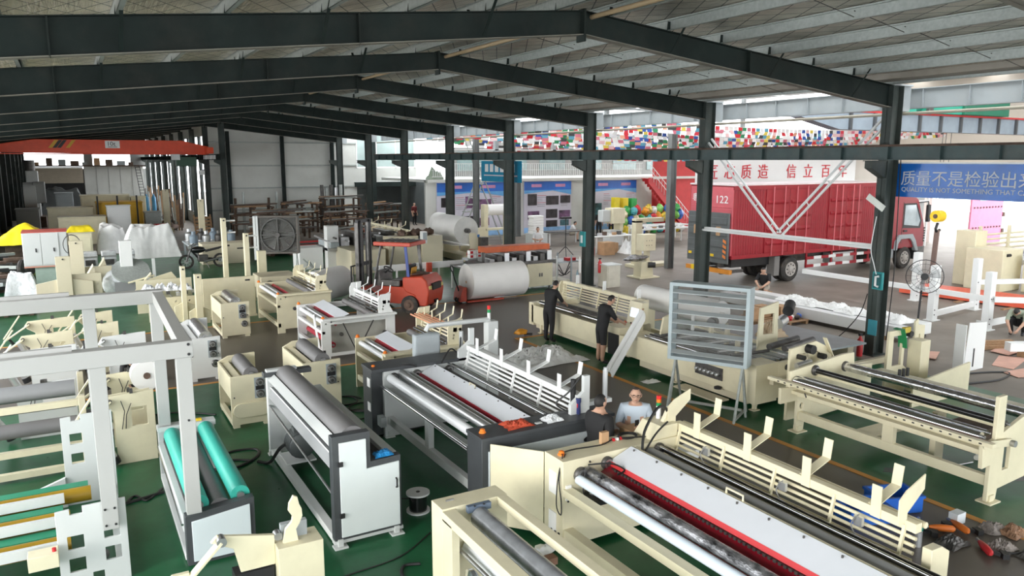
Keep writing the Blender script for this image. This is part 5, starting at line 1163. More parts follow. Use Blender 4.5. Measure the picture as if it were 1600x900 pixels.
put('plinth', MB().box(20.75, 21.85, 25.2, 26.1, 0, .06), cream, t, .01); put('pedestal', MB().prism([(20.95, .06), (21.65, .06), (21.6, .70), (21.0, .70)], 25.4, 25.9), cream, t, .01)
put('post', MB().box(21.42, 21.6, 25.6, 25.8, .70, 1.2), cream, t); put('head', MB().box(21.08, 21.76, 25.42, 25.9, 1.16, 1.86), cream, t, .01); put('motor', MB().tube((21.35, 25.4, .56), (21.6, 25.22, .56), .12, 14), black, t)
put('film_arm', MB().blob((20.85, 25.6, .86), .72, .2, .13, .2, 14, 8, seed=9), wrapf, t)
for i in range(6): put('bolt', MB().tube((21.25 + .14 * (i % 3), 25.42, 1.4 + .2 * (i // 3)), (21.25 + .14 * (i % 3), 25.40, 1.4 + .2 * (i // 3)), .016, 6), dsteel, t)
t = thing('cream_portal', 'cream U-shaped frame standing by the dark post near the truck', 'frame', (23.4, 28.5, 0))
put('post', MB().box(22.9, 23.3, 28.2, 28.5, 0, 2.2), cream, t, .01); put('top', MB().box(22.9, 24.6, 28.2, 28.5, 2.1, 2.3), cream, t, .01); put('base', MB().box(22.7, 25.0, 27.9, 28.7, 0, .15), cream, t, .01)


# ------------------------------------------------------------------ red box truck
def truck():
    t = thing('box_truck', 'red box truck with corrugated sides parked crosswise behind the dark columns', 'truck', (28.5, 22.8, 0))
    X0, X1, Y0, Y1, Z0, Z1 = 22.35, 31.05, 21.6, 24.05, 1.16, 4.05
    bx = put('cargo_box', MB().box(X0 + .04, X1, Y0 + .05, Y1, Z0, Z1 - .04), truckred, t)
    put('roof_panel', MB().box(X0, X1 + .02, Y0, Y1 + .02, Z1 - .04, Z1 + .02), mat('roof_pale', (.72, .62, .62), .4), t)
    put('bottom_rail', MB().box(X0, X1, Y0, Y0 + .08, Z0 - .02, Z0 + .12), truckred, t); put('top_rail', MB().box(X0, X1, Y0 - .005, Y0 + .06, Z1 - .2, Z1 - .04), truckred, t)
    rib = MB().prism([(-.05, 0), (-.025, -.035), (.025, -.035), (.05, 0)], Z0 + .1, Z1 - .2, 'z').mesh('side_rib')
    for a, b in ((22.45, 24.1), (26.9, 27.9), (30.2, 31.0)):
        x = a + .06
        while x < b: child(t, 'side_rib', rib, truckred, (x, Y0 + .05, 0)); x += .135
    for a, b in ((24.15, 25.5), (25.52, 26.85), (27.95, 29.05), (29.07, 30.15)):
        d = put('side_door', MB().box(a, b, Y0 + .01, Y0 + .055, Z0 + .12, Z1 - .2), truckred, t, .01)
        for i in range(4): put('door_bead', MB().prism([(Y0 + .02, Z0 + .42 + .55 * i), (Y0 - .035, Z0 + .50 + .55 * i), (Y0 - .035, Z0 + .54 + .55 * i), (Y0 + .02, Z0 + .62 + .55 * i)], a + .08, b - .08, 'x'), truckred, d, .01)
        for x in (a + .35, b - .35): put('lock_bar', MB().tube((x, Y0 - .055, Z0 + .02), (x, Y0 - .055, Z1 - .1), .02, 8), MATS['door_faded'] if 'door_faded' in MATS else mat('door_faded', (.60, .12, .14), .45), d)
    # rear doors, tail lift and number
    for a, b in ((Y0 + .06, 22.80), (22.84, Y1 - .06)):
        d = put('rear_door', MB().box(X0 - .0, X0 + .05, a, b, Z0 + .1, Z1 - .1), mat('door_faded', (.60, .12, .14), .45), t, .008)
        for z in (3.05, 3.15): put('door_bead', MB().box(X0 - .02, X0 + .01, a + .05, b - .05, z, z + .05), MATS['door_faded'], d)
    text(t, 'number_lettering', '粤B', (X0 - .005, 23.9, 3.32), (PI / 2, 0, -PI / 2), .42, white, .004); text(t, 'number_lettering', '122', (X0 - .005, 22.62, 3.32), (PI / 2, 0, -PI / 2), .42, white, .004, sx=1.15)
    gl = mat('lift_grey', (.11, .12, .12), .5, var=.1)
    for a, b in ((Y0 + .1, 22.7), (22.95, Y1 - .1)):
        l = put('tail_lift', MB().box(X0 - .14, X0 - .06, a, b, .95, 2.95), gl, t, .01)
        for i in range(4): put('lift_rib', MB().box(X0 - .17, X0 - .13, a + .08, b - .08, 1.15 + .45 * i, 1.4 + .45 * i), gl, l, .008)
        put('lift_latch', MB().box(X0 - .2, X0 - .15, (a + b) / 2 - .1, (a + b) / 2 + .1, 2.05, 2.4), card, l)
        for k in range(4): put('reflector_stripe', MB().prism([(a + .06 + 0, 1.15 + .2 * k), (a + .22, 1.22 + .2 * k), (a + .22, 1.33 + .2 * k), (a + .06, 1.26 + .2 * k)], X0 - .185, X0 - .172, 'x'), mat('reflect_orange', (.75, .22, .05), .4), l)
        put('reflector', MB().box(X0 - .185, X0 - .172, b - .3, b - .12, 1.2, 1.3), yellow, l)
    put('rear_bar', MB().box(X0 - .1, X0 + .05, Y0, Y1, .55, .72), mat('bar_orange', (.65, .25, .03), .5), t); put('licence_plate', MB().box(X0 - .13, X0 - .1, 23.1, 23.7, .55, .75), yellow, t)
    put('lift_arm', MB().box(X0 - .05, X0 + 1.2, 22.1, 22.2, .5, .62).box(X0 - .05, X0 + 1.2, 23.5, 23.6, .5, .62), dsteel, t)
    put('chassis', MB().box(X0 + .2, 34.6, 22.35, 22.55, .72, 1.1).box(X0 + .2, 34.6, 23.1, 23.3, .72, 1.1), dsteel, t)
    put('fuel_tank', MB().box(28.6, 30.2, 21.75, 22.3, .55, 1.05), alu, t, .05)
    # cab
    cabp = [(31.85, .95), (31.85, 3.25), (32.05, 3.42), (33.9, 3.42), (34.35, 3.2), (34.85, 2.2), (35.0, 1.7), (35.0, .95)]
    cb = put('cab', MB().prism(cabp, Y0 + .1, Y1 - .05), truckred, t, .04)
    put('side_window', MB().prism([(33.35, 2.05), (34.45, 1.95), (34.55, 2.2), (34.15, 2.95), (33.35, 2.95)], Y0 + .085, Y0 + .11), mat('cab_glass', (.45, .52, .55), .05), cb)
    put('window_frame', MB().prism([(33.28, 1.9), (34.6, 1.85), (34.68, 2.2), (34.2, 3.03), (33.28, 3.03)], Y0 + .09, Y0 + .105), black, cb)
    put('windscreen', MB().prism([(33.95, 3.22), (34.33, 3.1), (34.83, 2.15), (34.80, 2.1)], Y0 + .2, Y1 - .15), MATS['cab_glass'], cb)
    put('door_line', MB().box(33.22, 33.25, Y0 + .09, Y0 + .105, 1.2, 3.1), dsteel, cb); put('door_handle', MB().box(33.35, 33.6, Y0 + .07, Y0 + .1, 1.72, 1.8), black, cb)
    put('mirror', MB().box(34.65, 34.85, Y0 - .22, Y0 - .08, 2.15, 2.95), black, cb, .03); put('mirror_arm', MB().path([(34.4, Y0 + .1, 3.05), (34.7, Y0 - .15, 3.1), (34.75, Y0 - .15, 2.9)], .03, 6), black, cb)
    put('wheel_arch', MB().prism([(32.7, .9), (32.75, 1.3), (33.0, 1.6), (34.0, 1.6), (34.25, 1.3), (34.5, .8), (34.3, .8), (34.0, 1.25), (33.8, 1.4), (33.15, 1.4), (32.95, 1.2), (32.9, .9)], Y0 + .02, Y0 + .2), greycab, cb, .02)
    put('bumper', MB().box(34.5, 35.1, Y0 + .1, Y1 - .05, .5, 1.0), dsteel, cb, .04); put('step', MB().box(34.3, 34.7, Y0 + .08, Y0 + .3, .4, .75), black, cb); put('side_fairing', MB().box(31.9, 32.75, Y0 + .12, Y0 + .3, .55, .98), greycab, cb)
    for i in range(6): put('corner_vent', MB().box(34.9, 35.02, Y0 + .09, Y0 + .14, 1.2 + .12 * i, 1.27 + .12 * i), black, cb)
    for x, dual in ((33.55, 0), (25.85, 1)):
        for yy, s in ((Y0 + .12, -1), (Y1 - .12, 1)):
            w = put('wheel', MB().lathe([(.30, 0), (.46, .0), (.52, .05), (.52, .24), (.46, .29), (.30, .29)], (x, yy - s * .24, .52), (0, s, 0), 28), tyre, t)
            put('rim', MB().lathe([(.31, .285), (.30, .305), (.24, .295), (.15, .295), (.13, .35), (.07, .37)], (x, yy - s * .24, .52), (0, s, 0), 20), mat('rim_grey', (.40, .37, .34), .5, var=.2), w)
            for k in range(8): put('hand_hole', MB().tube((x + .21 * math.cos(k * PI / 4), yy + s * .05, .52 + .21 * math.sin(k * PI / 4)), (x + .21 * math.cos(k * PI / 4), yy + s * .062, .52 + .21 * math.sin(k * PI / 4)), .035, 8), black, w) if s < 0 else None
            if dual: put('inner_wheel', MB().lathe([(.30, 0), (.52, .05), (.52, .24), (.30, .29)], (x, yy - s * .58, .52), (0, s, 0), 24), tyre, w)
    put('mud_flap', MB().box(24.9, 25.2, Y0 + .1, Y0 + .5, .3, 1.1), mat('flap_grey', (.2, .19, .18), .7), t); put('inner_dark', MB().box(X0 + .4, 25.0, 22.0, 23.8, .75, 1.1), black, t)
    for z in (.52, .86):
        for i in range(9): put('guard_stripe', MB().box(26.75 + .47 * i, 27.22 + .47 * i, Y0 + .04, Y0 + .1, z, z + .12), [truckred, white][i % 2], t)
    for x in (26.8, 28.4, 30.0, 30.9): put('guard_post', MB().box(x, x + .08, Y0 + .1, Y0 + .16, .5, 1.16), truckred, t)
truck()
# ------------------------------------------------------------------ things on the dark columns
t = thing('phone_box', 'teal wall box with white handset on the nearest dark column', 'box', (17.7, 12.0, 1.9))
put('case', MB().box(17.62, 17.69, 11.92, 12.2, 1.75, 2.2), tealbox, t, .01); put('inner', MB().box(17.6, 17.62, 11.96, 12.16, 1.79, 2.16), mat('teal_dark', (.0, .10, .11), .5), t); put('handset', MB().path([(17.6, 12.0, 2.1), (17.58, 12.08, 2.08), (17.58, 12.08, 1.86), (17.6, 12.0, 1.83)], .03, 8), white, t)
tag(put('notice_sheet', MB().box(17.66, 17.672, 12.0, 12.25, .55, .95), mat('notice_blue', (.05, .30, .38), .5)), 'small blue notice at the foot of the nearest dark column', 'sign')
tag(put('led_panel', MB().bar((17.5, 12.42, 4.1), (17.5, 11.95, 3.8), .03, .16, (0, .6, .8)), [mat('led_white', (.8, .82, .75), .4)], None, .004), 'small tilted white panel lamp on the nearest dark column', 'lamp')
cable_obj('cable', [(17.6, 12.2, 3.6), (17.55, 12.25, 2.8), (17.5, 12.1, 2.4), (17.55, 12.05, 2.15)], .012, 'thin white wire hanging down the nearest dark column', m=white); cable_obj('cable', [(17.66, 12.33, 1.6), (17.6, 12.5, 1.0), (17.2, 12.9, .3), (16.6, 13.3, .02)], .014, 'black cord trailing from the nearest dark column to the floor'); cable_obj('cable', [(18.1, 12.0, 5.0), (18.15, 11.98, 3.0), (18.12, 11.95, 2.0), (18.1, 12.0, .4)], .014, 'dark cable down the right of the nearest dark column')
t = thing('phone_box', 'teal wall box on the column behind the operators', 'box', (17.6, 24.9, 1.8)); put('case', MB().box(17.58, 17.68, 24.85, 25.15, 1.6, 2.2), tealbox, t, .01); put('handset', MB().box(17.56, 17.58, 24.93, 25.05, 1.75, 2.05), white, t)
for y, z0, nm in ((24.85, 0, 'red fire extinguisher beside the column behind the operators'), (12.5, 0, 'red fire extinguisher at the foot of the nearest dark column')):
    x = 18.2 if y > 20 else 17.4; t = thing('fire_extinguisher', nm, 'extinguisher', (x, y, 0))
    put('cylinder', MB().lathe([(.07, 0), (.075, .03), (.075, .42), (.03, .5), (.025, .54)], (x, y - .25, .55 if y > 20 else .0), n=14), red, t); put('valve', MB().box(x - .05, x + .05, y - .28, y - .22, (.55 if y > 20 else 0) + .54, (.55 if y > 20 else 0) + .6), black, t)
for k, y in enumerate((24.75, 24.6)): tag(put('bottle', MB().lathe([(.05, 0), (.05, .5), (.02, .6), (.02, .65)], (17.5, y + .4, .55 * k), n=12), [mat('water_blue', (.35, .5, .6), .2), paper][k]), ['pale blue gas bottle', 'white gas bottle'][k] + ' by the teal wall box', 'bottle')
# ------------------------------------------------------------------ banners under the crane beam
ban = mat('banner_blue', (.012, .13, .50), .2, var=.2, scale=1.2, bump=.5, bscale=2.2, spec=.35)
t = thing('banner', 'glossy blue quality banner hanging under the crane beam by the nearest dark column', 'banner', (18.15, 10.0, 4.1))
put('sheet', MB().box(18.14, 18.16, 7.4, 12.38, 4.09, 4.93), ban, t); put('hem', MB().box(18.13, 18.17, 7.4, 12.38, 4.91, 4.95), white, t)
bt = mat('banner_grey', (.55, .57, .60), .4)
text(t, 'lettering', '质量不是检验出来的', (18.135, 11.98, 4.41), (PI / 2, 0, -PI / 2), .395, bt, .006); text(t, 'lettering', 'QUALITY IS NOT SOMETHING THAT CAN BE', (18.135, 11.95, 4.23), (PI / 2, 0, -PI / 2), .155, bt, .004, sx=1.06)
t = thing('banner', 'turquoise banner with white lettering hanging over the poster wall', 'banner', (18.3, 33, 4.1))
put('sheet', MB().box(18.29, 18.31, 30.9, 34.9, 3.95, 4.95), mat('banner_cyan', (.02, .24, .40), .25, var=.1), t)
for i in range(6): put('lettering_block', MB().box(18.28, 18.29, 34.5 - .52 * i, 34.15 - .52 * i, 4.42, 4.8), white, t)
put('lettering_line', MB().box(18.28, 18.29, 31.3, 34.6, 4.22, 4.28), bt, t)
# ------------------------------------------------------------------ unwinding stands behind the gantry frame
def unwinder(label, x0, x1, y, H0, m, paperroll=False, depth=.9, hole=True, arms=True, name='unwinding_stand', kick=True):
    t = thing(name, label, 'machine', ((x0 + x1) / 2, y, 0)); W = x1 - x0; H = H0
    hs = [rect(x0 + .55 * W, x0 + .85 * W, H * .52, H * .78)] if hole else []
    for k, yy in enumerate((y, y + depth)):
        H = H0 if k == 0 else H0 - .22
        p = eplate(t, 'side_plate', [(x0 + .22 * W, 0), (x1, 0), (x1, H), (x0 + .1, H - .04), (x0 + .02, H - .16), (x0 + .22 * W, H - .32)], yy, yy + .04, m, hs)
        put('top_bracket', MB().box(x0 + .54 * W, x0 + .60 * W, yy - .03, yy + .05, H - .02, H + .05), dsteel, t)
        if k == 0: put('hose', MB().path([(x0 + .35 * W, yy - .02, H * .5), (x0 + .42 * W, yy - .04, H * .75), (x0 + .36 * W, yy - .03, H * .9)], .007, 5), cable, t); put('hose', MB().path([(x0 + .42 * W, yy - .02, H * .5), (x0 + .45 * W, yy - .04, H * .7), (x0 + .55 * W, yy - .03, H * .85)], .007, 5), cable, t)
    H = H0
    if arms:
        for yy in (y - .06,):
            put('swing_arm', MB().bar((x0 + .14, yy, H - .1), (x0 - .42, yy, H - .48), .03, .09, (0, 1, 0)), m, t, .004); put('swing_arm', MB().bar((x0 - .05, yy + .05, H + .12), (x0 - .42, yy + .05, H - .42), .03, .08, (0, 1, 0)), m, t, .004)
            put('pivot', MB().tube((x0 + .12, yy - .03, H - .11), (x0 + .12, yy + .04, H - .11), .035, 10), dsteel, t)
            put('air_cylinder', MB().tube((x0 - .12, yy, H - .5), (x0 + .12, yy, .12), .07, 12), alu, t); put('cylinder_cap', MB().tube((x0 + .1, yy, .17), (x0 + .14, yy, .06), .085, 10), black, t)
            put('knob', MB().tube((x0 - .3, yy - .04, H - .42), (x0 - .22, yy - .04, H - .55), .03, 8), black, t)
    put('tie_beam', MB().box(x0 + .3 * W, x1, y + .04, y + depth, .12, .2), m, t)
    if kick: put('green_board', MB().box(x0 + .25 * W, x1, y + .25, y + .5, .3, .36), belt, t); put('orange_board', MB().box(x0 + .25 * W, x1, y + .55, y + .7, .3, .36), mat('orange_board', (.5, .25, .05), .5), t)
    if paperroll: put('shaft', MB().tube((x1 - .14, y - .3, H - .05), (x1 - .14, y + depth, H - .05), .03, 8), steel, t)
    return t


unwinder('cream unwinding stand with square window nearest to the gantry posts', .2, .98, 13.75, 1.22, cream)
u = unwinder('cream unwinding stand holding a small white roll behind the gantry frame', .25, 1.05, 15.3, 1.2, cream, paperroll=True)
t = thing('paper_roll', 'small white paper roll on the cream unwinding stand', 'paper roll', (1.0, 15.0, 1.1)); put('wound_paper', MB().tube((.98, 14.95, 1.15), (.98, 15.25, 1.15), .27, 26), paper, t); put('core', MB().tube((.98, 14.93, 1.15), (.98, 14.95, 1.15), .06, 12), rust, t)
unwinder('white unwinding stand with square window in the middle of the left rows', .3, 1.25, 18.5, 1.25, white)
unwinder('cream unwinding stand behind the white one in the left rows', .0, .8, 20.2, 1.22, cream); unwinder('farther cream unwinding stand in the left rows', -.05, .75, 21.9, 1.2, cream)
unwinder('white unwinding stand near the left edge with square window and round hole', -1.35, -.15, 15.9, 1.02, white); unwinder('white unwinding stand behind it near the left edge', -1.2, -.1, 18.4, 1.15, white)
unwinder('cream unwinding stand near the left edge', -1.25, -.15, 20.0, 1.15, cream); unwinder('cream unwinding stand farthest back at the left edge', -1.2, -.1, 21.8, 1.15, cream)
unwinder('white unwinding stand cut by the left edge of the picture', -3.0, -2.15, 18.6, 1.1, white)
t = thing('pole_stand', 'black pole on a round base standing behind the gantry frame', 'stand', (.1, 16.9, 0)); put('base', MB().lathe([(.28, 0), (.28, .04), (.05, .07)], (.1, 16.9, 0), n=24), black, t); put('pole', MB().tube((.1, 16.9, .05), (.05, 16.9, 1.5), .03, 10), black, t)
# ------------------------------------------------------------------ cream posts and panels beyond the rows
def post_frame(label, x, y, H, m, w=.26, base=(1.0, .6), back=True, arms=0, name='cream_upright', cat='frame'):
    t = thing(name, label, cat, (x, y, 0)); put('post', MB().box(x - w / 2, x + w / 2, y - .12, y + .12, 0, H), m, t, .008)
    put('foot_plate', MB().prism([(x - base[0] / 2, 0), (x + base[0] / 2, 0), (x + base[0] / 2, base[1]), (x + w / 2, base[1] + .12), (x - w / 2, base[1] + .12), (x - base[0] / 2, base[1])], y - .03, y + .03), m, t, .006)
    if back: put('side_plate', MB().box(x + w / 2, x + w / 2 + .9, y + .1, y + .14, 0, base[1] * 1.3), m, t, .006); put('gusset', MB().prism([(x + .6, base[1]), (x + 1.0, base[1]), (x + .9, base[1] + .5)], y + .2, y + .9), m, t)
    for i in range(arms): put('arm_peg', MB().tube((x, y, H - .1 - .42 * i), (x + .4, y - .05, H - .1 - .42 * i), .03, 8), white, t)
    put('bolt', MB().tube((x, y - .13, H - .08), (x, y - .15, H - .08), .03, 8), black, t)
    return t


post_frame('tall dull cream upright with L-shaped foot, front one at the left', -.32, 30.2, 1.75, creamd, .45, (1.7, .85)); post_frame('tall dull cream upright with L-shaped foot, rear one at the left', .12, 32.6, 2.05, creamd, .45, (1.4, .8))
post_frame('slim cream post with white pegs, left of the pair by the dark fan', 4.75, 29.0, 2.95, cream, .16, (.5, .5), False, 2); post_frame('slim cream post with white pegs, right of the pair by the dark fan', 5.35, 28.2, 2.45, cream, .16, (.5, .5), False, 2)
post_frame('slim cream post with bolt hole, left one before the motorcycle', 2.9, 25.55, 1.75, cream, .14, (.6, .5), False); post_frame('slim cream post with bolt hole, right one before the motorcycle', 3.25, 25.0, 1.55, cream, .2, (.6, .4), False)
post_frame('thin cream post on a far foot in the left bay', 7.1, 51, 2.6, cream, .35, (.6, .3), False); post_frame('cream post between the yellow covers and the gas bottles', 5.85, 58, 3.0, cream, .4, (.8, .3), False)
t = thing('cream_plate_screen', 'wide plain cream panel behind the film-wrapped roller stand', 'panel', (4.3, 25.6, 0)); put('plate', MB().box(3.45, 5.05, 25.55, 25.62, .05, 1.3), cream, t, .01); put('slot', MB().box(4.75, 4.9, 25.54, 25.55, 1.15, 1.2), black, t); put('foot', MB().box(3.45, 3.7, 25.4, 25.8, 0, .06).box(4.8, 5.05, 25.4, 25.8, 0, .06), cream, t)
t = thing('frame_machine', 'cream levelling frame full of small parts before the motorcycle', 'machine', (2.6, 26.5, 0))
put('side_plate', MB().box(1.9, 3.6, 25.9, 25.96, .0, .75), cream, t); put('side_plate', MB().box(1.7, 3.4, 27.6, 27.66, 0, 1.1), cream, t)
for i in range(5): put('cross_rod', MB().tube((1.9 + .4 * i, 25.9, .6), (1.8 + .4 * i, 27.6, .7), .035, 8), [steel, dsteel][i % 2], t)
for i in range(6): put('bracket', MB().box(2.0 + .25 * i, 2.1 + .25 * i, 26.1 + .2 * (i % 3), 26.3 + .2 * (i % 3), .75, .85), [dsteel, alu][i % 2], t)
put('sloped_plate', MB().prism([(1.4, .3), (2.2, 1.0), (2.9, 1.2), (3.1, .9), (2.4, .3)], 28.6, 28.66), cream, t)
put('arm_link', MB().bar((1.5, 27.9, .5), (2.2, 27.9, 1.3), .04, .14, (0, 1, 0)), cream, t); put('arm_link', MB().bar((2.3, 28.0, 1.2), (1.5, 28.0, 1.0), .04, .12, (0, 1, 0)), cream, t)
for i in range(4): draped('film_wad', ['first', 'second', 'third', 'fourth'][i] + ' crumpled film wad on the cream levelling frame, counted from the left', 'film', (2.0 + .35 * i, 26.9 - .1 * i, .86 + .001 * i), .4, .4, .3, wrap, 40 + i)
t = thing('cream_bench', 'low cream machine bed with a square post between the pegged posts and the fan', 'machine', (6.1, 28.6, 0)); put('bed', MB().box(5.75, 7.1, 28.0, 29.4, 0, .85), creamd, t, .02); put('post', MB().box(6.15, 6.45, 30.2, 30.5, 0, 1.55), cream, t); put('wheel', MB().tube((6.05, 27.98, .6), (6.05, 27.9, .6), .13, 16), dsteel, t)
t = thing('metal_trestle', 'galvanised folded trestle leaning by the dark fan', 'trestle', (7.0, 29.2, 0)); TRS = t
for a, b in (((6.3, 29.0, 1.3), (7.6, 29.1, .0)), ((6.5, 28.9, 1.2), (7.3, 29.2, .0)), ((6.1, 29.3, 0), (6.6, 29.3, 1.2))): put('bar', MB().bar(a, b, .05, .05), galv, t)
TRS.location.x += 1.25
# film-wrapped machine and sheeted machine
t = thing('wrapped_machine', 'machine wrapped in clear film with a round grey disc and white post', 'machine', (1.7, 31, 0))
put('wrapped_body', MB().blob((1.75, 31.2, .55), .85, .7, .7, .1, 16, 10, seed=4), wrap, t); put('post', MB().box(1.45, 1.85, 30.6, 30.9, 0, 2.15), white, t, .01); put('disc', MB().tube((1.75, 30.5, 1.05), (1.75, 30.45, 1.12), .62, 28), galv, t); put('grey_skirt', MB().box(1.2, 2.5, 30.4, 30.45, 0, .7), greyroll2, t); put('side_post', MB().box(2.45, 2.55, 30.3, 30.4, 0, 1.5), lgrey, t)
draped('sheeted_machine', 'large machine under a translucent white dust sheet', 'machine', (3.6, 44.6, .01), 2.75, 2.6, 1.75, tarp, 51, boxy=True, freq=4.5, n=60); draped('white_dust_sheet', 'bright white dust sheet over a low machine beside the sheeted machine', 'sheet', (1.95, 47.4, .01), 1.7, 2.0, 1.6, mat('bright_sheet', (.86, .86, .86), .6, bump=.2, bscale=3), 52, boxy=True)
for i in range(3):
    x = .35 + .75 * i; box_thing('wrapped_crate', ['left', 'middle', 'right'][i] + ' film-wrapped crate in the row before the dust sheets', 'crate', x, x + .6, 38.8, 39.4, .0, .95, wrap, [('strap', (x - .01, x + .61, 38.78, 38.8, .2, .26), steel), ('strap', (x - .01, x + .61, 38.78, 38.8, .7, .76), steel), ('dark_part', (x + .1, x + .5, 38.76, 38.79, .35, .6), dsteel)], .04)
t = thing('electrical_cabinet', 'pale grey double-door cabinet with red trim on green legs at the left', 'cabinet', (-1.4, 40.5, 0)); ECB = t
put('body', MB().box(-2.35, -.35, 40.2, 41.5, .75, 2.15), lgrey, t, .02); put('trim', MB().box(-2.36, -.34, 40.19, 41.51, 2.12, 2.17), mat('trim_red', (.45, .08, .06), .5), t); put('trim', MB().box(-2.36, -.34, 40.19, 40.25, .72, .78), mat('trim_salmon', (.55, .25, .18), .5), t)
for x in (-1.9, -1.1): d = put('door', MB().box(x - .42, x + .36, 40.17, 40.2, .82, 2.08), lgrey, t, .006); put('handle', MB().box(x + .1, x + .16, 40.14, 40.17, 1.35, 1.5), black, d)
put('leg_frame', MB().box(-1.9, -.5, 40.3, 41.3, .0, .75), mat('pale_green', (.38, .48, .42), .5), t); put('fan_guard', MB().ring((-.15, 40.0, 1.6), (0, 1, 0), .38, .42, .03, 24), dsteel, t)
for i in range(4): put('stand_rod', MB().tube((-.6 + .2 * i, 39.9, 0), (-.6 + .2 * i, 39.9, 1.1), .03, 6), mat('rod_green', (.02, .1, .07), .5), t)
ECB.scale = (.78, 1, 1); ECB.location = (-.98, 36.4, 0)
def tent(u, v):
    x = (u - .5) * 2; y = (v - .5) * 2; e = max(abs(x), abs(y)); return (-2.05 + x * 1.3, 46.5 + y * 1.6, 1.85 - .95 * e ** 1.2 + .06 * noise.noise(Vector((x * 4, y * 4, 0))) - (.05 if e > .99 else 0))
tag(put('yellow_tarp', MB().grid(22, 22, tent), yellowtarp), 'bright yellow tarp draped like a tent behind the grey cabinet', 'tarp'); tag(put('tarp_support', MB().box(-2.9, -1.2, 45.5, 47.5, 0, 1.15), darkwood, None, .02), 'dark bench hidden under the yellow tarp', 'bench')
draped('yellow_cloth', 'small yellow cloth hanging over a cream cabinet', 'cloth', (.45, 46.25, 1.315), 1.3, 1.5, .3, yellowtarp, 62, boxy=True)
FAR = [('cream_cabinet', 'low cream cabinet under the small yellow cloth', -.1, .95, 45.6, 47.0, 0, 1.25, cream), ('machine_cover', 'large amber yellow machine cover in the left bay', 1.6, 4.3, 57, 59, 0, 2.2, mat('amber_cover', (.72, .42, .02), .5)),
       ('cream_cabinet', 'long pale cream housing before the amber cover', -.6, 1.9, 52.5, 54, 0, 1.6, cream), ('cream_cabinet', 'pale cream housing behind the yellow tarp', -1.2, 1.4, 57.5, 59, 0, 1.9, cream), ('cream_cabinet', 'bright cream housing on top row behind the amber cover', .8, 4.0, 64, 66, 0, 2.4, cream),
       ('white_cabinet', 'white box cabinet standing against the amber cover', 2.0, 3.3, 53.0, 53.8, 0, 2.2, white), ('steel_drum', 'silver ribbed drum beside the amber cover', 4.4, 5.4, 57, 58.2, 0, 1.5, galv), ('grey_cabinet', 'blue-grey cabinet before the dark opening', -.9, .4, 73, 74.5, 0, 2.3, greycab),
       ('beige_crate', 'beige crate left of the pale housings', -3.2, -1.8, 63, 64.5, 0, 1.6, wallgrey), ('cream_cabinet', 'cream cabinet near the gas bottles', 4.0, 5.0, 63, 64, 0, 2.3, cream)]
for n, l, a, b, c, d, e, f, m in FAR:
    box_thing(n, l, n.split('_')[-1], a, b, c, d, e, f, m, [('door', (a + .1, b - .1, c - .03, c, e + .15, f - .2), m), ('lid', (a - .04, b + .04, c - .04, d + .04, f, f + .06), m)], .03)
for i in range(3): tag(put('black_bar', MB().box(1.6 + 1.15 * i, 1.7 + 1.15 * i, 56.6, 56.7, 0, 2.7), black), ['first', 'second', 'third'][i] + ' black upright bar before the amber cover, from the left', 'post')
for i in range(2): tag(put('gas_bottle', MB().lathe([(.15, 0), (.16, .05), (.16, 1.2), (.06, 1.4), (.05, 1.5)], (5.3 + .5 * i, 66, .9), n=14), mat('gas_blue', (.06, .25, .45), .4)), ['left', 'right'][i] + ' blue gas bottle at the far wall', 'gas bottle')
tag(put('bottle_stand', MB().box(5.0, 6.1, 65.7, 66.3, 0, .9), darkwood), 'dark stand under the blue gas bottles', 'stand')
t = thing('drilling_machine', 'tall pale vertical lathe with a big round head at the far left', 'machine', (-2.7, 68, 0)); put('column', MB().box(-2.6, -1.8, 68.5, 69.5, 0, 4.2), lgrey, t, .05); put('round_head', MB().tube((-2.8, 68.4, 2.4), (-2.0, 68.4, 2.4), .95, 24), lgrey, t); put('slide', MB().box(-2.2, -1.4, 67.8, 68.4, 1.8, 3.4), wallgrey, t, .05); put('base', MB().box(-3.4, -1.5, 67.4, 70, 0, .8), darkwood, t); put('motor', MB().tube((-2.3, 69, 4.2), (-2.3, 69, 5.0), .35, 16), dsteel, t)
draped('grey_tarp', 'dark grey sheet hung over a machine in the far opening', 'tarp', (-.4, 82, .01), 3.8, 3, 2.6, mat('slate_tarp', (.12, .13, .13), .6, bump=.5, bscale=3), 63, boxy=True)
# scrap and stock along the columns of the left bay
for i in range(12):
    x = 6.3 + .35 * (i % 4); y = 60 + 2.4 * i; t = thing('bar_bundle', 'bundle of upright steel bars against the bay columns, number %s from the front' % ['one', 'two', 'three', 'four', 'five', 'six', 'seven', 'eight', 'nine', 'ten', 'eleven', 'twelve'][i], 'steel stock', (x, y, 0))
    for k in range(5): put('bar', MB().bar((x + .16 * k, y - .1 * k, 0), (x + .25 * k - .2, y + .3, 1.5 + .3 * ((k * 7 + i) % 4)), .1, .06), [rust, darkwood, galv, wood][(i + k) % 4], t)
    put('pile', MB().blob((x - .2, y - .3, .2), .6, .5, .35, .35, 10, 6, seed=i, flat=True), [rust, dsteel, darkwood][i % 3], t)
t = thing('wood_pallet', 'wooden pallet leaning by the bay column', 'pallet', (7.5, 53.6, 0))
for i in range(6): put('plank', MB().bar((7.0 + .0 * i, 53.3 + .12 * i, .15 + .22 * i), (8.1, 53.3 + .12 * i, .15 + .22 * i), .04, .16), wood, t)
for x in (7.05, 8.05): put('bearer', MB().bar((x, 53.3, 0), (x, 54.0, 1.45), .08, .1), wood, t)
tag(put('bucket', MB().lathe([(.22, 0), (.28, .6), (.30, .62), (.27, .62)], (6.9, 49.5, 0), n=16), mat('bucket_orange', (.65, .25, .02), .5)), 'orange bucket on the floor near the bay column', 'bucket')
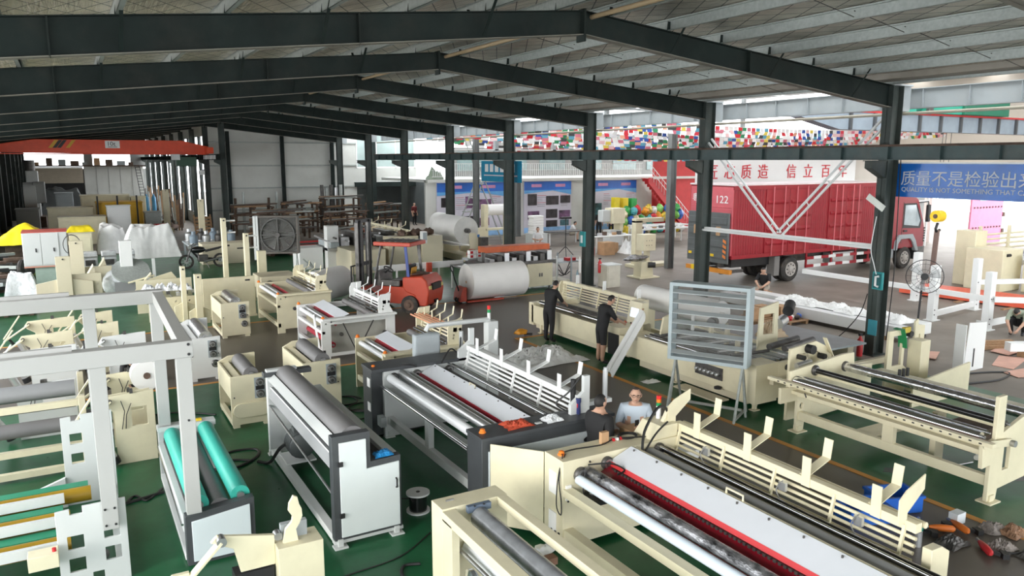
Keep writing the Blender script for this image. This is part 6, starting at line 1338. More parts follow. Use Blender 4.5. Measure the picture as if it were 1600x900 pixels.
t = thing('generator', 'small generator with red top on the bay floor', 'generator', (5.0, 53.5, 0)); put('body', MB().box(4.5, 5.4, 53.2, 53.9, .1, .8), black, t, .03); put('tank', MB().box(4.6, 5.3, 53.25, 53.8, .8, 1.0), red, t, .03)
for x in (4.45, 5.4): put('frame', MB().path([(x, 53.2, 0), (x, 53.2, 1.05), (x, 53.9, 1.05), (x, 53.9, 0)], .03, 6), steel, t)
t = thing('site_ladder', 'tall steel ladder at the end wall of the left bay', 'ladder', (8.0, 100, 0))
for x in (7.5, 8.0): put('rail', MB().tube((x, 99.5, 0), (x - .3, 102, 4.4), .04, 6), black, t)
for i in range(13): put('rung', MB().tube((7.5 - .02 * i, 99.6 + .18 * i, .2 + .33 * i), (8.0 - .02 * i, 99.6 + .18 * i, .2 + .33 * i), .03, 5), black, t)
for i in range(9): x = -3.0 + 1.2 * i; tag(put('stored_box', MB().box(x, x + .5 + .12 * (i * 5 % 4), 102.75, 103.4, 4.405, 4.75 + .16 * (i * 3 % 4)), [card, darkwood, greycab, rust, wallgrey][i % 5], None, .03), 'box stored on the far wall ledge, %s from the left' % ['first', 'second', 'third', 'fourth', 'fifth', 'sixth', 'seventh', 'eighth', 'ninth'][i], 'box')
# motorcycle
t = thing('motorcycle', 'black motorcycle parked among the cream machines', 'motorcycle', (5.2, 38.3, 0))
for x in (4.55, 6.05): w = put('wheel', MB().ring((x, 38.3, .32), (0, 1, 0), .24, .33, .11, 24), tyre, t); put('spokes', MB().ring((x, 38.3, .32), (0, 1, 0), .05, .09, .12, 10), alu, w); [put('spoke', MB().bar((x, 38.3, .32), (x + .24 * math.cos(k * PI / 4), 38.3, .32 + .24 * math.sin(k * PI / 4)), .02, .015), alu, w) for k in range(8)]
put('frame', MB().path([(4.75, 38.3, .9), (5.1, 38.3, .45), (5.6, 38.3, .42), (6.05, 38.3, .32)], .05, 8), black, t); put('engine', MB().box(5.05, 5.5, 38.15, 38.45, .3, .62), dsteel, t, .04); put('tank', MB().blob((5.1, 38.3, .86), .34, .16, .15, .06, 14, 8, seed=1), gloss, t); put('seat', MB().prism([(5.35, .82), (6.2, .98), (6.3, 1.02), (6.0, .86), (5.4, .74)], 38.18, 38.42), black, t, .03)
put('fork', MB().tube((4.55, 38.22, .32), (4.82, 38.22, 1.05), .03, 8).tube((4.55, 38.38, .32), (4.82, 38.38, 1.05), .03, 8), dsteel, t); put('handlebar', MB().path([(4.95, 37.95, 1.12), (4.82, 38.15, 1.05), (4.82, 38.45, 1.05), (4.95, 38.65, 1.12)], .02, 6), black, t); put('headlamp', MB().tube((4.66, 38.3, .95), (4.78, 38.3, .98), .09, 12), alu, t); put('exhaust', MB().tube((5.3, 38.12, .3), (6.2, 38.1, .5), .045, 8), steel, t); put('tail', MB().box(6.2, 6.5, 38.25, 38.35, .95, 1.02), black, t); put('stand', MB().tube((5.4, 38.2, .3), (5.5, 37.95, 0), .02, 6), dsteel, t)
for i in range(8):
    x = 5.35 + .6 * (i % 4); y = 41.5 + 1.7 * (i // 4); t = thing('spindle_unit', '%s grey machine head on the low bench beyond the motorcycle' % ['first', 'second', 'third', 'fourth', 'fifth', 'sixth', 'seventh', 'eighth'][i], 'machine part', (x, y, .8)); put('body', MB().lathe([(.16, 0), (.2, .1), (.2, .4), (.1, .5), (.1, .65)], (x, y, .8), n=12), [mat('bluegrey', (.22, .28, .34), .45), alu, dsteel][i % 3], t); put('flange', MB().tube((x, y, .82), (x, y, .86), .26, 14), steel, t)
t = thing('low_bench', 'low grey bench beyond the motorcycle', 'bench', (5.8, 42.5, 0)); put('top', MB().box(5.05, 7.5, 41.1, 43.7, .72, .8), greycab, t); [put('leg', MB().box(x, x + .1, y, y + .1, 0, .72), greycab, t) for x in (5.1, 7.3) for y in (41.2, 43.5)]
t = thing('cream_bed', 'wide cream machine bed beyond the motorcycle wheel', 'machine', (6.5, 39.6, 0)); put('bed', MB().box(5.4, 7.6, 39.2, 40.4, 0, 1.0), creamd, t, .02); put('slot', MB().box(7.0, 7.3, 39.18, 39.2, .7, .76), black, t)
# steel racks under the gable wall
for i, (x0, x1, y, h) in enumerate([(9.6, 12.0, 53.6, 1.9), (10.2, 13.4, 49.6, 1.7), (12.9, 15.0, 53.3, 2.0), (14.4, 16.6, 48.2, 1.6), (15.9, 18.4, 54.4, 2.3), (9.3, 11.4, 46.0, 1.5), (18.7, 20.6, 52.4, 1.8)]):
    t = thing('steel_rack', 'dark rack of steel bars, %s of the racks under the gable wall from the left' % ['second', 'third', 'fourth', 'fifth', 'sixth', 'first', 'seventh'][i], 'rack', ((x0 + x1) / 2, y, 0))
    for x in (x0, (x0 + x1) / 2, x1):
        for dy in (0, 1.2): put('post', MB().box(x - .06, x + .06, y + dy - .06, y + dy + .06, 0, h), darkwood, t)
        for k in range(3): put('arm', MB().box(x - .05, x + .05, y - .5, y + 1.5, h * (.35 + .3 * k), h * (.35 + .3 * k) + .09), rust, t)
    for k in range(12):
        z = h * (.35 + .3 * (k // 4)) + .13; yy = y - .35 + .45 * (k % 4); put('stock_bar', MB().bar((x0 - .3 + .1 * (k % 3), yy, z + .02 * (k * 5 % 4)), (x1 + .3 - .35 * (k % 3), yy + .3 * ((k * 7) % 3 - 1), z + .05 * ((k * 3 + i) % 4)), .2, .09), [rust, dsteel, darkwood, galv, wood][(k * 3 + i) % 5], t)
for i in range(7): x = 9.4 + .55 * i + (.6 if i > 3 else 0); tag(put('upright_tube', MB().tube((x, 55.5, 0), (x + .05, 55.6, 2.0 + .4 * (i % 3)), .09, 8), [dsteel, darkwood, galv][i % 3]), 'tube standing at the gable wall, %s from the left' % ['first', 'second', 'third', 'fourth', 'fifth', 'sixth', 'seventh'][i], 'tube')
for i in range(5): x = 16.2 + .35 * i; tag(put('floor_tube', MB().tube((x, 56, 0), (x, 56.1, 3.2 - .2 * (i % 2)), .13, 10), [dsteel, galv, dsteel, alu, galv][i]), 'tall %s pipe leaning by the column at the gable wall' % ['first', 'second', 'third', 'fourth', 'fifth'][i], 'pipe')
for i in range(8): tag(put('red_bar_stack', MB().bar((8.6 + .05 * i, 41 + .35 * i, .3 + .06 * (i % 3)), (12.2, 41.2 + .35 * i, .3 + .06 * (i % 3)), .3, .2), [rust, red, dsteel, darkwood][i % 4]), '%s long steel section on the floor left of the dark fan' % ['first', 'second', 'third', 'fourth', 'fifth', 'sixth', 'seventh', 'eighth'][i], 'steel stock')
for i in range(4): tag(put('bar_trestle', MB().box(9.0 + 1.0 * i, 9.2 + 1.0 * i, 41.0, 44.0, 0, .22), darkwood), '%s low timber under the long steel sections' % ['first', 'second', 'third', 'fourth'][i], 'timber')
for i in range(9): x = 15.1 + .44 * (i % 5); y = 43.5 + 1.1 * (i // 5); tag(put('roller_log', MB().tube((x, y, .22 + .42 * (i // 5)), (x + .3, y + 2.2, .22 + .42 * (i // 5)), .2, 12), [mat('brick_red', (.28, .09, .05), .7), rust, mat('orange_brown', (.38, .16, .05), .7)][i % 3]), '%s brown roller in the pile before the office recess' % ['first', 'second', 'third', 'fourth', 'fifth', 'sixth', 'seventh', 'eighth', 'ninth'][i], 'roller')
# overhead crane of the left bay
t = thing('overhead_crane', 'orange ten-tonne overhead crane girder spanning the left bay', 'crane', (2.5, 54, 5.4))
put('girder', MB().prism([(-3.3, 5.45), (-1.8, 5.42), (6.3, 5.36), (8.2, 5.38), (8.2, 5.85), (6.6, 6.22), (-1.4, 6.22), (-2.8, 6.0), (-3.3, 5.9)], 53.8, 54.2), mat('crane_orange', (.70, .07, .02), .45, var=.08), t, .02)
put('lower_flange', MB().box(-3.3, 8.2, 53.7, 54.3, 5.34, 5.40), MATS['crane_orange'], t)
for k in range(3): put('warning_stripe', MB().prism([(-.75 + .45 * k, 5.72), (-.55 + .45 * k, 5.72), (-.2 + .45 * k, 6.18), (-.4 + .45 * k, 6.18)], 53.78, 53.80), [mat('stripe_yellow', (.6, .33, .02), .5), black, MATS['stripe_yellow']][k], t)
put('warning_stripe', MB().prism([(-.53 + .0, 5.72), (-.33, 5.72), (.02, 6.18), (-.18, 6.18)], 53.785, 53.80), black, t)
pl = put('load_plate', MB().box(2.25, 3.05, 53.77, 53.80, 5.72, 6.16), white, t); text(t, 'lettering', '10t', (2.34, 53.765, 5.86), (PI / 2, 0, 0), .36, black, .003); put('print_line', MB().box(2.4, 2.9, 53.765, 53.77, 5.77, 5.80), black, pl)
put('hoist', MB().box(6.2, 7.4, 53.5, 54.5, 4.6, 5.2), mat('hoist_green', (.03, .08, .05), .5), t, .03); put('hoist_box', MB().box(5.9, 6.4, 53.4, 53.6, 5.0, 5.36), lgrey, t)
for x in (-3.6, 7.95): put('end_truck', MB().box(x, x + .4, 52.8, 55.2, 5.4, 5.8), MATS['crane_orange'], t, .02)
for i in range(9): put('festoon_stripe', MB().box(8.0, 8.02, 50.2 + .55 * i, 50.45 + .55 * i, 5.05, 5.3), white, t)
# bright lamp on a bay column
t = thing('flood_lamp', 'small white flood lamp on a bay column', 'lamp', (8.3, 56.6, 4.2)); put('head', MB().box(7.9, 8.25, 56.3, 56.6, 4.0, 4.3), white, t); put('bracket', MB().box(8.2, 8.4, 56.5, 57, 4.3, 4.36), dsteel, t)
# rolling stair at the mezzanine
t = thing('step_ladder', 'tall steel rolling ladder reaching the mezzanine', 'ladder', (21.2, 41, 0))
for a, b in (((19.0, 40.2, 0), (21.1, 40.2, 4.7)), ((19.5, 40.2, 0), (21.6, 40.2, 4.7)), ((22.9, 40.2, 0), (20.2, 40.2, 6.4)), ((22.5, 40.2, 0), (19.9, 40.2, 6.4))): put('rail', MB().bar(a, b, .06, .06), galv, t)
for i in range(11): x = 19.2 + .185 * i; put('tread', MB().box(x, x + .5, 40.0, 40.5, .4 + .4 * i, .45 + .4 * i), galv, t)
draped('green_sheet', 'pale green cloth hung on the mezzanine railing', 'cloth', (19.95, 44.4, 3.81), 1.0, .7, .9, mat('pale_green_cloth', (.30, .36, .28), .7), 71)
# clutter along the dark wall at the left edge
draped('wrapped_bag', 'white film-wrapped bundle on the floor left of the cream uprights', 'bundle', (-1.75, 33.6, .01), 1.1, 1.0, .95, wrap, 201, boxy=True, n=40)
for q, (x, y) in enumerate(((-2.0, 29.6), (-2.2, 31.2))):
    t = thing('wood_pallet', ['nearer', 'farther'][q] + ' low wooden pallet at the left edge', 'pallet', (x, y, 0))
    for i in range(6): put('plank', MB().box(x - .8, x + .8, y - .55 + .2 * i, y - .42 + .2 * i, .12, .15), wood, t)
    for i in range(3): put('bearer', MB().box(x - .78 + .7 * i, x - .66 + .7 * i, y - .55, y + .6, 0, .12), darkwood, t)
NUM = ['first', 'second', 'third', 'fourth', 'fifth', 'sixth', 'seventh', 'eighth', 'ninth', 'tenth', 'eleventh', 'twelfth', 'thirteenth', 'fourteenth']
for i in range(11):
    x = -3.5 + .55 * (i % 3); y = 32.6 + 1.05 * i; r_ = random.Random(300 + i)
    t = thing('scrap_stack', 'stack of dark steel offcuts along the left wall, %s from the front' % NUM[i], 'scrap', (x, y, 0))
    for k in range(5): put('offcut', MB().bar((x - .4 + r_.uniform(-.2, .2), y + r_.uniform(-.3, .3), .08 + .13 * k), (x + .45 + r_.uniform(-.2, .2), y + r_.uniform(-.3, .3), .08 + .13 * k), .18, .12), [dsteel, rust, darkwood, black, galv][(i + k) % 5], t)
    if i % 3 == 0: put('upright_piece', MB().bar((x, y, .0), (x + .2, y + .1, 1.3 + .2 * (i % 4)), .12, .08), dsteel, t)
for i in range(3): tag(put('wheel_disc', MB().lathe([(.1, 0), (.42, .0), (.45, .06), (.42, .14), (.1, .14)], (-1.95 + .12 * i, 37.9 + .9 * i, .45), (1, -.3, 0), 20), tyre), '%s black wheel leaning by the grey cabinet' % NUM[i], 'wheel')
# ------------------------------------------------------------------ poster wall
def poster(label, x0, x1, pics, z1=3.62, seed=0, split=1):
    t = thing('display_board', label, 'poster', ((x0 + x1) / 2, 44.25, 0)); r = random.Random(seed)
    put('board', MB().box(x0, x1, 44.2, 44.28, .12, z1), mat('poster_white', (.62, .60, .68), .35, var=.03), t)
    put('header_band', MB().box(x0 + .02, x1 - .02, 44.18, 44.2, z1 - .62, z1 - .05), mat('poster_blue', (.02, .13, .50), .3, var=.3, scale=.8), t)
    put('header_wave', MB().prism([(x0 + .02, z1 - .62), (x1 - .02, z1 - .62), (x1 - .02, z1 - .95), (x0 + (x1 - x0) * .6, z1 - .66), (x0 + .02, z1 - .85)], 44.175, 44.185), mat('poster_cyan', (.12, .38, .72), .3), t)
    put('foot_band', MB().box(x0 + .02, x1 - .02, 44.18, 44.2, .14, .5), mat('poster_sky', (.25, .45, .72), .3, var=.3, scale=1.5), t)
    w = (x1 - x0) / split
    for s in range(split):
        a = x0 + s * w
        put('title_print', MB().box(a + w * .3, a + w * .72, 44.165, 44.175, z1 - .42, z1 - .22), mat('title_pink', (.55, .25, .42), .4), t)
        for i in range(7):
            z = z1 - 1.0 - .12 * i; put('text_line', MB().box(a + w * .55, a + w * (.75 + .18 * r.random()), 44.185, 44.2, z, z + .03), mat('print_grey', (.30, .28, .32), .5) if i % 4 else mat('print_red', (.5, .1, .12), .5), t)
    for (u, v, pw, ph, k) in pics:
        put('photo_print', MB().box(x0 + u, x0 + u + pw, 44.17, 44.2, v, v + ph), [mat('photo_dark', (.035, .03, .035), .3, var=.9, scale=2.5), mat('photo_mauve', (.14, .07, .14), .3, var=.8, scale=3), mat('photo_teal', (.05, .12, .14), .3, var=.8, scale=3)][k], t)
    return t


poster('wide blue-headed information board left of the dark posts', 20.0, 24.85, [(.3, 2.05, .9, .6, 0), (2.0, 1.95, .7, .75, 1), (2.95, 1.85, .9, .65, 1), (3.9, 1.6, .8, .55, 2), (1.6, .75, 1.1, .7, 0), (3.0, .8, .7, .5, 1)], seed=1, split=2)
poster('blue-headed information board with six photographs behind the white seated workers', 26.35, 30.15, [(.3, 2.0, .7, .75, 0), (1.75, 2.0, 1.0, .6, 0), (2.9, 2.1, .8, .5, 0), (.3, 1.05, .9, .55, 1), (1.75, 1.1, .9, .6, 0), (2.8, 1.0, .9, .6, 1), (1.75, .5, .9, .45, 0), (2.9, .55, .7, .4, 2)], seed=2, split=2)
poster('blue-headed text board beside the red staircase', 31.8, 35.85, [(.15, .9, .8, 1.1, 2), (1.7, .75, 1.8, .22, 0)], seed=3, split=2)
# ------------------------------------------------------------------ strings of national flags
FM = [mat('flag_%d' % i, c, .7) for i, c in enumerate([(.55, .02, .03), (.75, .75, .75), (.03, .08, .32), (.03, .22, .09), (.65, .5, .08), (.55, .03, .05), (.7, .7, .72), (.75, .72, .7), (.62, .3, .2), (.05, .05, .05), (.68, .68, .66), (.55, .15, .2), (.72, .7, .7), (.1, .3, .4), (.7, .45, .45)])]
def bunting(label, x0, x1, y0, y1, z, sag, n, seed):
    t = thing('flag_string', label, 'bunting', ((x0 + x1) / 2, (y0 + y1) / 2, z)); r = random.Random(seed)
    def P(u): return Vector((x0 + (x1 - x0) * u, y0 + (y1 - y0) * u, z - sag * 4 * u * (1 - u)))
    put('string', MB().path([P(i / 12) for i in range(13)], .012, 4), white, t)
    for i in range(n):
        p = P((i + .5) / n); L = ((x1 - x0) ** 2 + (y1 - y0) ** 2) ** .5 / n * .92; h = .46; ang = math.atan2(y1 - y0, x1 - x0); dx, dy = math.cos(ang) * L / 2, math.sin(ang) * L / 2
        a, b, c = r.sample(FM, 3); tw = r.uniform(-.06, .06); mb = MB(); e = .004
        q = [(p.x - dx, p.y - dy, p.z), (p.x + dx, p.y + dy, p.z), (p.x + dx + tw, p.y + dy + tw, p.z - h / 3), (p.x - dx + tw, p.y - dy + tw, p.z - h / 3), (p.x + dx + tw * 1.6, p.y + dy, p.z - 2 * h / 3), (p.x - dx + tw * 1.6, p.y - dy, p.z - 2 * h / 3), (p.x + dx + tw * 2, p.y + dy - tw, p.z - h), (p.x - dx + tw * 2, p.y - dy - tw, p.z - h)]
        mb.add(q, [(0, 1, 2, 3), (3, 2, 4, 5), (5, 4, 6, 7)])
        o = put('flag', mb, [a, b, c if r.random() > .4 else a], t)
        for k, pl_ in enumerate(o.data.polygons): pl_.material_index = k
    return t


BN = ['nearest', 'second', 'third', 'fourth', 'fifth', 'sixth', 'seventh', 'eighth']
for k in range(8):
    y = 25.2 + 2.5 * k
    bunting('string of small national flags over the truck bay, %s of eight' % BN[k], 18.62, 46.0 + 1.5 * k if k > 1 else 41.9, y, y + (.5 if k > 1 else .0), 6.70 - .03 * (k % 3), .30 + .34 * (k % 4), 84, 100 + k)
# ------------------------------------------------------------------ people
def person(label, loc, rz_, shirt, pants, J=None, shorts=False, hairm=None, lv=2, H=1.72, shoe=None, cat='person', bald=0., glasses=False):
    k = H / 1.72
    j = dict(pel=(0, 0, .93), spi=(0, 0, 1.12), che=(0, .01, 1.32), nek=(0, .01, 1.47), jaw=(0, -.015, 1.555), mid=(0, -.01, 1.63), top=(0, .0, 1.675), nos=(0, -.115, 1.61))
    for s, q in (('l', 1), ('r', -1)):
        j.update({'sh' + s: (q * .175, .01, 1.405), 'el' + s: (q * .235, .02, 1.12), 'wr' + s: (q * .245, -.06, .88), 'hi' + s: (q * .095, 0, .90), 'kn' + s: (q * .105, -.015, .50), 'an' + s: (q * .11, .02, .09), 'to' + s: (q * .125, -.15, .035)})
    j.update(J or {})
    rad = dict(pel=(.175, .135), spi=(.17, .135), che=(.19, .14), nek=(.060, .060), jaw=(.050, .055), mid=(.088, .102), top=(.068, .078), nos=(.017, .017), sh=(.095, .09), el=(.056, .056), wr=(.034, .028), hi=(.12, .12), kn=(.078, .078), an=(.05, .05), to=(.048, .04))
    V, E, RD, REG = [], [], [], []
    idx = {}
    def av(n, p, r, reg): idx[n] = len(V); V.append(Vector(p)); RD.append(r); REG.append(reg); return idx[n]
    for n in ('pel', 'spi', 'che', 'nek', 'jaw'): av(n, j[n], rad[n], {'pel': 1, 'spi': 0, 'che': 0}.get(n, 2))
    E += [(0, 1), (1, 2), (2, 3), (3, 4)]
    segs = [('pel', 'spi', 0), ('spi', 'che', 0), ('che', 'nek', 0), ('nek', 'jaw', 2)]
    for s in 'lr':
        for n in ('sh', 'el', 'wr'): av(n + s, j[n + s], rad[n], 0)
        E += [(idx['che'], idx['sh' + s]), (idx['sh' + s], idx['el' + s]), (idx['el' + s], idx['wr' + s])]
        segs += [('che', 'sh' + s, 0), ('sh' + s, 'el' + s, 0), ('el' + s, 'wr' + s, 2)]
        e = Vector(j['el' + s]); w = Vector(j['wr' + s]); d = (w - e).normalized(); sd = d.cross(Vector((0, 1, .3))).normalized(); up_ = sd.cross(d)
        pm = av('pa' + s, w + d * .055, (.036, .02), 2); E.append((idx['wr' + s], pm)); segs.append(('wr' + s, 'pa' + s, 2))
        for f in range(5):
            if f == 0: b1 = w + d * .05 + sd * .05 * (1 if s == 'l' else -1); b2 = b1 + d * .035 + up_ * .02
            else: b1 = w + d * (.10 + .006 * (f in (2, 3))) + sd * (f - 2.5) * .02; b2 = b1 + d * (.035 + .012 * (f in (2, 3))) + up_ * .022
            i1 = av('f%s%d' % (s, f), b1, (.0095, .0095), 2); i2 = av('g%s%d' % (s, f), b2, (.008, .008), 2); E += [(pm, i1), (i1, i2)]; segs += [('pa' + s, 'f%s%d' % (s, f), 2), ('f%s%d' % (s, f), 'g%s%d' % (s, f), 2)]
        for n in ('hi', 'kn', 'an', 'to'): av(n + s, j[n + s], rad[n], 1)
        E += [(0, idx['hi' + s]), (idx['hi' + s], idx['kn' + s]), (idx['kn' + s], idx['an' + s]), (idx['an' + s], idx['to' + s])]
        segs += [('pel', 'hi' + s, 1), ('hi' + s, 'kn' + s, 1), ('kn' + s, 'an' + s, 2 if shorts else 1), ('an' + s, 'to' + s, 3)]
    me = bpy.data.meshes.new('tmp_person'); me.from_pydata([tuple(v * k) for v in V], E, []); o = bpy.data.objects.new('tmp_person', me); COL.objects.link(o)
    o.modifiers.new('s', 'SKIN')
    for i, sv in enumerate(me.skin_vertices[0].data): sv.radius = (RD[i][0] * k, RD[i][1] * k); sv.use_root = (i == 0)
    sb = o.modifiers.new('u', 'SUBSURF'); sb.levels = lv; sb.render_levels = lv
    bm2 = bpy.data.meshes.new_from_object(o.evaluated_get(bpy.context.evaluated_depsgraph_get())); bpy.data.objects.remove(o)
    bm2.materials.clear()
    for m in (shirt, pants, skin, shoe or mat('dark_shoe', (.03, .03, .035), .6)): bm2.materials.append(m)
    SG = [(V[idx[a]] * k, V[idx[b]] * k, r) for a, b, r in segs]
    for pl_ in bm2.polygons:
        c = pl_.center; best = (9, 0)
        for a, b, r in SG:
            ab = b - a; u = max(0, min(1, (c - a).dot(ab) / ab.length_squared)); dd = (c - a - ab * u).length
            if dd < best[0]: best = (dd, r)
        pl_.material_index = best[1]; pl_.use_smooth = True
    mid = Vector(j['mid']) * k; up2 = (Vector(j['top']) - Vector(j['jaw'])).normalized(); fwd = Vector(j['nos']) - Vector(j['mid']); fwd = (fwd - up2 * fwd.dot(up2)).normalized(); rt2 = fwd.cross(up2)
    NA, NB = 30, 20
    def g(v, c, s): return math.exp(-((v - c) / s) ** 2)
    def head(d, grow=0.):
        x, y, z = d                                   # right, forward, up on the unit sphere
        lo = max(0, -z)
        px = x * .078 * (1 - .30 * lo ** 1.3); py = y * (.098 if y < 0 else .094); pz = z * (.108 if z > 0 else .122)
        if y > 0:
            f_ = g(x, 0, .13) * (g(z, -.16, .17) * .026 + g(z, .06, .12) * .008) * y
            f_ += g(x, 0, .35) * g(z, -.86, .2) * .012 + g(x, 0, .22) * g(z, -.52, .07) * .006
            f_ += .006 * g(z, .26, .1) * g(abs(x), .28, .25) - .010 * g(z, .10, .12) * g(abs(x), .36, .14)
            py += f_
        return mid + (rt2 * px + fwd * py + up2 * pz) * k * (1 + grow)
    def dirs(a, b): th = PI * b / NB; ph = 2 * PI * a / NA; return (math.sin(th) * math.cos(ph), math.sin(th) * math.sin(ph), math.cos(th))
    D = [[dirs(a, b) for a in range(NA)] for b in range(NB + 1)]
    hv = [head(D[b][a]) for b in range(NB + 1) for a in range(NA)]; hf = [(b * NA + a, b * NA + (a + 1) % NA, (b + 1) * NA + (a + 1) % NA, (b + 1) * NA + a) for b in range(NB) for a in range(NA)]
    jb = bmesh.new(); jb.from_mesh(bm2); vs = [jb.verts.new(v) for v in hv]
    for q in hf:
        fc = jb.faces.new([vs[i] for i in q]); fc.material_index = 2; fc.smooth = True
    bmesh.ops.recalc_face_normals(jb, faces=jb.faces[:]); jb.to_mesh(bm2); jb.free()
    bm2.name = 'person_body'
    t = bpy.data.objects.new('person', bm2); COL.objects.link(t); t.location = loc; t.rotation_euler = (0, 0, rz_); tag(t, label, cat)
    def hairy(d):
        x, y, z = d; return z > .46 + bald if y > .35 else (z > .05 + bald * .5 if y > -.05 else (z > -.42))
    mb = MB(); mb.v = [tuple(head(D[b][a], .07 + .02 * noise.noise(Vector(D[b][a]) * 5))) for b in range(NB + 1) for a in range(NA)]
    mb.f = [q for q in hf if all(hairy(D[i // NA][i % NA]) for i in q)]
    mb.f += [tuple(reversed(q)) for q in []]
    h = put('hair', mb, hairm or hair); h.parent = t
    for s in (-1, 1):
        ey = MB().blob(mid + (rt2 * s * .030 + fwd * .083 + up2 * .010) * k, .010, .010, .006, 0, 8, 6); e_ = put('eye', ey, black); e_.parent = t
        er = MB().blob(mid + (rt2 * s * .080 - fwd * .008 - up2 * .008) * k, .013, .02, .032, 0, 8, 6); e2 = put('ear', er, skin); e2.parent = t
        if glasses:
            gl = put('glasses', MB().path([mid + (rt2 * (s * .033 + .026 * math.cos(a * PI / 6)) + fwd * .102 + up2 * (.008 + .019 * math.sin(a * PI / 6))) * k for a in range(13)], .003, 4).tube(mid + (rt2 * s * .06 + fwd * .10 + up2 * .01) * k, mid + (rt2 * s * .082 + up2 * .01) * k, .003, 4), black); gl.parent = t
    mo = mid + (fwd * .090 - up2 * .062) * k; mt = put('mouth', MB().bar(mo - rt2 * .022, mo + rt2 * .022, .012, .006), mat('lip', (.35, .13, .11), .5)); mt.parent = t
    return t


blk = mat('black_shirt', (.012, .012, .013), .8, var=.2); blkp = mat('black_trousers', (.014, .014, .016), .8, var=.2); wsh = mat('white_tee', (.66, .66, .66), .8, var=.05); bsh = mat('pale_blue_tee', (.50, .58, .66), .8, var=.05)
gsh = mat('sage_shirt', (.30, .34, .26), .8, var=.1); khaki = mat('khaki_shorts', (.36, .32, .26), .8); pink = mat('pink_top', (.65, .36, .33), .8); darkred = mat('dark_red_top', (.12, .015, .015), .8)
# two operators (facing +x, towards the line): local front is -y, so rotate by +90 degrees
lean = dict(spi=(0, -.05, 1.13), che=(0, -.13, 1.32), nek=(0, -.19, 1.46), jaw=(0, -.24, 1.535), mid=(0, -.27, 1.60), top=(0, -.27, 1.645), nos=(0, -.36, 1.56), shl=(.18, -.12, 1.40), shr=(-.18, -.12, 1.40), ell=(.25, -.22, 1.14), elr=(-.25, -.26, 1.16), wrl=(.2, -.45, 1.02), wrr=(-.18, -.5, 1.04))
person('man in black shirt and black trousers leaning over the converting line', (11.28, 17.55, 0), PI / 2 + .25, blk, blkp, lean)
person('man in black T-shirt and black shorts working at the lit control panel', (11.18, 15.0, 0), PI / 2 - .15, blk, blkp, lean, shorts=True)
person('man in black shirt standing behind the big cream machine, seen in profile', (6.28, 8.42, 0), 1.75, blk, blkp, dict(ell=(.2, -.1, 1.14), wrl=(.1, -.32, 1.1)), bald=.08)
person('man with glasses in pale blue T-shirt looking at his phone behind the cream machine', (6.98, 8.50, 0), -.62, bsh, khaki, dict(ell=(.25, -.06, 1.16), wrl=(.08, -.26, 1.20), elr=(-.25, -.06, 1.16), wrr=(-.08, -.26, 1.18), jaw=(0, -.04, 1.55), mid=(0, -.05, 1.62), top=(0, -.04, 1.67), nos=(0, -.15, 1.585)), hairm=mat('thin_hair', (.05, .04, .035), .7), bald=.26, glasses=True)
tag(put('phone', MB().box(6.77, 6.84, 8.23, 8.245, 1.20, 1.33), black, None, .004), 'black phone held by the man in the pale blue T-shirt', 'phone')
sit = dict(pel=(0, .0, .50), spi=(0, -.04, .68), che=(0, -.14, .86), nek=(0, -.2, 1.0), jaw=(0, -.25, 1.06), mid=(0, -.28, 1.13), top=(0, -.28, 1.175), nos=(0, -.36, 1.09), shl=(.18, -.13, .95), shr=(-.18, -.13, .95), ell=(.24, -.3, .74), elr=(-.24, -.3, .74), wrl=(.1, -.48, .62), wrr=(-.1, -.48, .62), hil=(.1, 0, .48), hir=(-.1, 0, .48), knl=(.16, -.42, .50), knr=(-.16, -.42, .50), anl=(.14, -.40, .09), anr=(-.14, -.40, .09), tol=(.15, -.56, .035), tor=(-.15, -.56, .035))
person('man in black shirt and grey shorts sitting on a carton by the long white beams', (21.42, 19.05, .0), -1.1, blk, khaki, sit, shorts=True)
squat = dict(sit); squat.update(pel=(0, .05, .34), hil=(.1, .05, .33), hir=(-.1, .05, .33), spi=(0, -.02, .52), che=(0, -.2, .66), nek=(0, -.34, .72), jaw=(0, -.42, .72), mid=(0, -.48, .74), top=(0, -.53, .76), nos=(0, -.52, .65), shl=(.18, -.22, .70), shr=(-.18, -.22, .70), ell=(.22, -.45, .45), elr=(-.22, -.45, .45), wrl=(.1, -.62, .25), wrr=(-.1, -.62, .25), knl=(.18, -.35, .52), knr=(-.18, -.35, .52), anl=(.14, -.12, .09), anr=(-.14, -.12, .09), tol=(.15, -.28, .035), tor=(-.15, -.28, .035))
person('man in sage green shirt squatting at the right edge of the picture', (23.6, 11.55, 0), -1.3, gsh, blkp, squat)
person('worker in white T-shirt standing by the packing machine near the paper packs', (20.0, 32.2, 0), -.6, wsh, wsh, dict(ell=(.24, -.12, 1.15), wrl=(.08, -.3, 1.14), elr=(-.24, -.12, 1.15), wrr=(-.08, -.3, 1.14)), lv=1)
person('worker in white T-shirt sitting under the posters', (27.0, 39.6, 0), .9, wsh, khaki, sit, shorts=True, lv=1)
person('person in black standing before the text board', (29.9, 40.6, 0), 2.6, blk, blkp, lv=1); person('person with long black hair and pink top before the text board', (30.6, 40.2, 0), 2.4, pink, blkp, lv=1, H=1.62)
person('person in dark red top standing in the office recess', (23.2, 55.5, 0), .3, darkred, blkp, lv=1)
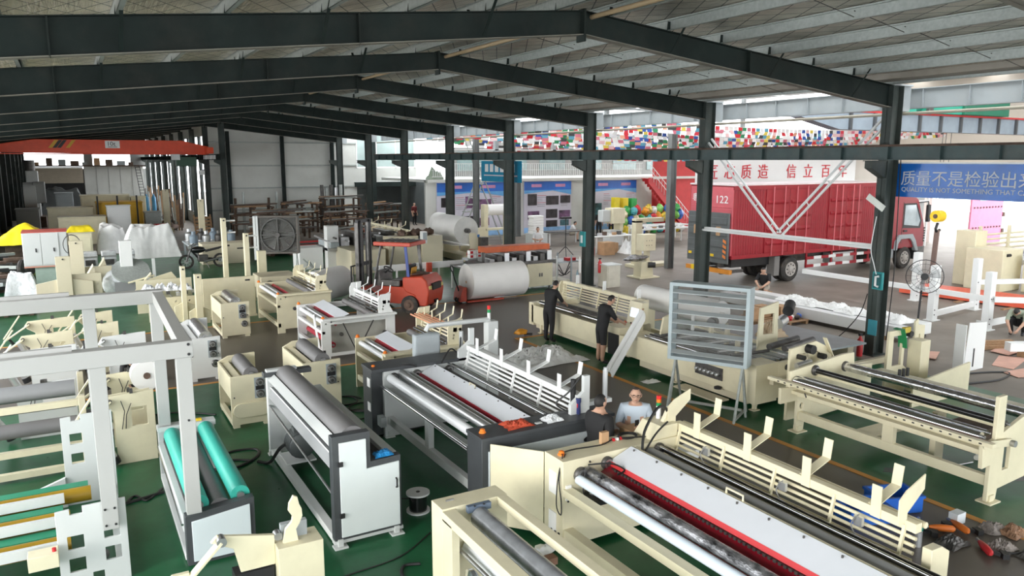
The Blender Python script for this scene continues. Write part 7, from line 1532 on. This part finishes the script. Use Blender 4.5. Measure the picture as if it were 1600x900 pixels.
person('man in black bending behind the small white roll', (.95, 16.98, 0), -.2, blk, blkp, dict(squat, pel=(0, .1, .75), hil=(.1, .1, .74), hir=(-.1, .1, .74), spi=(0, -.05, .92), che=(0, -.26, 1.02), nek=(0, -.4, 1.06), jaw=(0, -.48, 1.06), mid=(0, -.53, 1.08), top=(0, -.57, 1.11), nos=(0, -.58, 1.0), shl=(.18, -.27, 1.06), shr=(-.18, -.27, 1.06), ell=(.22, -.42, .8), elr=(-.22, -.42, .8), wrl=(.1, -.55, .62), wrr=(-.1, -.55, .62), knl=(.12, -.08, .42), knr=(-.12, -.08, .42), anl=(.11, .04, .09), anr=(-.11, .04, .09), tol=(.12, -.12, .035), tor=(-.12, -.12, .035)))
# ------------------------------------------------------------------ around the poster wall
def table(label, x0, x1, y0, y1, h, m, name='work_table'):
    t = thing(name, label, 'table', ((x0 + x1) / 2, (y0 + y1) / 2, 0)); put('top', MB().box(x0, x1, y0, y1, h - .05, h), m, t, .01)
    for x in (x0 + .08, x1 - .08):
        for y in (y0 + .08, y1 - .08): put('leg', MB().box(x - .03, x + .03, y - .03, y + .03, 0, h - .05), white, t)
    return t


table('long grey work table under the text board', 29.1, 33.2, 35.2, 36.4, .95, lgrey); table('white work table with small parts, nearer one', 24.6, 27.2, 33.6, 34.6, .9, white); table('dark low table by the seated workers', 24.4, 27.0, 38.0, 39.0, .8, dsteel); table('grey table farther right under the coloured bags', 30.5, 34.5, 37.0, 38.4, .95, lgrey)
for i in range(14): x = (24.75 + .33 * (i % 7)) if i < 7 else (29.4 + .5 * (i % 7)); y = 34.0 if i < 7 else 35.7; z = .9 if i < 7 else .95; tag(put('small_part', MB().box(x, x + .2, y, y + .2, z, z + .08 + .06 * (i % 3)), [dsteel, alu, rust, paper, card][i % 5], None, .01), '%s small part on the %s work table, from the left' % (BN[i % 7] if i % 7 else 'first', 'white' if i < 7 else 'long grey'), 'part')
t = thing('press_machine', 'cream bench press standing behind the work tables', 'machine', (26.9, 36.6, 0)); put('base', MB().box(27.5, 28.4, 36.2, 36.9, .0, .9), lgrey, t); put('column', MB().box(28.2, 28.45, 36.2, 36.8, .9, 1.5), cream, t); put('head', MB().box(27.6, 28.5, 36.1, 36.9, 1.3, 2.2), cream, t, .02); put('side_gear', MB().box(27.0, 27.6, 36.3, 36.8, 1.4, 2.1), lgrey, t, .05)
for i, (x, y, s) in enumerate([(24.4, 32.6, .62), (25.3, 33.3, .5), (23.6, 33.0, .4)]): tag(put('carton', MB().box(x, x + s * 1.15, y, y + s, 0, s * 1.1), [card, card, mat('carton_red', (.6, .06, .06), .6)][i], None, .01), ['large brown carton on the concrete floor', 'brown carton behind the large one', 'red and white carton by the column'][i], 'box')
draped('white_sack', 'white sack on the floor under the work table', 'sack', (26.3, 32.8, .01), 1.1, 1.0, .95, tarp, 81)
bagc = [(.75, .55, .05), (.6, .03, .04), (.05, .35, .08), (.05, .15, .55), (.75, .75, .72), (.8, .3, .03), (.1, .45, .5), (.65, .55, .35), (.2, .5, .1)]
ORD = ['first', 'second', 'third', 'fourth', 'fifth', 'sixth', 'seventh', 'eighth', 'ninth', 'tenth', 'eleventh']
for i in range(33):
    row = i // 11; rr_ = random.Random(i); x = 32.6 + .50 * (i % 11) + .2 * (row % 2) + rr_.uniform(-.12, .12); z = .30 + .55 * row + (.03 * (i % 11) + rr_.uniform(-.08, .1)) * (row > 0); t = MB().blob((x, 41.3 + .25 * row + rr_.uniform(-.15, .15), z), .27, .30, .28 + .05 * (i % 2), .18, 10, 7, seed=i)
    nm = ['yellow', 'red', 'green', 'blue', 'white', 'orange', 'teal', 'tan', 'lime'][(i * 4) % 9]
    tag(put('snack_bag', t, mat('bag_' + nm, bagc[(i * 4) % 9], .35, var=.4, scale=5)), '%s bag, %s from the left in the %s layer of the coloured pile' % (nm, ORD[i % 11], ['bottom', 'middle', 'top'][row]), 'bag', 'coloured bags piled by the stairs')
for i, c in enumerate([(.75, .6, .02), (.75, .55, .02), (.02, .35, .07)]): tag(put('tall_carton', MB().box(32.6 + .75 * i, 33.05 + .75 * i, 42.5, 42.9, 0, 2.45 - .05 * i), mat('tall_%d' % i, c, .5), None, .01), ['left yellow', 'right yellow', 'green'][i] + ' tall carton behind the coloured bags', 'box')
for i in range(7): tag(put('tissue_block', MB().box(22.8 + .02 * (i % 3), 23.5, 37.2, 37.8, .86 + .145 * i, .995 + .145 * i), paper, None, .02), 'white tissue block, %s from the bottom of the tall stack' % ORD[i], 'tissue pack', 'tall stack of tissue blocks')
box_thing('stack_base', 'pale pedestal under the tall stack of tissue blocks', 'stand', 22.7, 23.7, 37.1, 37.9, 0, .85, lgrey)
t = thing('tripod', 'thin black tripod stand in front of the posters', 'tripod', (22.6, 33.6, 0)); [put('leg', MB().tube((22.6, 33.6, .5), (22.6 + .5 * math.cos(a), 33.6 + .5 * math.sin(a), 0), .02, 6), black, t) for a in (0, 2.1, 4.2)]; put('pole', MB().tube((22.6, 33.6, .4), (22.6, 33.6, 2.0), .025, 6), black, t); put('head', MB().box(22.3, 22.9, 33.5, 33.7, 1.95, 2.05), black, t)
t = thing('unwind_stand', 'slim cream unwind tower with a small roll left of the poster column', 'machine', (20.4, 36.2, 0)); TWR = t; [put('side', MB().box(x, x + .25, 36.0, 36.4, 0, 2.6), cream, t) for x in (19.6, 21.0)]; put('roll', MB().tube((19.85, 36.2, 2.3), (21.0, 36.2, 2.3), .3, 18), paper, t); put('shelf', MB().box(19.7, 21.1, 35.9, 36.4, 1.2, 1.3), cream, t); put('base', MB().box(18.6, 21.3, 35.8, 36.6, 0, .2), cream, t); put('slope', MB().prism([(18.5, .2), (19.6, .2), (19.6, 1.4), (18.9, 1.3)], 36.0, 36.1), cream, t); put('blue_label', MB().box(19.0, 19.3, 35.98, 36.0, .8, 1.0), mat('label_blue', (.04, .15, .4), .5), t)
TWR.location.y += 1.1
tag(put('paper_roll', MB().tube((18.4, 39.0, 1.5), (18.4, 40.5, 1.5), .55, 26).tube((18.4, 38.9, 1.5), (18.4, 40.6, 1.5), .08, 10), paper), 'white paper roll half hidden behind the raised roll', 'paper roll'); box_thing('roll_support', 'dull cream support under the half hidden roll', 'stand', 18.0, 18.8, 39.0, 40.5, 0, .95, creamd)
# ------------------------------------------------------------------ right-hand side of the picture
t = thing('bolted_structure', 'white bolted steel frame with four posts on the concrete at the right', 'frame', (24.8, 14, 0))
for x, y in ((23.35, 14.0), (23.4, 12.35), (26.3, 14.35), (26.2, 16.4)): put('post', MB().box(x - .13, x + .13, y - .10, y + .10, 0.03, 1.75), white, t, .006); put('foot', MB().box(x - .2, x + .2, y - .16, y + .16, 0, .03), white, t); bolts(t, [(x - .05, .35), (x - .05, .2), (x - .06, .95), (x + .04, .95)], y - .10, .02)
for a, b in (((23.35, 12.35, .95), (23.35, 19.0, .95)), ((23.4, 12.2, .95), (26.4, 9.5, .95)), ((26.3, 14.3, .95), (30.5, 12.5, .95))): put('beam', MB().bar(a, b, .12, .16), white, t, .006)
for a, b in (((23.35, 14.0, .2), (26.3, 14.35, .2)), ((23.4, 12.35, .2), (26.4, 12.4, .2))): put('base_beam', MB().bar(a, b, .1, .18), white, t, .006)
for i in range(5): tag(put('orange_section', MB().bar((27.2 + .33 * i, 17.6, .16), (28.0 + .33 * i, 12.6, .16), .28, .22), mat('section_orange', (.75, .12, .06), .5)), '%s orange steel section lying on the floor at the right' % ORD[i], 'steel section')
for i in range(3): tag(put('floor_batten', MB().bar((27.0, 17 - 1.6 * i, .025), (29.6, 17 - 1.6 * i, .025), .1, .04), wood), '%s batten under the orange sections' % ORD[i], 'batten')
t = thing('rewinding_machine', 'bright cream rewinder with log rack standing in the daylight at the right', 'machine', (33, 17, 0)); BRW = t
put('cabinet', MB().box(29.6, 31.0, 15.8, 17.2, 0, 1.6), cream, t, .02); put('cabinet_top', MB().box(30.2, 31.0, 17.2, 18.0, 0, 2.2), cream, t, .02); put('handle', MB().tube((29.85, 15.8, 1.4), (30.1, 15.8, 1.4), .06, 8), black, t)
for i in range(4): put('rack_bar', MB().tube((31.5, 18.0, 1.3 + .2 * i), (36.5, 16.8, 1.5 + .2 * i), .04, 8), cream, t)
for i in range(4): put('rack_post', MB().box(31.6 + 1.5 * i, 31.7 + 1.5 * i, 17.8 - .35 * i, 17.9 - .35 * i, 1.0, 2.3), cream, t)
for i in range(4): put('roller', MB().tube((31.3, 16.8 - .4 * i, 1.25 - .1 * i), (36.3, 15.6 - .4 * i, 1.35 - .1 * i), .14, 14), [greyroll2, alu, whiteroll, chrome][i], t)
put('end_cabinet', MB().box(30.5, 31.3, 14.6, 15.5, 0, 1.4), cream, t, .02); put('side_beam', MB().bar((31.3, 14.9, .7), (36, 13.7, .75), .15, .25), creamd, t)
BRW.location.x += 1.0
t = thing('hook_block', 'yellow crane hook block with a long brown sling hanging before the cream rewinder', 'hook', (27.2, 16.4, 1.0)); put('block', MB().tube((27.02, 16.4, 3.0), (27.36, 16.4, 3.0), .21, 20), yellow, t); put('sheave', MB().tube((27.0, 16.4, 3.0), (27.02, 16.4, 3.0), .08, 14), rust, t); put('hook', MB().path([(27.2, 16.4, 2.75), (27.1, 16.4, 2.55), (27.2, 16.4, 2.4), (27.35, 16.4, 2.5)], .05, 8), black, t); put('sling', MB().bar((27.2, 16.4, 2.5), (27.1, 16.4, .55), .16, .08), mat('sling_brown', (.18, .12, .10), .8), t)
for x in (26.95, 27.15, 27.45): put('wire_rope', MB().tube((x, 16.4, 3.2), (x + .1, 16.4, 6.2), .012, 5), dsteel, t)
cg = ibeam('crane_beam_cross', 20.0, 15.0, 15.02, 6.0, 6.02, .1, steelgrey, 5) if False else None
t = thing('overhead_crane', 'blue-grey crane girder with a green hoist trolley over the truck bay', 'crane', (28, 16.4, 6)); put('girder', MB().box(21.2, 42, 16.2, 16.6, 5.95, 6.5), mat('girder_blue', (.26, .31, .36), .5), t, .01); put('girder_taper', MB().prism([(19.4, 6.3), (21.2, 5.95), (21.2, 6.5), (19.4, 6.5)], 16.2, 16.6), MATS['girder_blue'], t); put('rail', MB().box(19.4, 42, 16.15, 16.65, 6.5, 6.56), red, t)
for i in range(16): put('girder_rib', MB().box(21.6 + 1.2 * i, 21.7 + 1.2 * i, 16.12, 16.2, 5.95, 6.5), charcoal, t)
put('trolley_housing', MB().box(27.4, 30.2, 15.9, 17.0, 6.56, 7.15), mat('hoist_dark_green', (.01, .16, .09), .5), t, .02); put('trolley_motor', MB().box(25.4, 27.4, 16.0, 16.9, 6.56, 7.1), mat('hoist_teal', (.03, .36, .25), .5), t, .02); put('trolley_drum', MB().tube((23.4, 16.4, 6.85), (25.4, 16.4, 6.85), .25, 14), MATS['hoist_teal'], t); put('trolley_box', MB().box(23.9, 24.6, 15.9, 16.2, 6.56, 7.05), MATS['hoist_teal'], t)
for x in (24.0, 25.5): put('trolley_wheel', MB().tube((x, 15.95, 6.66), (x, 16.05, 6.66), .14, 12), dsteel, t)
struct('wall_crane_far', MB().box(42, 42.3, -9, 16, 0, 9.5), wallcream); struct('wall_crane_upper', MB().box(42, 42.3, 16, 28.2, 4.6, 9.5), wallcream)
t = thing('pink_gate', 'open pink sheet-metal gate leaf with rows of studs', 'gate', (47.8, 26, 0)); put('leaf', MB().box(46.2, 49.6, 25.9, 26.0, .05, 5.2), mat('gate_pink', (.70, .22, .36), .5, var=.05), t, .01)
for z in (1.0, 2.2, 3.6):
    for i in range(10): put('stud', MB().tube((46.5 + .32 * i, 25.9, z), (46.5 + .32 * i, 25.85, z), .05, 8), dsteel, t)
put('paper_patch', MB().box(47.0, 47.9, 25.87, 25.9, 2.6, 3.6), paper, t); [put('hinge', MB().box(49.6, 49.8, 25.85, 26.0, z, z + .25), rust, t) for z in (.6, 1.6, 3.0)]
t = thing('white_ladder', 'white welded ladder standing against the yard wall', 'ladder', (42.8, 26.9, 0)); [put('rail', MB().box(x, x + .08, 26.9, 27.0, 0, 4.2), white, t) for x in (41.9, 43.5)]; [put('rung', MB().box(41.9, 43.55, 26.9, 27.0, .3 + 1.15 * i, .38 + 1.15 * i), white, t) for i in range(4)]
box_thing('grey_pallet_stack', 'grey boards stacked behind the white ladder', 'boards', 41.8, 43.6, 27.2, 27.5, 0, 4.3, wallgrey)
t = thing('pedestal_fan', 'black pedestal fan with wire cage in front of the white frame', 'fan', (21.0, 13.0, 0)); c = Vector((21.0, 12.9, 1.72)); dv = Vector((-.85, -.5, .1)).normalized()
put('base', MB().tube((21.0, 13.0, 0), (21.0, 13.0, .05), .25, 18), black, t); put('pole', MB().tube((21.0, 13.0, .05), (21.0, 12.95, 1.65), .03, 8), black, t); put('motor', MB().tube(c - dv * .05, c + dv * .14, .1, 14), black, t)
u_ = dv.cross(Vector((0, 0, 1))).normalized(); w_ = u_.cross(dv)
for rr in (.20, .36, .48): put('cage_ring', MB().path([c + dv * (.12 - .1 * (rr > .4)) + (u_ * math.cos(a * PI / 12) + w_ * math.sin(a * PI / 12)) * rr for a in range(25)], .012 if rr > .4 else .005, 5), black, t)
for k in range(16): a = k * PI / 8; put('cage_wire', MB().tube(c + dv * .14, c + dv * .02 + (u_ * math.cos(a) + w_ * math.sin(a)) * .48, .004, 4), black, t)
for k in range(3):
    a = k * 2 * PI / 3 + .4; e1 = u_ * math.cos(a) + w_ * math.sin(a); e2 = u_ * math.cos(a + .7) + w_ * math.sin(a + .7); put('fan_blade', MB().add([c + dv * .06 + e1 * .06, c + dv * .09 + e1 * .42, c + dv * .04 + e2 * .42, c + dv * .03 + e2 * .06], [(0, 1, 2, 3)]), mat('blade_clear', (.4, .42, .42), .3, alpha=.6), t)
t = thing('folded_sheet', 'folded white sheet-metal panel standing on edge on the floor', 'panel', (18.5, 10.1, 0)); put('face', MB().prism([(18.15, 0), (18.95, 0), (18.95, 1.15), (18.25, 1.2)], 10.0, 10.02), white, t); put('flange', MB().box(18.12, 18.15, 10.0, 10.25, 0, 1.15), white, t); put('flange', MB().box(18.95, 18.98, 10.0, 10.25, 0, 1.15), white, t); put('slot', MB().box(18.5, 18.54, 9.99, 10.0, .1, .55), black, t)
for i, (x, y, l, a) in enumerate([(20.1, 10.0, 1.5, .3), (19.4, 9.2, 1.2, -.2), (21.2, 10.6, 1.1, .1), (18.9, 11.4, .9, .5)]):
    o = put('pink_board', MB().prism([(-l / 2, -.25), (l / 2, -.3), (l / 2 - .2, .3), (-l / 2 + .1, .22)], 0, .012, 'z'), pinkfoam); o.location = (x, y, .006 + .013 * i); o.rotation_euler = (0, 0, a); tag(o, '%s pink cardboard sheet on the floor at the right edge' % ORD[i], 'cardboard')
for i in range(3): tag(put('timber', MB().bar((20.3 + .15 * i, 11.3, .06 + .05 * i), (21.8, 10.6 + .1 * i, .06 + .05 * i), .14, .1), wood), '%s short timber before the squatting man' % ORD[i], 'timber')
tag(put('white_box_beam', MB().bar((20.6, 10.3, .28), (23.5, 8.6, .28), .25, .22), white, None, .006), 'white box beam reaching in from the right edge', 'beam'); tag(put('beam_block', MB().box(20.9, 21.4, 9.75, 10.2, 0, .17), wood), 'wooden block under the white box beam', 'block'); tag(put('beam_block', MB().box(22.4, 22.9, 8.8, 9.2, 0, .17), wood), 'second wooden block under the white box beam at the frame edge', 'block')
for i, (x0, x1) in enumerate(((19.6, 20.0), (20.6, 21.05))):
    o = thing('packed_beam', ['near', 'far'][i] + ' long white beam wrapped in film on the floor behind the nearest column', 'beam', (x0, 15.5, 0)); put('beam', MB().box(x0, x1, 12.6, 19.4, .12, .44), white, o, .01); [put('chock', MB().box(x0, x1, y, y + .12, 0, .12), wood, o) for y in (13, 16, 19)]
for i in range(6): draped('packing_film', '%s heap of white packing film on the wrapped beams' % ORD[i], 'film', (20.3 + .2 * (i % 2), 13.2 + .75 * i, .45), .9, .8, .22, MATS['film_white'], 90 + i)
t = thing('wood_pallet', 'wooden pallet with cartons beside the seated man', 'pallet', (18.6, 16.4, 0)); [put('plank', MB().box(17.9, 19.6, 15.6 + .24 * i, 15.76 + .24 * i, .10, .13), wood, t) for i in range(7)]; [put('bearer', MB().box(x, x + .1, 15.6, 17.2, 0, .10), wood, t) for x in (17.95, 18.7, 19.45)]
for i, (x, y) in enumerate(((18.0, 16.4), (18.5, 16.5), (19.0, 16.2))): tag(put('carton', MB().box(x, x + .42, y, y + .4, .13, .48), card, None, .005), ['left', 'middle', 'right'][i] + ' carton on the wooden pallet by the seated man', 'box')
for i in range(6): tag(put('valve_part', MB().blob((18.6 + .17 * i, 15.8 + .1 * (i % 2), .2), .1, .09, .08, .2, 8, 6, seed=i), [mat('part_blue', (.03, .12, .5), .5), alu, red, paper, dsteel, MATS['part_blue']][i]), '%s small coloured part on the wooden pallet, from the left' % ORD[i], 'part')
tag(put('stool_box', MB().box(21.05, 21.5, 18.75, 19.2, 0, .38), card, None, .01), 'box the man in grey shorts sits on', 'box')
cable_obj('hose', [(17.6, 10.0, .02), (18.6, 9.7, .02), (19.0, 9.4, .02), (18.2, 9.2, .02), (17.2, 9.4, .02)], .025, 'black hose loop on the floor by the folded sheet', 'hose')
